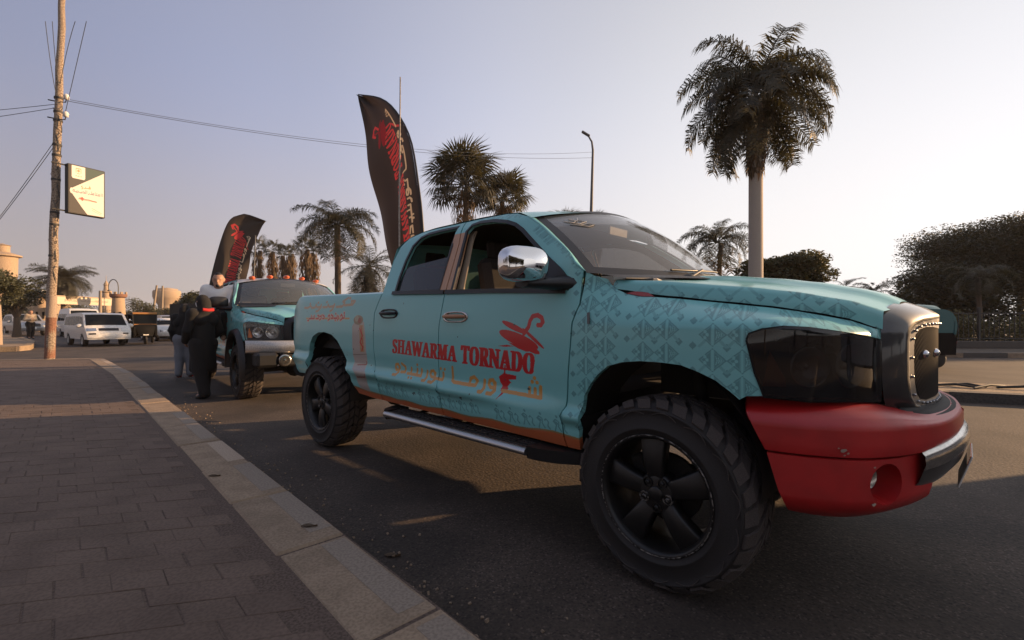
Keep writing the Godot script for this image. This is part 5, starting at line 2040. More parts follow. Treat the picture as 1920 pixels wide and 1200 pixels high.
func kerb_run(called: String, pts: Array, width: float, low: float, top: float, each: float, mats: Array, light_near := false) -> void:
	var root := Node3D.new()
	root.name = numbered(called)
	add_child(root)
	root.set_meta("kind", "structure")
	var r := RandomNumberGenerator.new()
	r.seed = 77
	for i in pts.size() - 1:
		var a: Vector2 = pts[i]
		var b: Vector2 = pts[i + 1]
		var n := maxi(1, roundi(a.distance_to(b) / each))
		for k in n:
			var p := a.lerp(b, float(k) / n)
			var q := a.lerp(b, float(k + 1) / n)
			var d := (q - p).normalized()
			var s := Vector2(-d.y, d.x) * width
			var st := new_st()
			var dy := r.randf_range(-.006, .004)
			var bas := Basis(Vector3(d.x, 0, d.y), Vector3.UP, Vector3(-d.y, 0, d.x))
			var c := (p + q) * .5 + s * .5
			box(st, Vector3.ZERO, Vector3(p.distance_to(q) - .006, top - low, width), Basis(), .014)
			var o := obj("kerbstone", st, mats[r.randi() % mats.size()], root)
			if light_near and r.randf() < .8:   # what is left of the paint on the road side
				var ps := new_st()
				box(ps, Vector3(r.randf_range(-.05, .05), (top - low) * .5 + .0005, -absf(width) * .5 + .075 + r.randf_range(-.01, .01)), Vector3(p.distance_to(q) * r.randf_range(.75, .97), .004, .12), Basis(), .001)
				obj("kerb_paint", ps, M.kerb_light if (k + i) % 4 == 1 else M.kerb_grey, o)
			o.transform = Transform3D(bas * Basis(Vector3.UP, r.randf_range(-.006, .006)), Vector3(c.x, (top + low) * .5 + dy, c.y))

func ground_poly(called: String, pts: Array, y: float, m: Material) -> void:
	var st := new_st()
	st.set_smooth_group(-1)
	var q := PackedVector2Array(pts)
	var ix := Geometry2D.triangulate_polygon(q)
	for i in range(0, ix.size(), 3):
		tri(st, Vector3(q[ix[i]].x, y, q[ix[i]].y), Vector3(q[ix[i + 1]].x, y, q[ix[i + 1]].y), Vector3(q[ix[i + 2]].x, y, q[ix[i + 2]].y))
	struct(called, st, m)

func pavement(outer: Array) -> void:
	# bed under the paving blocks, then the blocks: the nearest ones singly, the rest joined
	var root := Node3D.new()
	root.name = "pavement"
	add_child(root)
	root.set_meta("kind", "structure")
	var st := new_st()
	st.set_smooth_group(-1)
	var q := PackedVector2Array([Vector2(12, 10.2), outer[0], outer[1], outer[2], outer[3], outer[4], Vector2(-14.4, -13.2), Vector2(-60, -12.6), Vector2(-60, 10.2)])
	var ix := Geometry2D.triangulate_polygon(q)
	for i in range(0, ix.size(), 3):
		tri(st, Vector3(q[ix[i]].x, .1262, q[ix[i]].y), Vector3(q[ix[i + 1]].x, .1262, q[ix[i + 1]].y), Vector3(q[ix[i + 2]].x, .1262, q[ix[i + 2]].y))
	obj("paving_bed", st, M.paver_bed, root)
	var R := Vector2(.972, -.235)
	var C := Vector2(-.69, -.725)
	var a := .205
	var b := .176
	var r := RandomNumberGenerator.new()
	r.seed = 12
	var spots := []
	for j in range(-12, 96):
		for i in range(-170, 60):
			var c := R * a * (i + .5 * (j % 2) + r.randf_range(-.03, .03)) + C * b * j + Vector2(.2, -.9)
			var side_of := INF
			for k in outer.size() - 1:
				var d: Vector2 = (outer[k + 1] - outer[k]).normalized()
				side_of = minf(side_of, (c - outer[k]).dot(Vector2(d.y, -d.x)))   # distance to the left of the kerb
			if side_of < .335 + .10 or c.y > .6 or c.y < -12.7 or c.x < -16.0: continue
			if absf(c.x) > -c.y * 1.2 + 2.2: continue
			spots.append([c, r.randf_range(-.0025, .0015), r.randf_range(-.012, .012), r.randi() % 4])
	var shown := func(s: Array) -> float:
		var c: Vector2 = s[0]
		if c.y > -1.6 or absf(c.x) > -c.y * 1.1: return 1e3 + c.length()
		return c.length()
	spots.sort_custom(func(x, y): return shown.call(x) < shown.call(y))
	var prism := func(stt: SurfaceTool, xf: Transform3D) -> void:
		stt.set_smooth_group(-1)
		var g := .0012
		var e := .003
		var u := Vector3(R.x, 0, R.y)
		var v := Vector3(C.x, 0, C.y)
		var ring := func(m: float, y: float) -> Array:
			var hx := a * .5 - g - m
			var hy := b * .5 - g - m
			return [xf * (-u * hx - v * hy + Vector3(0, y, 0)), xf * (u * hx - v * hy + Vector3(0, y, 0)), xf * (u * hx + v * hy + Vector3(0, y, 0)), xf * (-u * hx + v * hy + Vector3(0, y, 0))]
		var t0: Array = ring.call(e, .130)
		var t1: Array = ring.call(0.0, .1280)
		var t2: Array = ring.call(0.0, .108)
		quad(stt, t0[0], t0[1], t0[2], t0[3])
		for i in 4:
			quad(stt, t0[i], t0[(i + 1) % 4], t1[(i + 1) % 4], t1[i])
			quad(stt, t1[i], t1[(i + 1) % 4], t2[(i + 1) % 4], t2[i])
	st = new_st()
	prism.call(st, Transform3D())
	st.generate_normals()
	var mesh := st.commit()
	st = new_st()
	for i in spots.size():
		var s: Array = spots[i]
		var xf := Transform3D(Basis(Vector3.UP, s[2]), Vector3(s[0].x, s[1], s[0].y))
		if i < 298:
			var o := objm("paver", mesh, M.pavers[s[3]], root)
			o.transform = xf
		else:
			prism.call(st, xf)
	tag(obj("pavers", st, M.pavers[0], root), "", "", "", "stuff")

func feather_flag(called: String, label: String, rim: Array, free: Array, base: Vector3, to_world: Callable, tex: Texture2D, wave: float) -> void:
	var T := thing(called, label, "flag")
	var c0 := Curve2D.new()
	var c1 := Curve2D.new()
	for set in [[c0, rim], [c1, free]]:
		var p: Array = set[1]
		for i in p.size():
			var t: Vector2 = (p[mini(i + 1, p.size() - 1)] - p[maxi(i - 1, 0)]) / 6.0
			set[0].add_point(p[i], -t, t)
	var st := new_st()
	st.set_smooth_group(1)
	var nb := 44
	var na := 14
	var V := func(i: int, j: int) -> Array:
		var b := float(i) / nb
		var a := float(j) / na
		var p := c0.sample_baked(c0.get_baked_length() * b, true).lerp(c1.sample_baked(c1.get_baked_length() * b, true), a)
		var z := wave * sin(a * 5.5 + b * 3.0) * sin(PI * minf(1.0, a * 1.2 + .1)) + wave * .55 * sin(a * 11.0 - b * 6.0 + 1.0) * a + wave * .3 * sin(b * 17.0 + a * 4.0) * a
		return [to_world.call(p.x, p.y, z), Vector2(a, 1.0 - b)]
	for i in nb:
		for j in na:
			for q in [[0, 0], [0, 1], [1, 1], [0, 0], [1, 1], [1, 0]]:
				var v: Array = V.call(i + q[0], j + q[1])
				st.set_uv(v[1])
				st.add_vertex(v[0])
	var m: StandardMaterial3D = M.flag_cloth.duplicate()
	m.albedo_texture = tex
	obj("cloth", st, m, T)
	st = new_st()
	var pts := [base]
	for i in 25:
		var p := c0.sample_baked(c0.get_baked_length() * i / 24.0, true)
		pts.append(to_world.call(p.x, p.y, 0.0))
	var rad := []
	for i in pts.size(): rad.append(lerpf(.017, .006, float(i) / pts.size()))
	tube(st, pts, rad, 7)
	obj("pole", st, M.black, T)

func flag_tex(flip_side: bool) -> ImageTexture:
	# across: 0 at the pole, 1 at the free edge; up: 0 at the foot. The lettering climbs the cloth.
	var W := .60
	var H := 3.0
	var c := Canvas.new(384, 1280, Vector2(0, 0), Vector2(W, H), Color(.048, .034, .026).linear_to_srgb())
	var red := Color(.55, .045, .045).linear_to_srgb()
	var deep := Color(.24, .014, .016).linear_to_srgb()
	var cream := Color(.62, .50, .34).linear_to_srgb()
	var s := 1.0 if not flip_side else -1.0
	var x0 := .15 if not flip_side else .42
	var v0 := .62 if not flip_side else .45
	for k in 3:
		var o := Vector2(.004 * k * s, .003 * k)
		c.text("SHAWARMA", "Droid Serif", 700, Vector2(x0, v0) + o, Vector2(0, .80), Vector2(s * .17, 0), red)
		c.text("TORNADO", "Droid Serif", 700, Vector2(x0, v0 + .86) + o, Vector2(0, .66), Vector2(s * .19, 0), red)
	mark(c, Vector2(x0 - s * .98 * 1.05, v0 + 2.36), Vector2(0, 1.0), Vector2(s * 1.05, 0), red if flip_side else deep, false)
	c.line(PackedVector2Array([Vector2(x0 + s * .21, v0 + 1.60), Vector2(x0 + s * .25, v0 + 1.68), Vector2(x0 + s * .31, v0 + 1.68), Vector2(x0 + s * .34, v0 + 1.60), Vector2(x0 + s * .30, v0 + 1.55)]), .03, red)
	c.line(PackedVector2Array([Vector2(x0 - s * .01, v0 + 1.45), Vector2(x0 - s * .05, v0 + 1.36), Vector2(x0 - s * .10, v0 + 1.30)]), .022, red)
	var y := Vector2(0, .118)
	pen(c, word_tornado(), Vector2(x0 - s * .055, v0 + .02), y, Vector2(s * .052, 0), .020, cream)
	pen(c, word_shawarma(), Vector2(x0 - s * .055, v0 + .80), y, Vector2(s * .052, 0), .020, cream)
	return c.tex()

func rickshaw(label: String, at: Vector3, turn: float, paint: Material, band: Material, group := "") -> Node3D:
	var T := thing("auto_rickshaw", label, "rickshaw", at, turn, group)
	var st := new_st()
	var rows := []
	# lower tub
	for q in [[-1.25, .35, .62], [-1.28, .75, .66], [-1.2, .92, .66], [-.2, .80, .66], [.0, .45, .64], [.35, .42, .60], [.75, .80, .50], [.95, 1.02, .50], [1.08, .95, .42], [1.15, .60, .34], [1.12, .40, .28]]:
		var row := []
		for k in 9:
			var x := lerpf(-1, 1, k / 8.0)
			row.append(Vector3(q[0] + .06 * (1.0 - x * x) * signf(q[0]), q[1] + .02 * (1.0 - x * x), q[2] * x))
		rows.append(row)
	grid(st, rows)
	for sg in [-1.0, 1.0]:
		extrude(st, pv([-1.26, .35, -1.28, .78, -1.2, .92, -.75, .92, -.65, .55, .1, .45, .35, .42, .35, .33]), .60 * sg, .66 * sg)
		extrude(st, pv([.35, .33, .35, .42, .75, .80, .95, 1.0, 1.1, .9, 1.12, .4]), .40 * sg, .48 * sg)
	obj("body", st, M.black_matte, T)
	st = new_st()
	rows = []
	for q in [[-1.30, .88, .66], [-1.33, 1.2, .65], [-1.27, 1.45, .63], [-1.12, 1.58, .60], [-.98, 1.66, .59], [-.7, 1.68, .58], [.2, 1.68, .56], [.70, 1.63, .54], [.80, 1.58, .53]]:
		var row := []
		for k in 11:
			var x := lerpf(-1, 1, k / 10.0)
			var drop := .14 * pow(absf(x), 3.0) * smoothstep(1.2, 1.6, q[1])
			row.append(Vector3(q[0] + .08 * x * x * (1.0 if q[0] < -1.0 else 0.0), q[1] - drop, q[2] * x))
		rows.append(row)
	grid(st, rows)
	for sg in [-1.0, 1.0]:
		extrude(st, pv([-1.28, .88, -1.31, 1.08, -1.30, 1.2, -1.27, 1.32, -1.21, 1.42, -1.13, 1.49, -1.03, 1.53, -.62, 1.55, -.62, .90]), .60 * sg, .64 * sg)
	obj("canopy", st, paint, T)
	st = new_st()
	for sg in [-1.0, 1.0]:
		tube(st, [Vector3(.92, 1.0, .48 * sg), Vector3(.78, 1.58, .50 * sg)], .025, 6)
		tube(st, [Vector3(-.2, .8, .62 * sg), Vector3(-.2, 1.6, .56 * sg)], .02, 6)
	obj("frame", st, M.black, T)
	st = new_st()
	quad(st, Vector3(.925, 1.03, -.46), Vector3(.925, 1.03, .46), Vector3(.80, 1.53, .48), Vector3(.80, 1.53, -.48))
	obj("windscreen", st, M.glass_car, T)
	if band != null:
		st = new_st()
		box(st, Vector3(.80, 1.60, 0), Vector3(.10, .10, 1.02), Basis(), .02)
		obj("roof_band", st, band, T)
		st = new_st()
		box(st, Vector3(.965, 1.0, 0), Vector3(.06, .10, .96), Basis(Vector3.BACK, .1), .02)
		obj("windscreen_band", st, band, T)
	for sg in [-1.0, 1.0]:
		st = new_st()
		lathe(st, [Vector2(.001, .03), Vector2(.07, .02), Vector2(.085, 0), Vector2(.07, -.05)], Transform3D(Basis(Vector3.BACK, -PI / 2), Vector3(1.08, .84, .27 * sg)), 14)
		obj("headlight", st, M.chrome_dull, T)
		st = new_st()
		box(st, Vector3(-1.33, .70, .52 * sg), Vector3(.04, .16, .08), Basis(), .01)
		obj("tail_lamp", st, M.red_lens, T)
		st = new_st()
		ball(st, Vector3(.88, 1.25, .62 * sg), Vector3(.03, .07, .05), 8)
		tube(st, [Vector3(.86, 1.2, .5 * sg), Vector3(.88, 1.25, .6 * sg)], .01, 5)
		obj("wing_mirror", st, M.chrome, T)
	st = new_st()
	box(st, Vector3(1.18, .52, 0), Vector3(.02, .11, .22), Basis(Vector3.BACK, .2))
	obj("number_plate", st, M.paper, T)
	st = new_st()
	box(st, Vector3(-.75, .72, 0), Vector3(.5, .14, 1.1), Basis(), .03)
	box(st, Vector3(-1.02, 1.0, 0), Vector3(.12, .55, 1.1), Basis(), .03)
	obj("seat", st, M.seat, T)
	for w in [[-.85, .56], [-.85, -.56], [1.0, 0.0]]:
		st = new_st()
		var xf := Transform3D(Basis(Vector3.RIGHT, PI / 2), Vector3(w[0], .24, w[1] + .06))
		lathe(st, [Vector2(.02, 0), Vector2(.14, 0), Vector2(.20, .0), Vector2(.24, -.03), Vector2(.24, -.09), Vector2(.20, -.12), Vector2(.02, -.12)], xf, 20)
		obj("wheel", st, M.rubber_side, T)
	return T

func shoe(st: SurfaceTool, heel: Vector3, toe: Vector3) -> void:
	flesh(st, [[heel + Vector3(0, -.02, 0), heel.lerp(toe, .5) + Vector3(0, -.025, 0), .042, .045, .012], [heel.lerp(toe, .5) + Vector3(0, -.03, 0), toe + Vector3(0, -.03, 0), .045, .036, .012]], .016)

# a standing person: j holds joints in the person's own frame, x forward
func person(called: String, label: String, at: Vector3, turn: float, j: Dictionary, face: Vector3, hair: String, group := "") -> Node3D:
	var T := thing(called, label, "person", at, turn, group)
	var bones := body_bones(j)
	bones.append_array(head_bones(j.head, face.normalized()))
	bones.append([j.neck, j.head + Vector3(0, -.08, 0), .055, .055])
	var st := new_st()
	flesh(st, bones, .014, .016)
	for s in ["l", "r"]:
		if j.has("wr_" + s):
			flesh(st, hand_bones(j["wr_" + s], j["hd_" + s], j.get("pm_" + s, Vector3(.3, 0, 1.0 if s == "l" else -1.0))), .006, .006)
	obj("body", st, M.skin, T)
	st = new_st()
	var f := face.normalized()
	match hair:
		"short":
			flesh(st, [[j.head - f * .04 + Vector3(0, .055, 0), j.head + f * .015 + Vector3(0, .085, 0), .078, .056, .012], [j.head - f * .06 + Vector3(0, -.02, 0), j.head - f * .05 + Vector3(0, .04, 0), .055, .075, .012]], .012)
			obj("hair", st, M.hair, T)
			st = new_st()
			flesh(st, [[j.head + f * .07 + Vector3(0, -.095, 0), j.head + f * .05 + Vector3(0, -.10, 0), .032, .035, .008]], .010)
			obj("beard", st, M.hair, T)
		"scarf":
			flesh(st, [[j.head - f * .02 + Vector3(0, .02, 0), j.head - f * .005 + Vector3(0, .045, 0), .098, .094, .016], [j.head - f * .04 + Vector3(0, -.05, 0), j.head - f * .05 + Vector3(0, -.17, 0), .095, .10, .016], [j.head - f * .06 + Vector3(0, -.18, 0), j.head - f * .06 + Vector3(0, -.28, -.08), .10, .12, .016], [j.head - f * .06 + Vector3(0, -.18, 0), j.head - f * .06 + Vector3(0, -.28, .08), .10, .12, .016]], .014)
			obj("head_scarf", st, M.cloth_black, T)
	return T

func standing(h: float, stride: float) -> Dictionary:
	var k := h / 1.7
	var j := {}
	j.hip = Vector3(0, .95, 0) * k; j.waist = Vector3(0, 1.10, 0) * k; j.chest = Vector3(.01, 1.30, 0) * k; j.neck = Vector3(0, 1.46, 0) * k; j.head = Vector3(.025, 1.585, 0) * k
	for s in [["l", -1.0], ["r", 1.0]]:
		var z: float = s[1]
		var n: String = s[0]
		j["sh_" + n] = Vector3(0, 1.40, .175 * z) * k
		j["el_" + n] = Vector3(-.03, 1.12, .23 * z) * k
		j["wr_" + n] = Vector3(.06, .88, .24 * z) * k
		j["hd_" + n] = Vector3(.1, -1, 0)
		j["pm_" + n] = Vector3(0, 0, -z)
		j["hp_" + n] = Vector3(0, .90, .095 * z) * k
		j["kn_" + n] = Vector3(.03 + stride * z * .5, .50, .10 * z) * k
		j["an_" + n] = Vector3(stride * z - .03, .09, .10 * z) * k
		j["to_" + n] = Vector3(stride * z + .13, .045, .115 * z) * k
	return j

func at_px(x: float, y: float, z: float) -> Vector3:      # a point of the place at depth z that was measured at that spot of the photograph
	return Vector3((x - 960.0) / 880.0 * z, 1.255 + (600.0 - y) / 880.0 * z, -z)

func _ready() -> void:
	rng.seed = 4
	# camera, sky, sun, exposure
	var cam := Camera3D.new()
	cam.name = "camera"
	add_child(cam)
	cam.position = Vector3(0, 1.255, 0)
	cam.fov = 68.574
	cam.near = .05
	cam.far = 1500.0
	cam.current = true
	var env := Environment.new()
	env.background_mode = Environment.BG_SKY
	var sky := Sky.new()
	var pan := PanoramaSkyMaterial.new()
	pan.panorama = make_sky()
	sky.sky_material = pan
	env.sky = sky
	env.background_energy_multiplier = .56
	env.tonemap_mode = Environment.TONE_MAPPER_LINEAR
	env.tonemap_exposure = 2.1
	env.sdfgi_enabled = true
	env.ssao_enabled = true
	env.ssil_enabled = true
	env.fog_enabled = true
	env.fog_density = .0004
	env.fog_light_color = Color(.86, .80, .76)
	var we := WorldEnvironment.new()
	we.name = "environment"
	we.environment = env
	add_child(we)
	var sun := DirectionalLight3D.new()
	sun.name = "sun"
	add_child(sun)
	var az := deg_to_rad(75.5)
	var el := deg_to_rad(13.5)
	sun.look_at_from_position(Vector3.ZERO, -Vector3(sin(az) * cos(el), sin(el), -cos(az) * cos(el)))
	sun.light_energy = 1.35
	sun.light_color = Color(1.0, .81, .60)
	sun.light_angular_distance = .6
	sun.shadow_enabled = true
	make_materials()
	prepare_truck()
	setting()
	plants()
	far_things()
	traffic()
	trucks()
	people()
	street()

func setting() -> void:
	ground_poly("road", [Vector2(-240, 60), Vector2(160, 60), Vector2(160, -240), Vector2(-240, -240)], 0.0, M.asphalt)
	var outer := [Vector2(9.0, 7.9), Vector2(-.28, -1.84), Vector2(-2.07, -3.72), Vector2(-8.04, -9.95), Vector2(-11.9, -13.7)]
	pavement(outer)
	# kerbstones: from the far corner back to the camera, so that the stones lie to the left of the line
	var rev := outer.duplicate()
	kerb_run("kerb", [rev[4], rev[3], rev[2], rev[1], rev[0]].map(func(v): return v), .335, -.05, .135, .98, [M.kerbs[0], M.kerbs[1]], true)
	kerb_run("pavement_end_kerb", [Vector2(-12.1, -13.85), Vector2(-14.4, -13.35), Vector2(-40, -12.75)], -.30, -.05, .135, 1.0, M.kerbs)
	# island on the right
	var isl := [Vector2(-1.0, -10.4), Vector2(3.2, -8.75), Vector2(6.73, -7.22), Vector2(7.60, -6.87), Vector2(12.0, -5.2), Vector2(20.0, -2.6)]
	kerb_run("island_kerb", isl, -.22, -.05, .15, 1.1, [M.kerb_dark, M.kerbs[0]])
	ground_poly("traffic_island", [isl[0] + Vector2(.06, -.2), isl[1] + Vector2(.06, -.2), isl[2] + Vector2(.06, -.2), isl[4] + Vector2(.06, -.2), isl[5] + Vector2(.06, -.2), isl[5] + Vector2(.5, -1.5), isl[4] + Vector2(.5, -1.45), isl[2] + Vector2(.4, -1.35), isl[1] + Vector2(.3, -1.2)], .146, M.kerb_sand)
	# far side of the road on the right
	var far := [Vector2(-14, -26), Vector2(2, -19.5), Vector2(9, -16.9), Vector2(15, -15.6), Vector2(22, -15.2), Vector2(34, -15.8), Vector2(60, -18)]
	kerb_run("far_kerb", far, -.3, -.05, .16, 1.4, [M.kerb_dark, M.kerbs[1]])
	var pf := []
	for p in far: pf.append(p + Vector2(0, -.25))
	pf.append_array([Vector2(60, -120), Vector2(-14, -120)])
	ground_poly("park_ground", pf, .155, M.earth)
	# raised corner on the far left
	var lk := [Vector2(-60, -18.5), Vector2(-20.3, -18.4), Vector2(-19.75, -18.7), Vector2(-20.1, -19.6), Vector2(-21.2, -20.8), Vector2(-24.2, -23.8), Vector2(-36, -34), Vector2(-70, -60)]
	kerb_run("corner_kerb", lk, -.25, -.05, .20, 1.2, [M.kerb_sand, M.kerb_sand, M.kerbs[0]])
	var lf := []
	for i in lk.size(): lf.append(lk[i] + [Vector2(0, -.2), Vector2(0, -.2), Vector2(-.1, -.2), Vector2(-.22, 0), Vector2(-.2, .05), Vector2(-.1, .2), Vector2(-.1, .2), Vector2(0, .2)][i])
	ground_poly("corner_pavement", lf, .185, M.kerbs[0])
	# a second carriageway's verge beyond the traffic
	kerb_run("verge_kerb", [Vector2(-20.5, -31.0), Vector2(-8, -27.5)], -.25, -.05, .15, 1.3, M.kerbs)
	ground_poly("verge", [Vector2(-34, -35), Vector2(-20.5, -31.2), Vector2(-8, -27.7), Vector2(-14, -60), Vector2(-40, -80)], .142, M.earth)

func plants() -> void:
	# the royal palm
	var p := Vector3(8.31, 0, -16.0)
	var T := thing("royal_palm", "tall royal palm with a pale smooth trunk and drooping dark crown", "palm tree", p)
	trunk(T, 8.6, .235, .215, M.bark_pale)
	var c := Vector3(0, 8.75, 0)
	for i in 10:
		put_frond(T, "royal_up", i % 3, c + Vector3(0, .25, 0), i * 2.399 + .4, rng.randf_range(-.15, .2), M.leaf_palm[i % 3], rng.randf_range(.92, 1.06))
	for i in 19:
		put_frond(T, "royal_side", i % 3, c, i * 2.399 + 1.1, rng.randf_range(-.2, .12), M.leaf_palm[i % 3], rng.randf_range(.76, .9))
	for i in 17:
		put_frond(T, "royal_down", i % 3, c + Vector3(0, -.15, 0), i * 2.399 + 2.0, rng.randf_range(-.45, .0), M.leaf_palm[(i + 1) % 3], rng.randf_range(.74, .92))
	var st: SurfaceTool
	thatch(T, 8.5, 2.1, .16, .34, 420, 77)
	# fan palms behind the cab
	for q in [[870, 350, 30.0, 1.9, 40, "broad fan palm with a shaggy brown skirt, tallest behind the pickup cab"], [945, 378, 32.0, 1.45, 34, "smaller fan palm with a brown skirt, right beside the tallest fan palm"], [1060, 432, 34.0, 1.1, 22, "fan palm top peeping over the pickup roof, left of the lamp post"], [1118, 438, 35.0, 1.1, 22, "fan palm top peeping over the windscreen, at the lamp post"]]:
		var b := at_px(q[0], q[1], q[2])
		var f := palm("fan", "fan_palm", q[5], Vector3(b.x, 0, b.z), b.y, q[3], q[4], M.bark, "fan palms in the park")
		thatch(f, b.y - .1, 1.7 * q[3], .14, .75 if q[4] > 25 else .4, 700, int(q[0]))
	# feathery palms left of the cab
	for q in [[634, 425, 27.0, 1.15, 28, "queen", "bright feathery palm with arching fronds, left of the big flag"], [692, 500, 26.0, .9, 30, "date", "low spiky date palm right beside the cab's rear pillar"]]:
		var b := at_px(q[0], q[1], q[2])
		var f := palm(q[5], "feather_palm", q[6], Vector3(b.x, 0, b.z), b.y, q[3], q[4], M.bark)
		dry_skirt(f, b.y - .1, 1.2, .14, 8, "skirt")
	for i in 6:
		var q: Array = [[484, 470, 33.0, 1.0], [512, 472, 34.0, .95], [534, 480, 33.0, .9], [546, 476, 36.0, .7], [573, 468, 31.0, .95], [588, 474, 33.0, .9]][i]
		var b := at_px(q[0], q[1], q[2])
		var names_of := ["drooping brown palm right beside the small flag", "drooping brown palm second from the small flag", "drooping brown palm third from the small flag", "thin drooping dark palm in the middle of its row", "drooping palm with orange dead fronds left of the feathery palm", "drooping palm with orange dead fronds touching the feathery palm"]
		var f := palm("fan", "drooping_palm", names_of[i], Vector3(b.x, 0, b.z), b.y, q[3] * .7, 10, M.bark, "drooping palms behind the second pickup", .12)
		thatch(f, b.y + .15, 2.6, .10, .42, 420, 100 + i)
	# left date palm
	var d := at_px(118, 522, 48.0)
	var dp := palm("date", "date_palm", "dense date palm standing behind the gate, partly behind the utility pole", Vector3(d.x, 0, d.z), d.y, 1.1, 110, M.bark)
	dry_skirt(dp, d.y, 1.2, .2, 14, "skirt")
	# low palms on the right
	for q in [[1345, 455, 20.0, .75, 20, "queen", "shaggy palm with one raised frond, left of the royal palm trunk"], [1585, 538, 22.0, .42, 16, "date", "small palm tuft over the hood, right of the clipped tree"], [1640, 548, 23.0, .5, 9, "queen", "low palm with a long frond, beside the big dark tree"], [1838, 520, 21.0, .55, 16, "queen", "dark slender palm standing before the big spreading tree"]]:
		var b := at_px(q[0], q[1], q[2])
		var f := palm(q[5], "low_palm", q[6], Vector3(b.x, .15, b.z), b.y - .15, q[3], q[4], M.bark, "", .09)
		if q[0] == 1345:
			dry_skirt(f, b.y - .15, 1.4, .12, 12, "skirt")
	# broadleaf trees
	tree("clipped_tree", "dense clipped tree with a flat top beside the royal palm trunk", Vector3(10.55, .15, -18.3), 1.9, .13, Vector3(0, 3.05, 0), Vector3(1.72, .78, 1.4), 34, 20000, .075, M.leaf_mid, M.bark, 21)
	tree("leafy_shrub", "loose dark shrub under the shaggy palm", Vector3(8.3, .15, -19.0), .8, .06, Vector3(0, 1.9, 0), Vector3(1.5, 1.2, 1.1), 24, 4500, .085, M.leaf_mid, M.bark, 22, "", "shrub")
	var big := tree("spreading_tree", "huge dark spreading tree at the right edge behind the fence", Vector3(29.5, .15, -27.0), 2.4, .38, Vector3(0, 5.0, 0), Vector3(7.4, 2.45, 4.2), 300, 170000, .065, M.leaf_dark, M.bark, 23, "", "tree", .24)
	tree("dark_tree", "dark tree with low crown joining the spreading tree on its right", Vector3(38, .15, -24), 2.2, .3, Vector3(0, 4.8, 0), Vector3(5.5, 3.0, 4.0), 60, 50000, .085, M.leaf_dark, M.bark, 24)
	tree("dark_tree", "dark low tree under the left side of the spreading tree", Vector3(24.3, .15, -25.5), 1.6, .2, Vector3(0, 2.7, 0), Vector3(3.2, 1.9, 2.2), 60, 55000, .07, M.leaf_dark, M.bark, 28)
	tree("corner_tree", "leafy tree with a whitewashed trunk on the far left corner", Vector3(-22.3, .19, -20.3), 2.0, .15, Vector3(-.2, 2.65, 0), Vector3(1.55, .85, 1.2), 22, 5000, .075, M.leaf_mid, M.whitewash, 25)
	tree("corner_tree", "dark round tree behind the whitewashed trunk", Vector3(-30.6, .19, -29.0), 1.2, .18, Vector3(0, 2.35, 0), Vector3(1.7, .95, 1.4), 24, 5500, .09, M.leaf_dark, M.bark, 26)
	# street trees behind the camera: they stand in the reflections on the pickup's side, headlight and mirror
	for q in [[-20.0, 7.0, "broad street tree far to the left behind the camera"], [-13.0, 12.5, "broad street tree left behind the camera, beyond the pavement"], [-4.5, 14.5, "broad street tree straight behind the camera, beyond the pavement"], [5.0, 15.5, "broad street tree right behind the camera, across the road"], [9.6, 14.5, "broad street tree behind the camera, beside the far right one"], [15.5, 13.5, "broad street tree far to the right behind the camera"]]:
		tree("street_tree", q[2], Vector3(q[0], .1, q[1]), 2.4, .25, Vector3(0, 4.8, 0), Vector3(4.2, 2.6, 3.4), 40, 9000, .16, M.leaf_mid, M.bark, int(q[0] + 50), "trees behind the camera")
	# greenery far off between the gate and the second pickup
	for q in [[262, 578, 62.0, 2.6, 1.7], [282, 588, 58.0, 2.0, 1.4], [236, 592, 66.0, 2.2, 1.2], [362, 560, 37.0, 1.3, .9], [384, 566, 36.0, 1.2, .9], [322, 590, 55.0, 1.8, 1.3], [150, 580, 62.0, 3.0, 1.6], [176, 590, 60.0, 3.2, 1.2], [62, 590, 60.0, 3.2, 1.5], [10, 588, 50.0, 3.0, 1.3]]:
		var b := at_px(q[0], q[1], q[2])
		var lab: String = ["round tree left of the water tank", "low tree below the round tree by the water tank", "low greenery right beside the gate tower", "sunlit bush top over the dark wall", "bush top over the dark wall beside the women", "low tree under the water tank", "tree behind the gate banner", "low bush behind the gate banner, right of the palm", "dark bush behind the silver car", "bush at the far left edge"][[262, 282, 236, 362, 384, 322, 150, 176, 62, 10].find(q[0])]
		tree("distant_tree", lab, Vector3(b.x, 0, b.z), b.y * .6, .12, Vector3(0, b.y - .2, 0), Vector3(q[3], q[4], q[3] * .8), 16, 2600, .12, M.leaf_mid if q[0] != 62 else M.leaf_dark, M.bark, int(q[0]), "trees beyond the junction")
	# hedges: one green mass each
	var mass := [["hedge", "low hedge running behind the pickups along the park", [Vector3(-13, 1.0, -29), Vector3(2, 1.1, -25), Vector3(9, 1.05, -21)], 1.1, 15000, .10, M.leaf_mid, 31], ["flower_hedge", "loose yellowing hedge against the park fence on the right", [Vector3(13, 1.1, -20.2), Vector3(20, 1.2, -19.4), Vector3(34, 1.25, -19.8)], .8, 15000, .07, M.leaf_hedge, 32], ["park_shrubbery", "dark shrubbery filling the ground behind the park fence", [Vector3(14, 1.2, -25), Vector3(26, 1.4, -23.5), Vector3(44, 1.4, -24)], 1.9, 22000, .12, M.leaf_dark, 33]]
	for m in mass:
		st = new_st()
		var cl := []
		var pts: Array = m[2]
		for i in pts.size() - 1:
			for k in 14:
				var q: Vector3 = pts[i].lerp(pts[i + 1], k / 14.0) + Vector3(rng.randf_range(-.3, .3), rng.randf_range(-.2, .2), rng.randf_range(-.3, .3))
				q.y *= .75
				cl.append([q, Vector3(.75, m[3] * rng.randf_range(.7, 1.1), .6)])
		foliage(st, cl, m[4], m[5], m[7])
		tag(obj(m[0], st, m[6]), m[1], "hedge", "", "stuff")

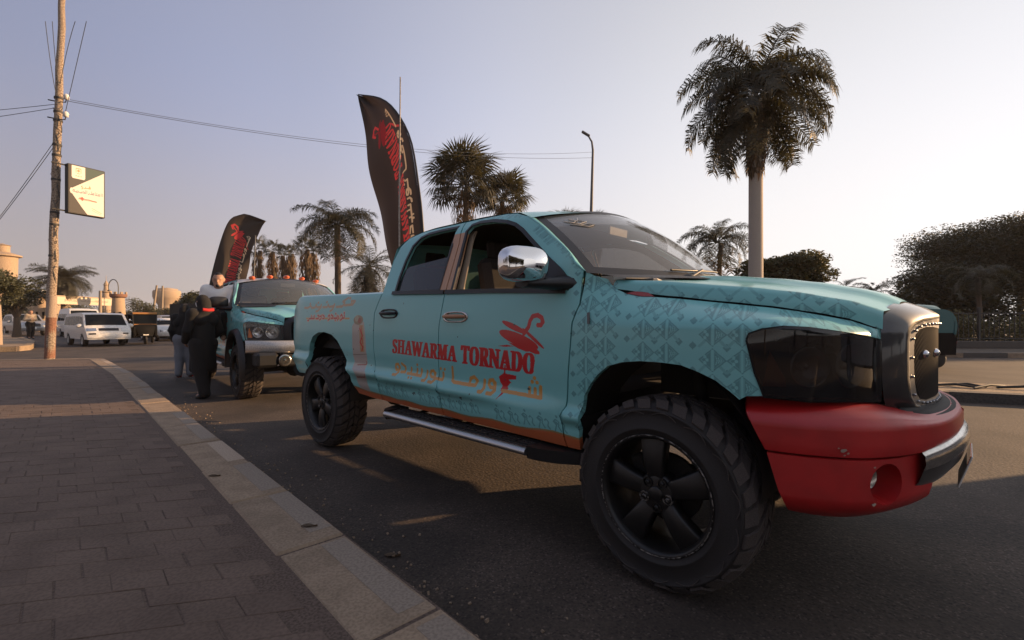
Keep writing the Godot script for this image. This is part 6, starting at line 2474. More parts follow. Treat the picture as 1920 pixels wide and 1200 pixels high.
func far_things() -> void:
	# gate: two towers and the banner between them
	for k in 2:
		var px: float = [79, 222][k]
		var b := at_px(px, 600, 50.0)
		var T := thing("gate_tower", ["sandstone gate tower left of the utility pole", "sandstone gate tower right of the white banner"][k], "tower", Vector3(b.x, 0, b.z), .3, "gate towers")
		var st := new_st()
		lathe(st, [Vector2(.78, 0), Vector2(.74, .5), Vector2(.56, 3.6), Vector2(.56, 3.62)], Transform3D(), 8, true)
		obj("shaft", st, M.stone, T)
		st = new_st()
		lathe(st, [Vector2(.56, 3.6), Vector2(.74, 3.72), Vector2(.76, 4.0), Vector2(.66, 4.0), Vector2(.66, 3.95), Vector2(.01, 3.95)], Transform3D(), 16, true)
		obj("cornice", st, M.stone_red, T)
		for i in 8:
			st = new_st()
			var a := TAU * i / 8
			box(st, Vector3(cos(a) * .68, 4.11, sin(a) * .68), Vector3(.16, .24, .24), Basis(Vector3.UP, -a), .02)
			obj("merlon", st, M.stone, T)
		st = new_st()
		for a in [-.95, -1.75]:
			box(st, Vector3(cos(a) * .60, 1.75, -sin(a) * .60), Vector3(.16, .75, .20), Basis(Vector3.UP, a), .02)
		obj("slit_window", st, M.void, T)
		if k == 0:
			st = new_st()
			ball(st, Vector3(0, 4.2, 0), Vector3(.36, .34, .36), 12)
			obj("cap", st, M.white, T)
	var a := at_px(101, 562, 46.0)
	var e := at_px(214, 566, 53.0)
	var T := thing("gate_banner", "long cream banner board spanning the gate between the towers", "banner", (a + e) * .5, -atan2(e.z - a.z, e.x - a.x))
	var cb := Canvas.new(1024, 128, Vector2(0, 0), Vector2(8, 1), Color(.55, .45, .34).linear_to_srgb())
	cb.poly(pv([0, .86, 8, .86, 8, 1, 0, 1]), Color(.34, .26, .18).linear_to_srgb())
	for i in 3:
		pen(cb, word_tornado() if i != 1 else word_shawarma(), Vector2(1.2 + 2.1 * i, .42), Vector2(.28, 0), Vector2(0, .22), .06, Color(.30, .22, .16).linear_to_srgb())
	var bm := mat(1, 1, 1, .8)
	bm.albedo_texture = cb.tex()
	var w := a.distance_to(e)
	var st := new_st()
	st.set_smooth_group(-1)
	for q in [[-1, -1], [1, -1], [1, 1], [-1, -1], [1, 1], [-1, 1]]:
		st.set_uv(Vector2(q[0] * .5 + .5, .5 - q[1] * .5))
		st.add_vertex(Vector3(q[0] * w * .5, q[1] * .42, .032))
	obj("lettering", st, bm, T)
	st = new_st()
	box(st, Vector3.ZERO, Vector3(w, .86, .06))
	obj("board", st, M.stone, T)
	st = new_st()
	for x in [-.47, -.1, .36]:
		tube(st, [Vector3(w * x, -3.3, -.1), Vector3(w * x, .4, -.1)], .05, 6)
	obj("post", st, M.lamp_grey, T)
	# minaret
	var b := at_px(199, 600, 120.0)
	T = thing("minaret", "slender minaret far off above the gate banner", "minaret", Vector3(b.x, 0, b.z))
	st = new_st()
	lathe(st, [Vector2(1.0, 0), Vector2(.95, 5.5), Vector2(1.35, 5.7), Vector2(1.35, 6.1), Vector2(.85, 6.1), Vector2(.75, 8.2), Vector2(1.1, 8.4), Vector2(1.1, 8.7), Vector2(.55, 8.7), Vector2(.45, 10.0), Vector2(.6, 10.2), Vector2(.3, 10.9), Vector2(.05, 11.4), Vector2(.04, 12.6)], Transform3D(), 10, true)
	obj("shaft", st, M.concrete_warm, T)
	# bowl shaped water tank
	b = at_px(313, 600, 150.0)
	T = thing("water_tank", "bowl shaped concrete water tank far off behind the traffic", "water tank", Vector3(b.x, 0, b.z))
	st = new_st()
	lathe(st, [Vector2(2.6, 0), Vector2(2.3, 5.6), Vector2(2.4, 6.1), Vector2(3.5, 7.9), Vector2(3.75, 8.6), Vector2(3.75, 10.2), Vector2(3.5, 10.7), Vector2(2.9, 10.8), Vector2(2.9, 11.2), Vector2(.01, 11.6)], Transform3D(), 28)
	obj("bowl", st, M.concrete_warm, T)
	# tank on legs at the left edge
	b = at_px(4, 600, 70.0)
	T = thing("water_tower", "round tank with a flat roof standing on concrete legs, left edge", "water tower", Vector3(b.x, 0, b.z))
	st = new_st()
	lathe(st, [Vector2(.01, 7.3), Vector2(1.5, 7.3), Vector2(1.65, 7.7), Vector2(1.7, 10.6), Vector2(2.15, 10.75), Vector2(2.15, 10.95), Vector2(1.1, 11.3), Vector2(.85, 11.4), Vector2(.85, 12.3), Vector2(1.0, 12.4), Vector2(.01, 12.7)], Transform3D(), 20, true)
	obj("tank", st, M.concrete_warm, T)
	for i in 6:
		var an := TAU * i / 6
		st = new_st()
		box(st, Vector3(cos(an) * 1.3, 3.65, sin(an) * 1.3), Vector3(.28, 7.4, .28), Basis(Vector3.UP, -an))
		obj("leg", st, M.concrete_dark, T)
	st = new_st()
	for y in [3.4, 5.6]:
		for i in 6:
			tube(st, [Vector3(cos(TAU * i / 6) * 1.3, y, sin(TAU * i / 6) * 1.3), Vector3(cos(TAU * (i + 1) / 6) * 1.3, y, sin(TAU * (i + 1) / 6) * 1.3)], .1, 5)
	obj("brace", st, M.concrete_dark, T)
	# poles by the junction
	for q in [[283, 620, 294, 535, 60.0, "leaning wooden pole left of the water tank"], [303, 620, 305, 536, 61.0, "upright pale pole before the water tank"], [258, 620, 258, 582, 64.0, "short pale pole above the rickshaw roof"], [188, 618, 188, 545, 44.0, "thin pale pole before the gate banner"]]:
		var p0 := at_px(q[0], q[1], q[4])
		var p1 := at_px(q[2], q[3], q[4])
		p0.y = 0.0
		st = new_st()
		tube(st, [p0, p1], [.16, .11], 8)
		tag(obj("street_pole", st, M.pole_wood), q[5], "pole", "poles at the junction")
	# swan necked lamp by the gate
	b = at_px(222, 600, 52.0)
	T = thing("curved_lamp", "thin street lamp with a curled arm behind the right gate tower", "street lamp", Vector3(b.x, 0, b.z))
	st = new_st()
	var pts := [Vector3(0, 0, 0), Vector3(0, 4.6, 0)]
	for i in 12:
		var an := PI * i / 11.0 * 1.15
		pts.append(Vector3(-.55 + cos(an) * .55, 4.9 + sin(an) * .85, 0))
	tube(st, pts, .05, 6)
	obj("post", st, M.lamp_grey, T)
	st = new_st()
	ball(st, pts[-1], Vector3(.16, .1, .16), 8)
	obj("lamp_head", st, M.lamp_grey, T)
	# dark wall behind the women, with its small blue notice
	var w0 := at_px(322, 600, 34.0)
	var w1 := at_px(425, 600, 31.0)
	st = new_st()
	var mid := (w0 + w1) * .5
	box(st, Vector3(mid.x, 1.2, mid.z), Vector3(w0.distance_to(w1), 2.42, .3), Basis(Vector3.UP, -atan2(w1.z - w0.z, w1.x - w0.x)), .02)
	tag(obj("dark_wall", st, M.wall_dark), "tall dark wall behind the two women", "wall")
	st = new_st()
	var nb := at_px(352, 580, 32.6)
	box(st, nb, Vector3(.26, .30, .04), Basis(Vector3.UP, .3))
	tag(obj("wall_notice", st, mat(.12, .22, .28, .7)), "small blue grey notice on the dark wall", "notice")
	# low sunlit buildings beyond the trees, left
	for q in [[35, 598, 95.0, 16.0, 4.6], [318, 600, 100.0, 7.0, 3.2]]:
		b = at_px(q[0], 600, q[2])
		T = thing("low_building", "low sandy building beyond the far left trees" if q[0] == 35 else "low grey building under the water tank", "building", Vector3(b.x, 0, b.z))
		st = new_st()
		box(st, Vector3(0, q[4] * .5, 0), Vector3(q[3], q[4], 6))
		box(st, Vector3(0, q[4] + .1, 0), Vector3(q[3] + .3, .2, 6.3))
		obj("wall", st, M.concrete_warm if q[0] == 35 else M.concrete_dark, T)
		for i in int(q[3] / 2.4):
			st = new_st()
			box(st, Vector3(-q[3] * .5 + 1.4 + i * 2.4, q[4] * .55, 3.0), Vector3(.9, 1.3, .12))
			obj("window", st, M.glass_car, T)

func traffic() -> void:
	var van := {"w": 1.66, "tumble": .16, "belt": .92, "bulge": .10, "r": .29, "wheels": [-1.35, 1.25], "paint": M.white, "mirror": Vector2(1.55, .98), "rim": M.silver,
		"top": v2([-2.15, .34, -2.2, .62, -2.18, .95, -2.08, 1.42, -1.95, 1.55, -.5, 1.60, .9, 1.58, 1.22, 1.52, 1.40, 1.36, 1.80, .96, 1.93, .88, 2.08, .68, 2.13, .52, 2.13, .34]),
		"side_glass": [[-2.05, 1.0, -1.98, 1.40, -1.15, 1.43, -1.15, 1.0], [-1.08, 1.0, -1.08, 1.43, -.1, 1.44, -.1, 1.0], [-.03, 1.0, -.03, 1.44, .65, 1.43, .65, 1.0], [.73, .98, .73, 1.42, 1.12, 1.40, 1.52, 1.0, 1.52, .96]],
		"patches": [["windscreen", 7.15, 8.92, -.93, .93, M.glass_car], ["grille", 10.15, 10.75, -.45, .45, M.black], ["headlight", 10.1, 10.8, -.96, -.55, M.chrome_dull], ["headlight", 10.1, 10.8, .55, .96, M.chrome_dull], ["bumper", 11.2, 12.6, -1.0, 1.0, M.white, .05], ["bumper_slot", 11.35, 11.8, -.9, -.62, M.black, .058], ["bumper_slot", 11.35, 11.8, .62, .9, M.black, .058], ["number_plate", 11.5, 12.2, -.22, .22, M.paper, .062]]}
	vehicle("white_van", "white minibus van facing the camera at the junction, nearest vehicle there", "van", Vector3(-20.9, 0, -23.6), -(PI / 2 - deg_to_rad(54.0)), van)
	var tall := van.duplicate()
	tall.top = v2([-2.3, .38, -2.35, .8, -2.3, 1.4, -2.2, 1.95, -2.0, 2.10, -.5, 2.14, .75, 2.10, 1.05, 2.0, 1.25, 1.75, 1.72, 1.15, 2.0, 1.02, 2.2, .80, 2.25, .55, 2.25, .36])
	tall.belt = 1.1
	tall.w = 1.85
	tall.mirror = Vector2(1.5, 1.2)
	tall.side_glass = [[-2.2, 1.2, -2.15, 1.7, -1.2, 1.72, -1.2, 1.2], [-1.1, 1.2, -1.1, 1.72, .0, 1.72, .0, 1.2], [.1, 1.2, .1, 1.72, 1.05, 1.70, 1.45, 1.22]]
	vehicle("high_roof_van", "white high roof van behind the nearest van, beside the utility pole", "van", Vector3(-33.6, 0, -36.5), -(PI / 2 - deg_to_rad(54.0)), tall)
	var suv := {"w": 1.8, "tumble": .26, "belt": 1.05, "bulge": .12, "r": .36, "wheels": [-1.35, 1.4], "paint": M.silver, "mirror": Vector2(.75, 1.12), "rim": M.steel,
		"top": v2([-2.2, .42, -2.3, .7, -2.28, 1.05, -2.12, 1.10, -1.95, 1.45, -1.75, 1.66, -.8, 1.72, .2, 1.68, .42, 1.60, 1.02, 1.14, 1.3, 1.10, 2.0, 1.0, 2.2, .86, 2.28, .62, 2.25, .40]),
		"side_glass": [[-1.95, 1.14, -1.72, 1.54, -1.1, 1.58, -1.1, 1.14], [-1.02, 1.14, -1.02, 1.58, -.2, 1.58, -.2, 1.14], [-.12, 1.14, -.12, 1.57, .25, 1.54, .80, 1.14]],
		"patches": [["windscreen", 7.2, 8.9, -.92, .92, M.glass_car], ["grille", 11.35, 12.6, -.5, .5, M.black], ["headlight", 11.2, 12.0, -.95, -.58, M.chrome_dull], ["headlight", 11.2, 12.0, .58, .95, M.chrome_dull], ["bumper", 12.7, 13.7, -1.0, 1.0, M.silver, .06], ["number_plate", 12.8, 13.4, -.2, .2, M.paper, .07]]}
	vehicle("silver_pickup", "silver four wheel drive behind the man on the far left", "car", Vector3(-40.0, 0, -38.5), -(PI / 2 - deg_to_rad(58.0)), suv)
	var sedan := {"w": 1.66, "tumble": .36, "belt": .85, "bulge": .12, "r": .29, "wheels": [-1.25, 1.25], "paint": M.white, "mirror": Vector2(.55, .92), "rim": M.steel,
		"top": v2([-2.05, .32, -2.12, .6, -2.08, .86, -1.45, .92, -1.0, 1.28, -.6, 1.36, .0, 1.36, .25, 1.28, .85, .92, 1.2, .88, 1.9, .78, 2.05, .66, 2.1, .48, 2.08, .30]),
		"side_glass": [[-1.25, .93, -.92, 1.24, -.45, 1.28, -.45, .93], [-.38, .93, -.38, 1.28, .0, 1.29, .15, 1.24, .62, .93]],
		"patches": [["windscreen", 7.2, 7.95, -.9, .9, M.glass_car], ["grille", 10.9, 11.6, -.5, .5, M.black], ["headlight", 10.8, 11.5, -.92, -.58, M.chrome_dull], ["headlight", 10.8, 11.5, .58, .92, M.chrome_dull], ["bumper", 11.7, 12.8, -1.0, 1.0, M.white, .05]]}
	vehicle("white_sedan", "low white saloon car half behind the black rickshaw", "car", Vector3(-21.75, 0, -29.3), -(PI / 2 - deg_to_rad(52.0)), sedan)
	var bus := van.duplicate()
	bus.paint = M.silver
	vehicle("grey_minibus", "pale grey minibus behind the saloon, beside the dark wall", "minibus", Vector3(-25.9, 0, -35.5), -(PI / 2 - deg_to_rad(47.0)), bus)
	rickshaw("black three wheeled rickshaw with orange trim at the junction", Vector3(-19.7, 0, -25.0), -(PI / 2 - deg_to_rad(46.0)), M.black_matte, M.orange)
	rickshaw("teal three wheeled rickshaw half hidden behind the pickup's grille", Vector3(10.35, 0, -13.0), PI - .18, M.teal_deep, null)
	# a coach parked just outside the frame on the right: its shadow lies across the road in front of the pickup
	var coach := {"w": 2.5, "tumble": .03, "belt": 1.3, "bulge": .12, "r": .48, "wheels": [-2.4, 2.4], "paint": M.white, "mirror": Vector2(3.9, 2.1), "rim": M.steel,
		"top": v2([-4.1, .40, -4.15, 1.2, -4.1, 2.55, -3.95, 2.80, -3.0, 2.86, 3.0, 2.86, 3.9, 2.80, 4.08, 2.62, 4.18, 1.3, 4.2, .9, 4.18, .40]),
		"side_glass": [[-3.9, 1.5, -3.85, 2.4, -2.5, 2.4, -2.5, 1.5], [-2.4, 1.5, -2.4, 2.4, -1.0, 2.4, -1.0, 1.5], [-.9, 1.5, -.9, 2.4, .5, 2.4, .5, 1.5], [.6, 1.5, .6, 2.4, 2.0, 2.4, 2.0, 1.5], [2.1, 1.5, 2.1, 2.4, 3.5, 2.4, 3.5, 1.5]],
		"patches": [["windscreen", 7.05, 7.9, -.95, .95, M.glass_car], ["headlight", 8.2, 8.8, -.9, -.6, M.chrome_dull], ["headlight", 8.2, 8.8, .6, .9, M.chrome_dull]]}
	vehicle("white_coach", "white coach parked outside the right edge of the frame", "coach", Vector3(10.6, 0, -1.05), -PI / 2 + .06, coach)

func trucks() -> void:
	M.wrap.albedo_texture = paint_wrap()
	M.wrap2.albedo_texture = M.wrap.albedo_texture
	make_truck("turquoise pickup with red lettering and red bumper, large in the foreground", Vector3(1.3536, 0, -2.8987), -.768, {"first": true, "wrap": M.wrap})
	make_truck("second turquoise pickup with a chrome bumper, behind the large pickup's tailgate", Vector3(-3.63, 0, -8.12), -.838, {"first": false, "wrap": M.wrap2})
	var X := Transform3D(Basis(Vector3.UP, -.768), Vector3(1.3536, 0, -2.8987))
	feather_flag("feather_flag", "tall black feather flag with red lettering, standing in the large pickup's bed", [Vector2(-3.17, 1.35), Vector2(-3.24, 2.25), Vector2(-3.32, 2.73), Vector2(-3.47, 3.28), Vector2(-3.75, 3.68), Vector2(-4.11, 3.97), Vector2(-4.68, 4.21)], [Vector2(-3.76, 1.5), Vector2(-3.99, 2.09), Vector2(-4.15, 2.55), Vector2(-4.31, 3.06), Vector2(-4.47, 3.6), Vector2(-4.58, 3.95), Vector2(-4.685, 4.20)], X * Vector3(-3.14, 1.0, 0), func(u: float, y: float, z: float) -> Vector3: return X * Vector3(u, y, z), flag_tex(false), .055)
	var st := new_st()
	tube(st, [X * Vector3(-3.47, 1.0, .14), X * Vector3(-3.49, 2.4, .14), X * Vector3(-3.47, 3.95, .14)], [.011, .010, .007], 7)
	tag(obj("flag_staff", st, M.bark_pale), "bare thin staff standing in front of the tall flag in the pickup's bed", "pole")
	var wld := func(x: float, y: float, z: float) -> Vector3: return Vector3((x - 960.0) / 88.0, 1.255 + (600.0 - y) / 88.0, -10.0 + z - .004 * (x - 430.0))
	feather_flag("feather_flag", "smaller brown feather flag with red lettering, standing behind the second pickup's cab", [Vector2(397, 560), Vector2(402, 525), Vector2(412, 475), Vector2(423, 432), Vector2(433, 410), Vector2(447, 402), Vector2(458, 400), Vector2(487, 410)], [Vector2(452, 560), Vector2(455, 530), Vector2(462, 490), Vector2(470, 455), Vector2(478, 432), Vector2(483, 420), Vector2(486, 414), Vector2(487.5, 410.5)], wld.call(394, 600, 0), wld, flag_tex(true), .05)
	st = new_st()
	tube(st, [wld.call(474, 600, .1), wld.call(473, 500, .1), wld.call(475, 440, .1)], .012, 6)
	tag(obj("flag_staff", st, M.lamp_grey), "bare thin staff beside the smaller flag, behind the second pickup's roof", "pole")
	st = new_st()
	box(st, X * Vector3(-2.50, 1.62, .34), Vector3(.12, .36, .36), Basis(Vector3.UP, -.768), .05)
	tag(obj("red_jacket", st, M.cloth_red), "red cloth hung inside the large pickup's rear side window", "jacket")

func people() -> void:
	# woman in a long black robe by the second pickup's front wheel
	var j := standing(1.64, .17)
	j.el_l = Vector3(.02, 1.08, -.25); j.wr_l = Vector3(.20, .92, -.16); j.hd_l = Vector3(.6, -.7, .3)
	j.el_r = Vector3(-.02, 1.07, .26); j.wr_r = Vector3(.18, .90, .17); j.hd_r = Vector3(.6, -.7, -.2)
	var T := person("person", "person in a long black robe and headscarf by the second pickup's front wheel", Vector3(-5.01, 0, -7.62), deg_to_rad(155), j, Vector3(.95, -.25, -.1), "scarf")
	var st := new_st()
	var rows := []
	for q in [[1.44, .085, .09], [1.40, .11, .19], [1.30, .15, .235], [1.12, .155, .215], [.95, .17, .225], [.70, .19, .24], [.46, .20, .25], [.43, .18, .23]]:
		var row := []
		for i in 28:
			var a := TAU * i / 28
			var fold := 1.0 + .05 * sin(i * 1.8 + q[0] * 2.0) * smoothstep(1.1, .2, q[0])
			row.append(Vector3(cos(a) * q[1] * .86 * fold + .01, q[0], sin(a) * q[2] * .80 * fold))
		rows.append(row)
	grid(st, rows, true)
	var bb := body_bones(j)
	flesh(st, grown(bb, .022, [3, 4, 10, 11]), .02)
	flesh(st, [[j.el_l, j.wr_l, .062, .060], [j.el_r, j.wr_r, .062, .060]], .018)
	flesh(st, grown(bb, .045, [7, 8, 14, 15]), .022)
	obj("robe", st, M.cloth_black, T)
	st = new_st()
	shoe(st, j.an_l, j.to_l); shoe(st, j.an_r, j.to_r)
	obj("shoes", st, M.black, T)
	st = new_st()
	tube(st, [Vector3(-.11, 1.42, -.08), Vector3(-.13, 1.41, 0), Vector3(-.11, 1.42, .08), Vector3(-.02, 1.43, .13)], .028, 8)
	tube(st, [Vector3(.155, 1.12, -.14), Vector3(.172, 1.12, 0), Vector3(.155, 1.12, .12)], .014, 6)
	obj("red_scarf_edge", st, M.cloth_red, T)
	st = new_st()
	box(st, Vector3(-5.01, 0, -7.62) + Basis(Vector3.UP, deg_to_rad(155)) * (j.wr_r + Vector3(.06, -.075, -.03)), Vector3(.05, .11, .08), Basis(Vector3.UP, .5), .012)
	tag(obj("red_purse", st, M.cloth_red), "small red purse held by the person in the black robe", "purse")
	# woman in grey jeans behind her
	j = standing(1.58, .05)
	T = person("person", "person in black top, grey jeans and red shoes standing behind the robed woman", Vector3(-7.22, 0, -10.35), deg_to_rad(110), j, Vector3(1, 0, .2), "scarf")
	bb = body_bones(j)
	st = new_st()
	flesh(st, grown(bb, .030, [0, 1, 2, 3, 4, 5, 10, 11, 12]), .022)
	obj("top", st, M.cloth_black, T)
	st = new_st()
	flesh(st, grown(bb, .035, [6, 7, 8, 13, 14, 15]), .022)
	obj("jeans", st, M.cloth_jeans, T)
	st = new_st()
	shoe(st, j.an_l, j.to_l); shoe(st, j.an_r, j.to_r)
	obj("shoes", st, M.cloth_red, T)
	# man leaning out of the second pickup's side window
	j = {"hip": Vector3(-.02, -.60, 0), "waist": Vector3(0, -.46, 0), "chest": Vector3(.04, -.27, 0), "neck": Vector3(.07, -.11, 0), "head": Vector3(.10, .0, 0), "sh_l": Vector3(.03, -.17, -.18), "el_l": Vector3(.16, -.38, -.24), "wr_l": Vector3(.34, -.46, -.12), "hd_l": Vector3(1, -.3, .2), "sh_r": Vector3(.03, -.17, .18), "el_r": Vector3(.05, -.42, .26), "wr_r": Vector3(.24, -.52, .20), "hd_r": Vector3(1, -.5, 0), "hp_l": Vector3(.1, -.62, -.1), "kn_l": Vector3(.42, -.66, -.1), "an_l": Vector3(.46, -.98, -.1), "to_l": Vector3(.56, -1.02, -.1), "hp_r": Vector3(.1, -.62, .1), "kn_r": Vector3(.42, -.66, .1), "an_r": Vector3(.46, -.98, .1), "to_r": Vector3(.56, -1.02, .1)}
	T = person("person", "bearded person in a white top leaning out of the second pickup's side window", Vector3(-5.22, 1.955, -8.36), deg_to_rad(-62), j, Vector3(1, -.05, .1), "short")
	bb = body_bones(j)
	st = new_st()
	flesh(st, grown(bb, .028, [0, 1, 3, 4, 5, 10, 11, 12]), .020)
	obj("white_top", st, M.cloth_white, T)
	st = new_st()
	flesh(st, grown(bb, .025, [6, 7, 8, 13, 14, 15]), .022)
	obj("trousers", st, M.cloth_black, T)
	# someone standing in the second pickup's bed: only the head shows over the roof
	j = standing(1.60, 0.0)
	T = person("person", "person standing in the second pickup's bed, only a head showing over its roof", Vector3(-4.82, .55, -11.0), deg_to_rad(-55), j, Vector3(1, 0, 0), "short")
	bb = body_bones(j)
	st = new_st()
	flesh(st, grown(bb, .028, [0, 1, 3, 4, 5, 10, 11, 12]), .024)
	obj("shirt", st, M.cloth_tan, T)
	st = new_st()
	flesh(st, grown(bb, .028, [6, 7, 8, 13, 14, 15]), .024)
	obj("trousers", st, M.cloth_black, T)
	# the man on the far corner
	j = standing(1.62, .03)
	j.el_l = Vector3(-.02, 1.08, -.24); j.wr_l = Vector3(.20, 1.12, -.06); j.hd_l = Vector3(.4, .1, 1)
	j.el_r = Vector3(-.02, 1.08, .24); j.wr_r = Vector3(.20, 1.10, .06); j.hd_r = Vector3(.4, .1, -1)
	T = person("person", "person in a tan shirt with folded arms on the far left corner", Vector3(-27.6, .19, -26.9), deg_to_rad(-20), j, Vector3(1, 0, .3), "short")
	bb = body_bones(j)
	st = new_st()
	flesh(st, grown(bb, .028, [0, 1, 3, 4, 5, 10, 11, 12]), .026)
	obj("shirt", st, M.cloth_tan, T)
	st = new_st()
	flesh(st, grown(bb, .030, [6, 7, 8, 13, 14, 15]), .026)
	obj("trousers", st, M.cloth_black, T)
	st = new_st()
	shoe(st, j.an_l, j.to_l); shoe(st, j.an_r, j.to_r)
	obj("shoes", st, M.black, T)

func street() -> void:
	# grit along the gutter
	var gr := new_st()
	var rg := RandomNumberGenerator.new()
	rg.seed = 9
	for i in 420:
		var t := pow(rg.randf(), 1.6)
		var p := Vector2(1.6, .0).lerp(Vector2(-6.0, -7.8), t) + Vector2(.69, -.72) * absf(rg.randfn()) * .16
		var s := rg.randf_range(.004, .012)
		box(gr, Vector3(p.x, s * .4, p.y), Vector3(s * rg.randf_range(1.0, 1.8), s, s * rg.randf_range(.8, 1.5)), Basis(Vector3(rg.randfn(), rg.randfn(), rg.randfn()).normalized(), rg.randf() * 3.0))
	tag(obj("gutter_grit", gr, M.kerbs[1]), "small stones and grit scattered along the kerb's gutter", "grit", "", "stuff")
	# the utility pole
	var base := Vector3(-13.36, .11, -13.56)
	var up := Vector3(.40, 11.4, 0)
	var T := thing("utility_pole", "worn wooden utility pole standing on the pavement's far corner", "utility pole", base)
	var st := new_st()
	var pts := []
	var rad := []
	for i in 20:
		pts.append(up * (i / 19.0) + Vector3(.012 * sin(i * 1.7), 0, .01 * sin(i * 2.3)))
		rad.append(lerpf(.115, .075, i / 19.0) + .004 * sin(i * 2.9))
	tube(st, pts, rad, 14)
	obj("shaft", st, M.wood_pole, T)
	for q in [[.05, 1.22, M.stone_red, "painted_band"], [1.22, 1.85, M.whitewash, "white_band"]]:
		st = new_st()
		tube(st, [up * (q[0] / 11.4), up * (q[1] / 11.4)], [lerpf(.115, .075, q[0] / 11.4) + .006, lerpf(.115, .075, q[1] / 11.4) + .006], 16, false)
		obj(q[3], st, q[2], T)
	for y in [3.0, 3.9, 4.25, 5.2, 5.9, 6.2, 6.9, 7.15, 7.55]:
		st = new_st()
		lathe(st, [Vector2(.106, -.03), Vector2(.111, 0), Vector2(.106, .03)], Transform3D(Basis(), up * (y / 11.4)), 12)
		obj("clamp", st, M.iron, T)
	st = new_st()
	for i in 26:   # the wires that are wound and bundled down its side
		var y := 2.2 + i * .19
		var a := i * 1.9
		var q := up * (y / 11.4)
		tube(st, [q + Vector3(.10 * cos(a), 0, .10 * sin(a)), q + Vector3(.13 + .05 * sin(i * 3.1), .2 + .1 * sin(i * 1.3), .05), q + Vector3(.10 * cos(a + 1.0), .5, .10 * sin(a + 1.0))], .010, 4)
	obj("loose_wires", st, M.wire, T)
	for y in [6.95, 7.45]:
		st = new_st()
		var q: Vector3 = up * (y / 11.4)
		tube(st, [q, q + Vector3(.28, -.05, .08), q + Vector3(.30, .05, .08)], .014, 6)
		tube(st, [q, q + Vector3(-.30, .06, 0)], .018, 6)
		obj("bracket", st, M.iron, T)
		st = new_st()
		lathe(st, [Vector2(.02, -.02), Vector2(.07, .0), Vector2(.055, .05), Vector2(.075, .07), Vector2(.05, .13), Vector2(.01, .15)], Transform3D(Basis(), q + Vector3(.30, .04, .08)), 12)
		obj("insulator", st, M.white, T)
	# the sign hung on it
	var s0 := at_px(124, 306, 13.45)
	var s1 := at_px(194, 318, 14.25)
	var bt := at_px(123, 399, 13.45)
	var wid := Vector2(s1.x - s0.x, s1.z - s0.z).length()
	var hgt := s0.y - bt.y
	T = thing("hanging_sign", "white and green sign board hung on the utility pole", "sign", Vector3((s0.x + s1.x) * .5, (s0.y + bt.y) * .5, (s0.z + s1.z) * .5), -atan2(s1.z - s0.z, s1.x - s0.x))
	var c := Canvas.new(512, 576, Vector2(-1, -1), Vector2(1, 1), Color(.62, .57, .52).linear_to_srgb())
	var slate := Color(.030, .026, .025).linear_to_srgb()
	var green := Color(.020, .055, .052).linear_to_srgb()
	c.poly(pv([-1, 1, 1, 1, 1, .93, -.86, .02, -1, .02]), slate)
	c.poly(pv([-.12, 1, 1, 1, 1, .93, -.12, .42]), green)
	c.poly(pv([-1, .05, -.90, .0, -.88, -.16, -.30, -.72, .02, -1, -1, -1]), slate)
	c.disc(Vector2(-.86, -.08), .10, .12, Color(.62, .57, .52).linear_to_srgb())
	var card := Color(.66, .60, .54).linear_to_srgb()
	c.poly(pv([-.86, 1, -.10, 1, -.10, .52, -.16, .46, -.80, .46, -.86, .52]), card)
	var gold := Color(.36, .24, .12).linear_to_srgb()
	c.line(pv([-.62, .72, -.62, .90, -.34, .90, -.34, .72]), .035, gold)
	c.disc(Vector2(-.48, .80), .075, .06, gold)
	c.line(pv([-.56, .68, -.40, .68]), .03, gold)
	pen(c, [[0, 0, .8, 0, .8, .5], [1.2, 0, 2.0, 0, 2.0, .6], [2.4, .5, 2.4, 0, 2.2, -.3], [3.0, 0, 4.0, 0, 4.0, .5]], Vector2(-.66, .57), Vector2(.09, 0), Vector2(0, .06), .02, gold)
	pen(c, [[0, .6, -.3, .2, .3, .0, .4, -.4, -.2, -.6], [.9, -.3, 1.4, -.1, 1.4, .4], [1.5, 0, 3.4, 0, 3.4, .5, 3.0, .7, 2.8, .3, 3.3, .1], [3.1, 1.1, 3.2, 1.1]], Vector2(-.28, .13), Vector2(.14, 0), Vector2(0, .11), .035, gold)
	var ink := Color(.20, .18, .20).linear_to_srgb()
	pen(c, [[0, 0, .5, 0, .5, .6, .1, .6, 0, 0], [.5, 0, 1.3, 0, 1.3, .5], [1.0, -.35, 1.1, -.35], [1.7, .4, 1.7, 0, 1.4, -.3], [1.9, 0, 2.8, 0, 2.8, .5], [2.4, -.35, 2.5, -.35], [3.0, 0, 3.9, 0, 3.2, .6], [3.9, 0, 3.9, 1.1], [4.3, 0, 4.3, 1.1], [5.0, .4, 5.0, 0, 4.7, -.3], [5.3, 0, 6.5, 0, 6.4, .6, 5.8, .1], [5.8, .1, 5.8, 1.1], [6.9, 0, 6.9, 1.1], [6.9, 0, 8.4, 0], [7.4, 0, 7.4, .5], [7.4, .9, 7.5, .9], [7.9, 0, 7.9, .5, 8.3, .6, 8.4, 0], [8.8, 0, 8.8, 1.1], [9.2, 0, 9.2, 1.1]], Vector2(-.80, -.10), Vector2(.185, 0), Vector2(0, .11), .034, ink)
	c.line(pv([-.45, -.36, -.38, -.33, -.30, -.38, -.22, -.34, -.1, -.37, .1, -.36, .35, -.38, .55, -.385]), .035, Color(.50, .05, .04).linear_to_srgb())
	c.poly(pv([-.40, -.36, -.28, -.27, -.16, -.35, -.27, -.46]), Color(.50, .05, .04).linear_to_srgb())
	c.line(pv([-.5, -.39, -.2, -.41, .2, -.40, .58, -.41]), .018, Color(.38, .24, .15).linear_to_srgb())
	c.line(pv([.28, -.70, .45, -.74, .60, -.79, .86, -.86]), .018, gold)
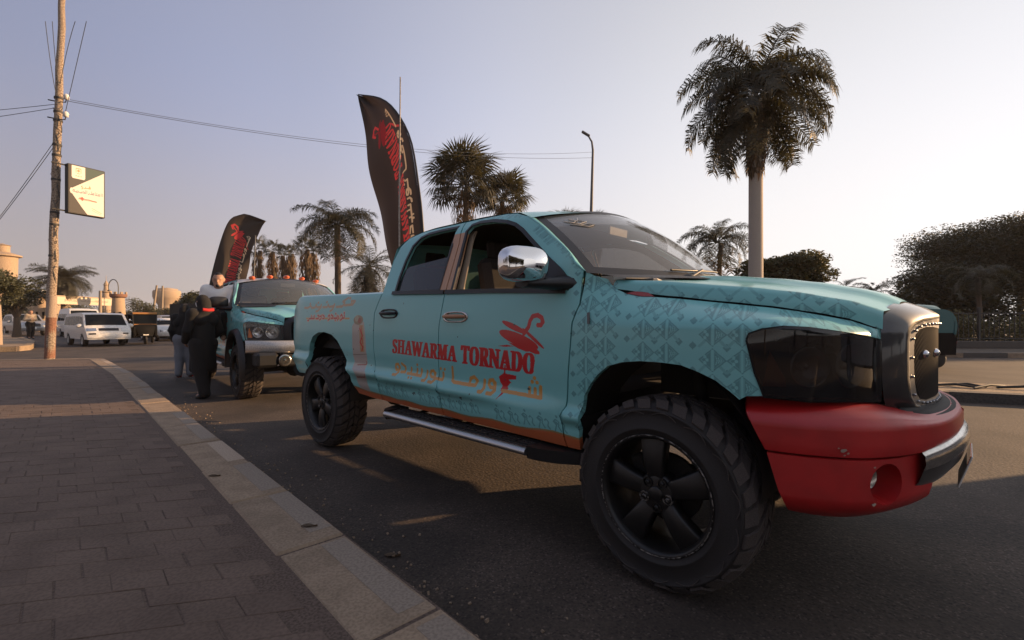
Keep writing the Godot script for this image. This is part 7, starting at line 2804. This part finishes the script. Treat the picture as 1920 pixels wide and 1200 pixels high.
	c.line(pv([.30, -.78, .5, -.84, .82, -.92]), .014, gold)
	var sm := mat(1, 1, 1, .6)
	sm.albedo_texture = c.tex()
	st = new_st()
	st.set_smooth_group(-1)
	for q in [[-1, -1], [1, -1], [1, 1], [-1, -1], [1, 1], [-1, 1]]:
		st.set_uv(Vector2(q[0] * .5 + .5, .5 - q[1] * .5))
		st.add_vertex(Vector3(q[0] * (wid * .5 - .03), q[1] * (hgt * .5 - .03), .094))
	obj("sign_face", st, sm, T)
	st = new_st()
	box(st, Vector3.ZERO, Vector3(wid, hgt, .18), Basis(), .012)
	obj("sign_case", st, M.iron, T)
	st = new_st()
	for y in [.46, -.46]:
		tube(st, [Vector3(-wid * .5, hgt * y, 0), Vector3(-wid * .5 - .32, hgt * y, 0)], .022, 6)
	obj("bracket", st, M.iron, T)
	# street lamp over the pickup
	var lb := at_px(1104, 600, 25.0)
	T = thing("street_lamp", "tall dark street lamp seen above the pickup's windscreen", "street lamp", Vector3(lb.x, 0, lb.z))
	st = new_st()
	tube(st, [Vector3(0, 0, 0), Vector3(.08, 5.0, 0), Vector3(.19, 9.2, 0), Vector3(.22, 10.3, 0), Vector3(.16, 10.75, 0), Vector3(-.02, 11.05, 0)], [.13, .10, .07, .06, .05, .04], 10)
	obj("post", st, M.lamp_grey, T)
	st = new_st()
	box(st, Vector3(-.16, 11.17, 0), Vector3(.50, .10, .22), Basis(Vector3.BACK, -.55), .035)
	obj("lamp_head", st, M.lamp_grey, T)
	# cables
	var top := func(y: float) -> Vector3: return base + up * ((y - .11) / 11.4)
	cable("long overhead cable from the utility pole across to the street lamp", top.call(7.55) + Vector3(.3, 0, .08), lb + Vector3(.2, 9.9 - lb.y, 0), .55, .008)
	cable("upper overhead cable running to the street lamp behind the tall flag", top.call(7.6) + Vector3(.3, 0, .08), lb + Vector3(.2, 10.2 - lb.y, 0), .62, .007)
	cable("overhead cable leaving the utility pole to the left, upper of two", top.call(7.5), Vector3(-30, 7.9, -15.5), .3)
	cable("overhead cable leaving the utility pole to the left, lower of two", top.call(7.4), Vector3(-30, 6.7, -15.0), .3)
	cable("slanting cable down to the left from the utility pole, left of a pair", top.call(6.55), Vector3(-16.2, 3.0, -13.9), .08)
	cable("slanting cable down to the left from the utility pole, right of a pair", top.call(6.40), Vector3(-16.0, 2.9, -13.7), .08)
	cable("cable rising to the upper left from the utility pole's insulator", top.call(7.5), at_px(85, 40, 12.9), .25)
	cable("cable rising left of the utility pole's top, inner one", top.call(7.9), at_px(98, 40, 13.0), .20)
	cable("cable rising right of the utility pole's top, inner one", top.call(7.9), at_px(141, 40, 13.0), -.15)
	cable("cable rising right of the utility pole's top, outer one", top.call(7.2) + Vector3(.3, 0, .1), at_px(162, 40, 12.6), .0)
	# the park fence on the right
	T = thing("park_fence", "dark iron railing on a low wall along the park at the right", "fence")
	var f0 := Vector3(11.0, .155, -18.6)
	var f1 := Vector3(40.0, .155, -17.6)
	st = new_st()
	var fb := Basis(Vector3.UP, -atan2(f1.z - f0.z, f1.x - f0.x))
	box(st, (f0 + f1) * .5 + Vector3(0, .14, 0), Vector3(f0.distance_to(f1), .28, .3), fb, .02)
	obj("wall", st, M.kerb_dark, T)
	var bar := new_st()
	box(bar, Vector3(0, .85, 0), Vector3(.022, 1.15, .022))
	bar.generate_normals()
	var bmesh := bar.commit()
	for i in 150:
		var o := objm("rail_bar", bmesh, M.iron, T)
		o.position = f0.lerp(f1, (i + .5) / 150.0)
	for y in [.38, 1.36]:
		st = new_st()
		box(st, (f0 + f1) * .5 + Vector3(0, y, 0), Vector3(f0.distance_to(f1), .04, .035), fb)
		obj("rail", st, M.iron, T)
	for i in 13:
		st = new_st()
		box(st, f0.lerp(f1, i / 12.0) + Vector3(0, .85, 0), Vector3(.09, 1.5, .09), fb, .01)
		obj("post", st, M.iron, T)
	# twigs on the island, litter and leaves
	for q in [[7.3, -7.72, .6, .5, "dark stick lying on the traffic island, leftmost"], [7.52, -7.75, .7, .45, "dark stick lying on the traffic island, second from left"], [7.75, -7.62, 2.8, .8, "long dark stick lying flat on the traffic island"], [8.15, -7.45, .35, .7, "dark stick lying on the traffic island, rightmost"]]:
		st = new_st()
		var d: Vector3 = Vector3(cos(q[2]), 0, sin(q[2])) * q[3] * .5
		tube(st, [Vector3(q[0], .168, q[1]) - d, Vector3(q[0], .20, q[1]), Vector3(q[0], .168, q[1]) + d], [.02, .024, .016], 6)
		tag(obj("stick", st, M.iron), q[4], "stick", "sticks on the traffic island")
	for q in [[402, 893, .137, "brown dry leaf where the kerb meets the pavers"], [580, 987, .14, "curled brown leaf on the kerb"], [736, 1042, .004, "brown dry leaf on the road by the kerb"], [560, 1101, .006, "small pale scrap on the road by the kerb"]]:
		var k: float = (1.255 - q[2]) * 880.0 / (q[1] - 600.0)
		var p := at_px(q[0], q[1], k)
		st = new_st()
		var rows := []
		for i in 6:
			var t := i / 5.0
			var w2 := .020 * sin(PI * (.08 + .86 * t))
			rows.append([p + Vector3(-.045 + .09 * t, .004 + .006 * sin(t * 5.0), -w2), p + Vector3(-.045 + .09 * t, .001, 0), p + Vector3(-.045 + .09 * t, .006 + .008 * t, w2)])
		grid(st, rows)
		var m: Material = M.leaf_dry[1] if q[0] != 560 else M.paper
		tag(obj("dry_leaf", st, m), q[3], "leaf", "leaves lying about")
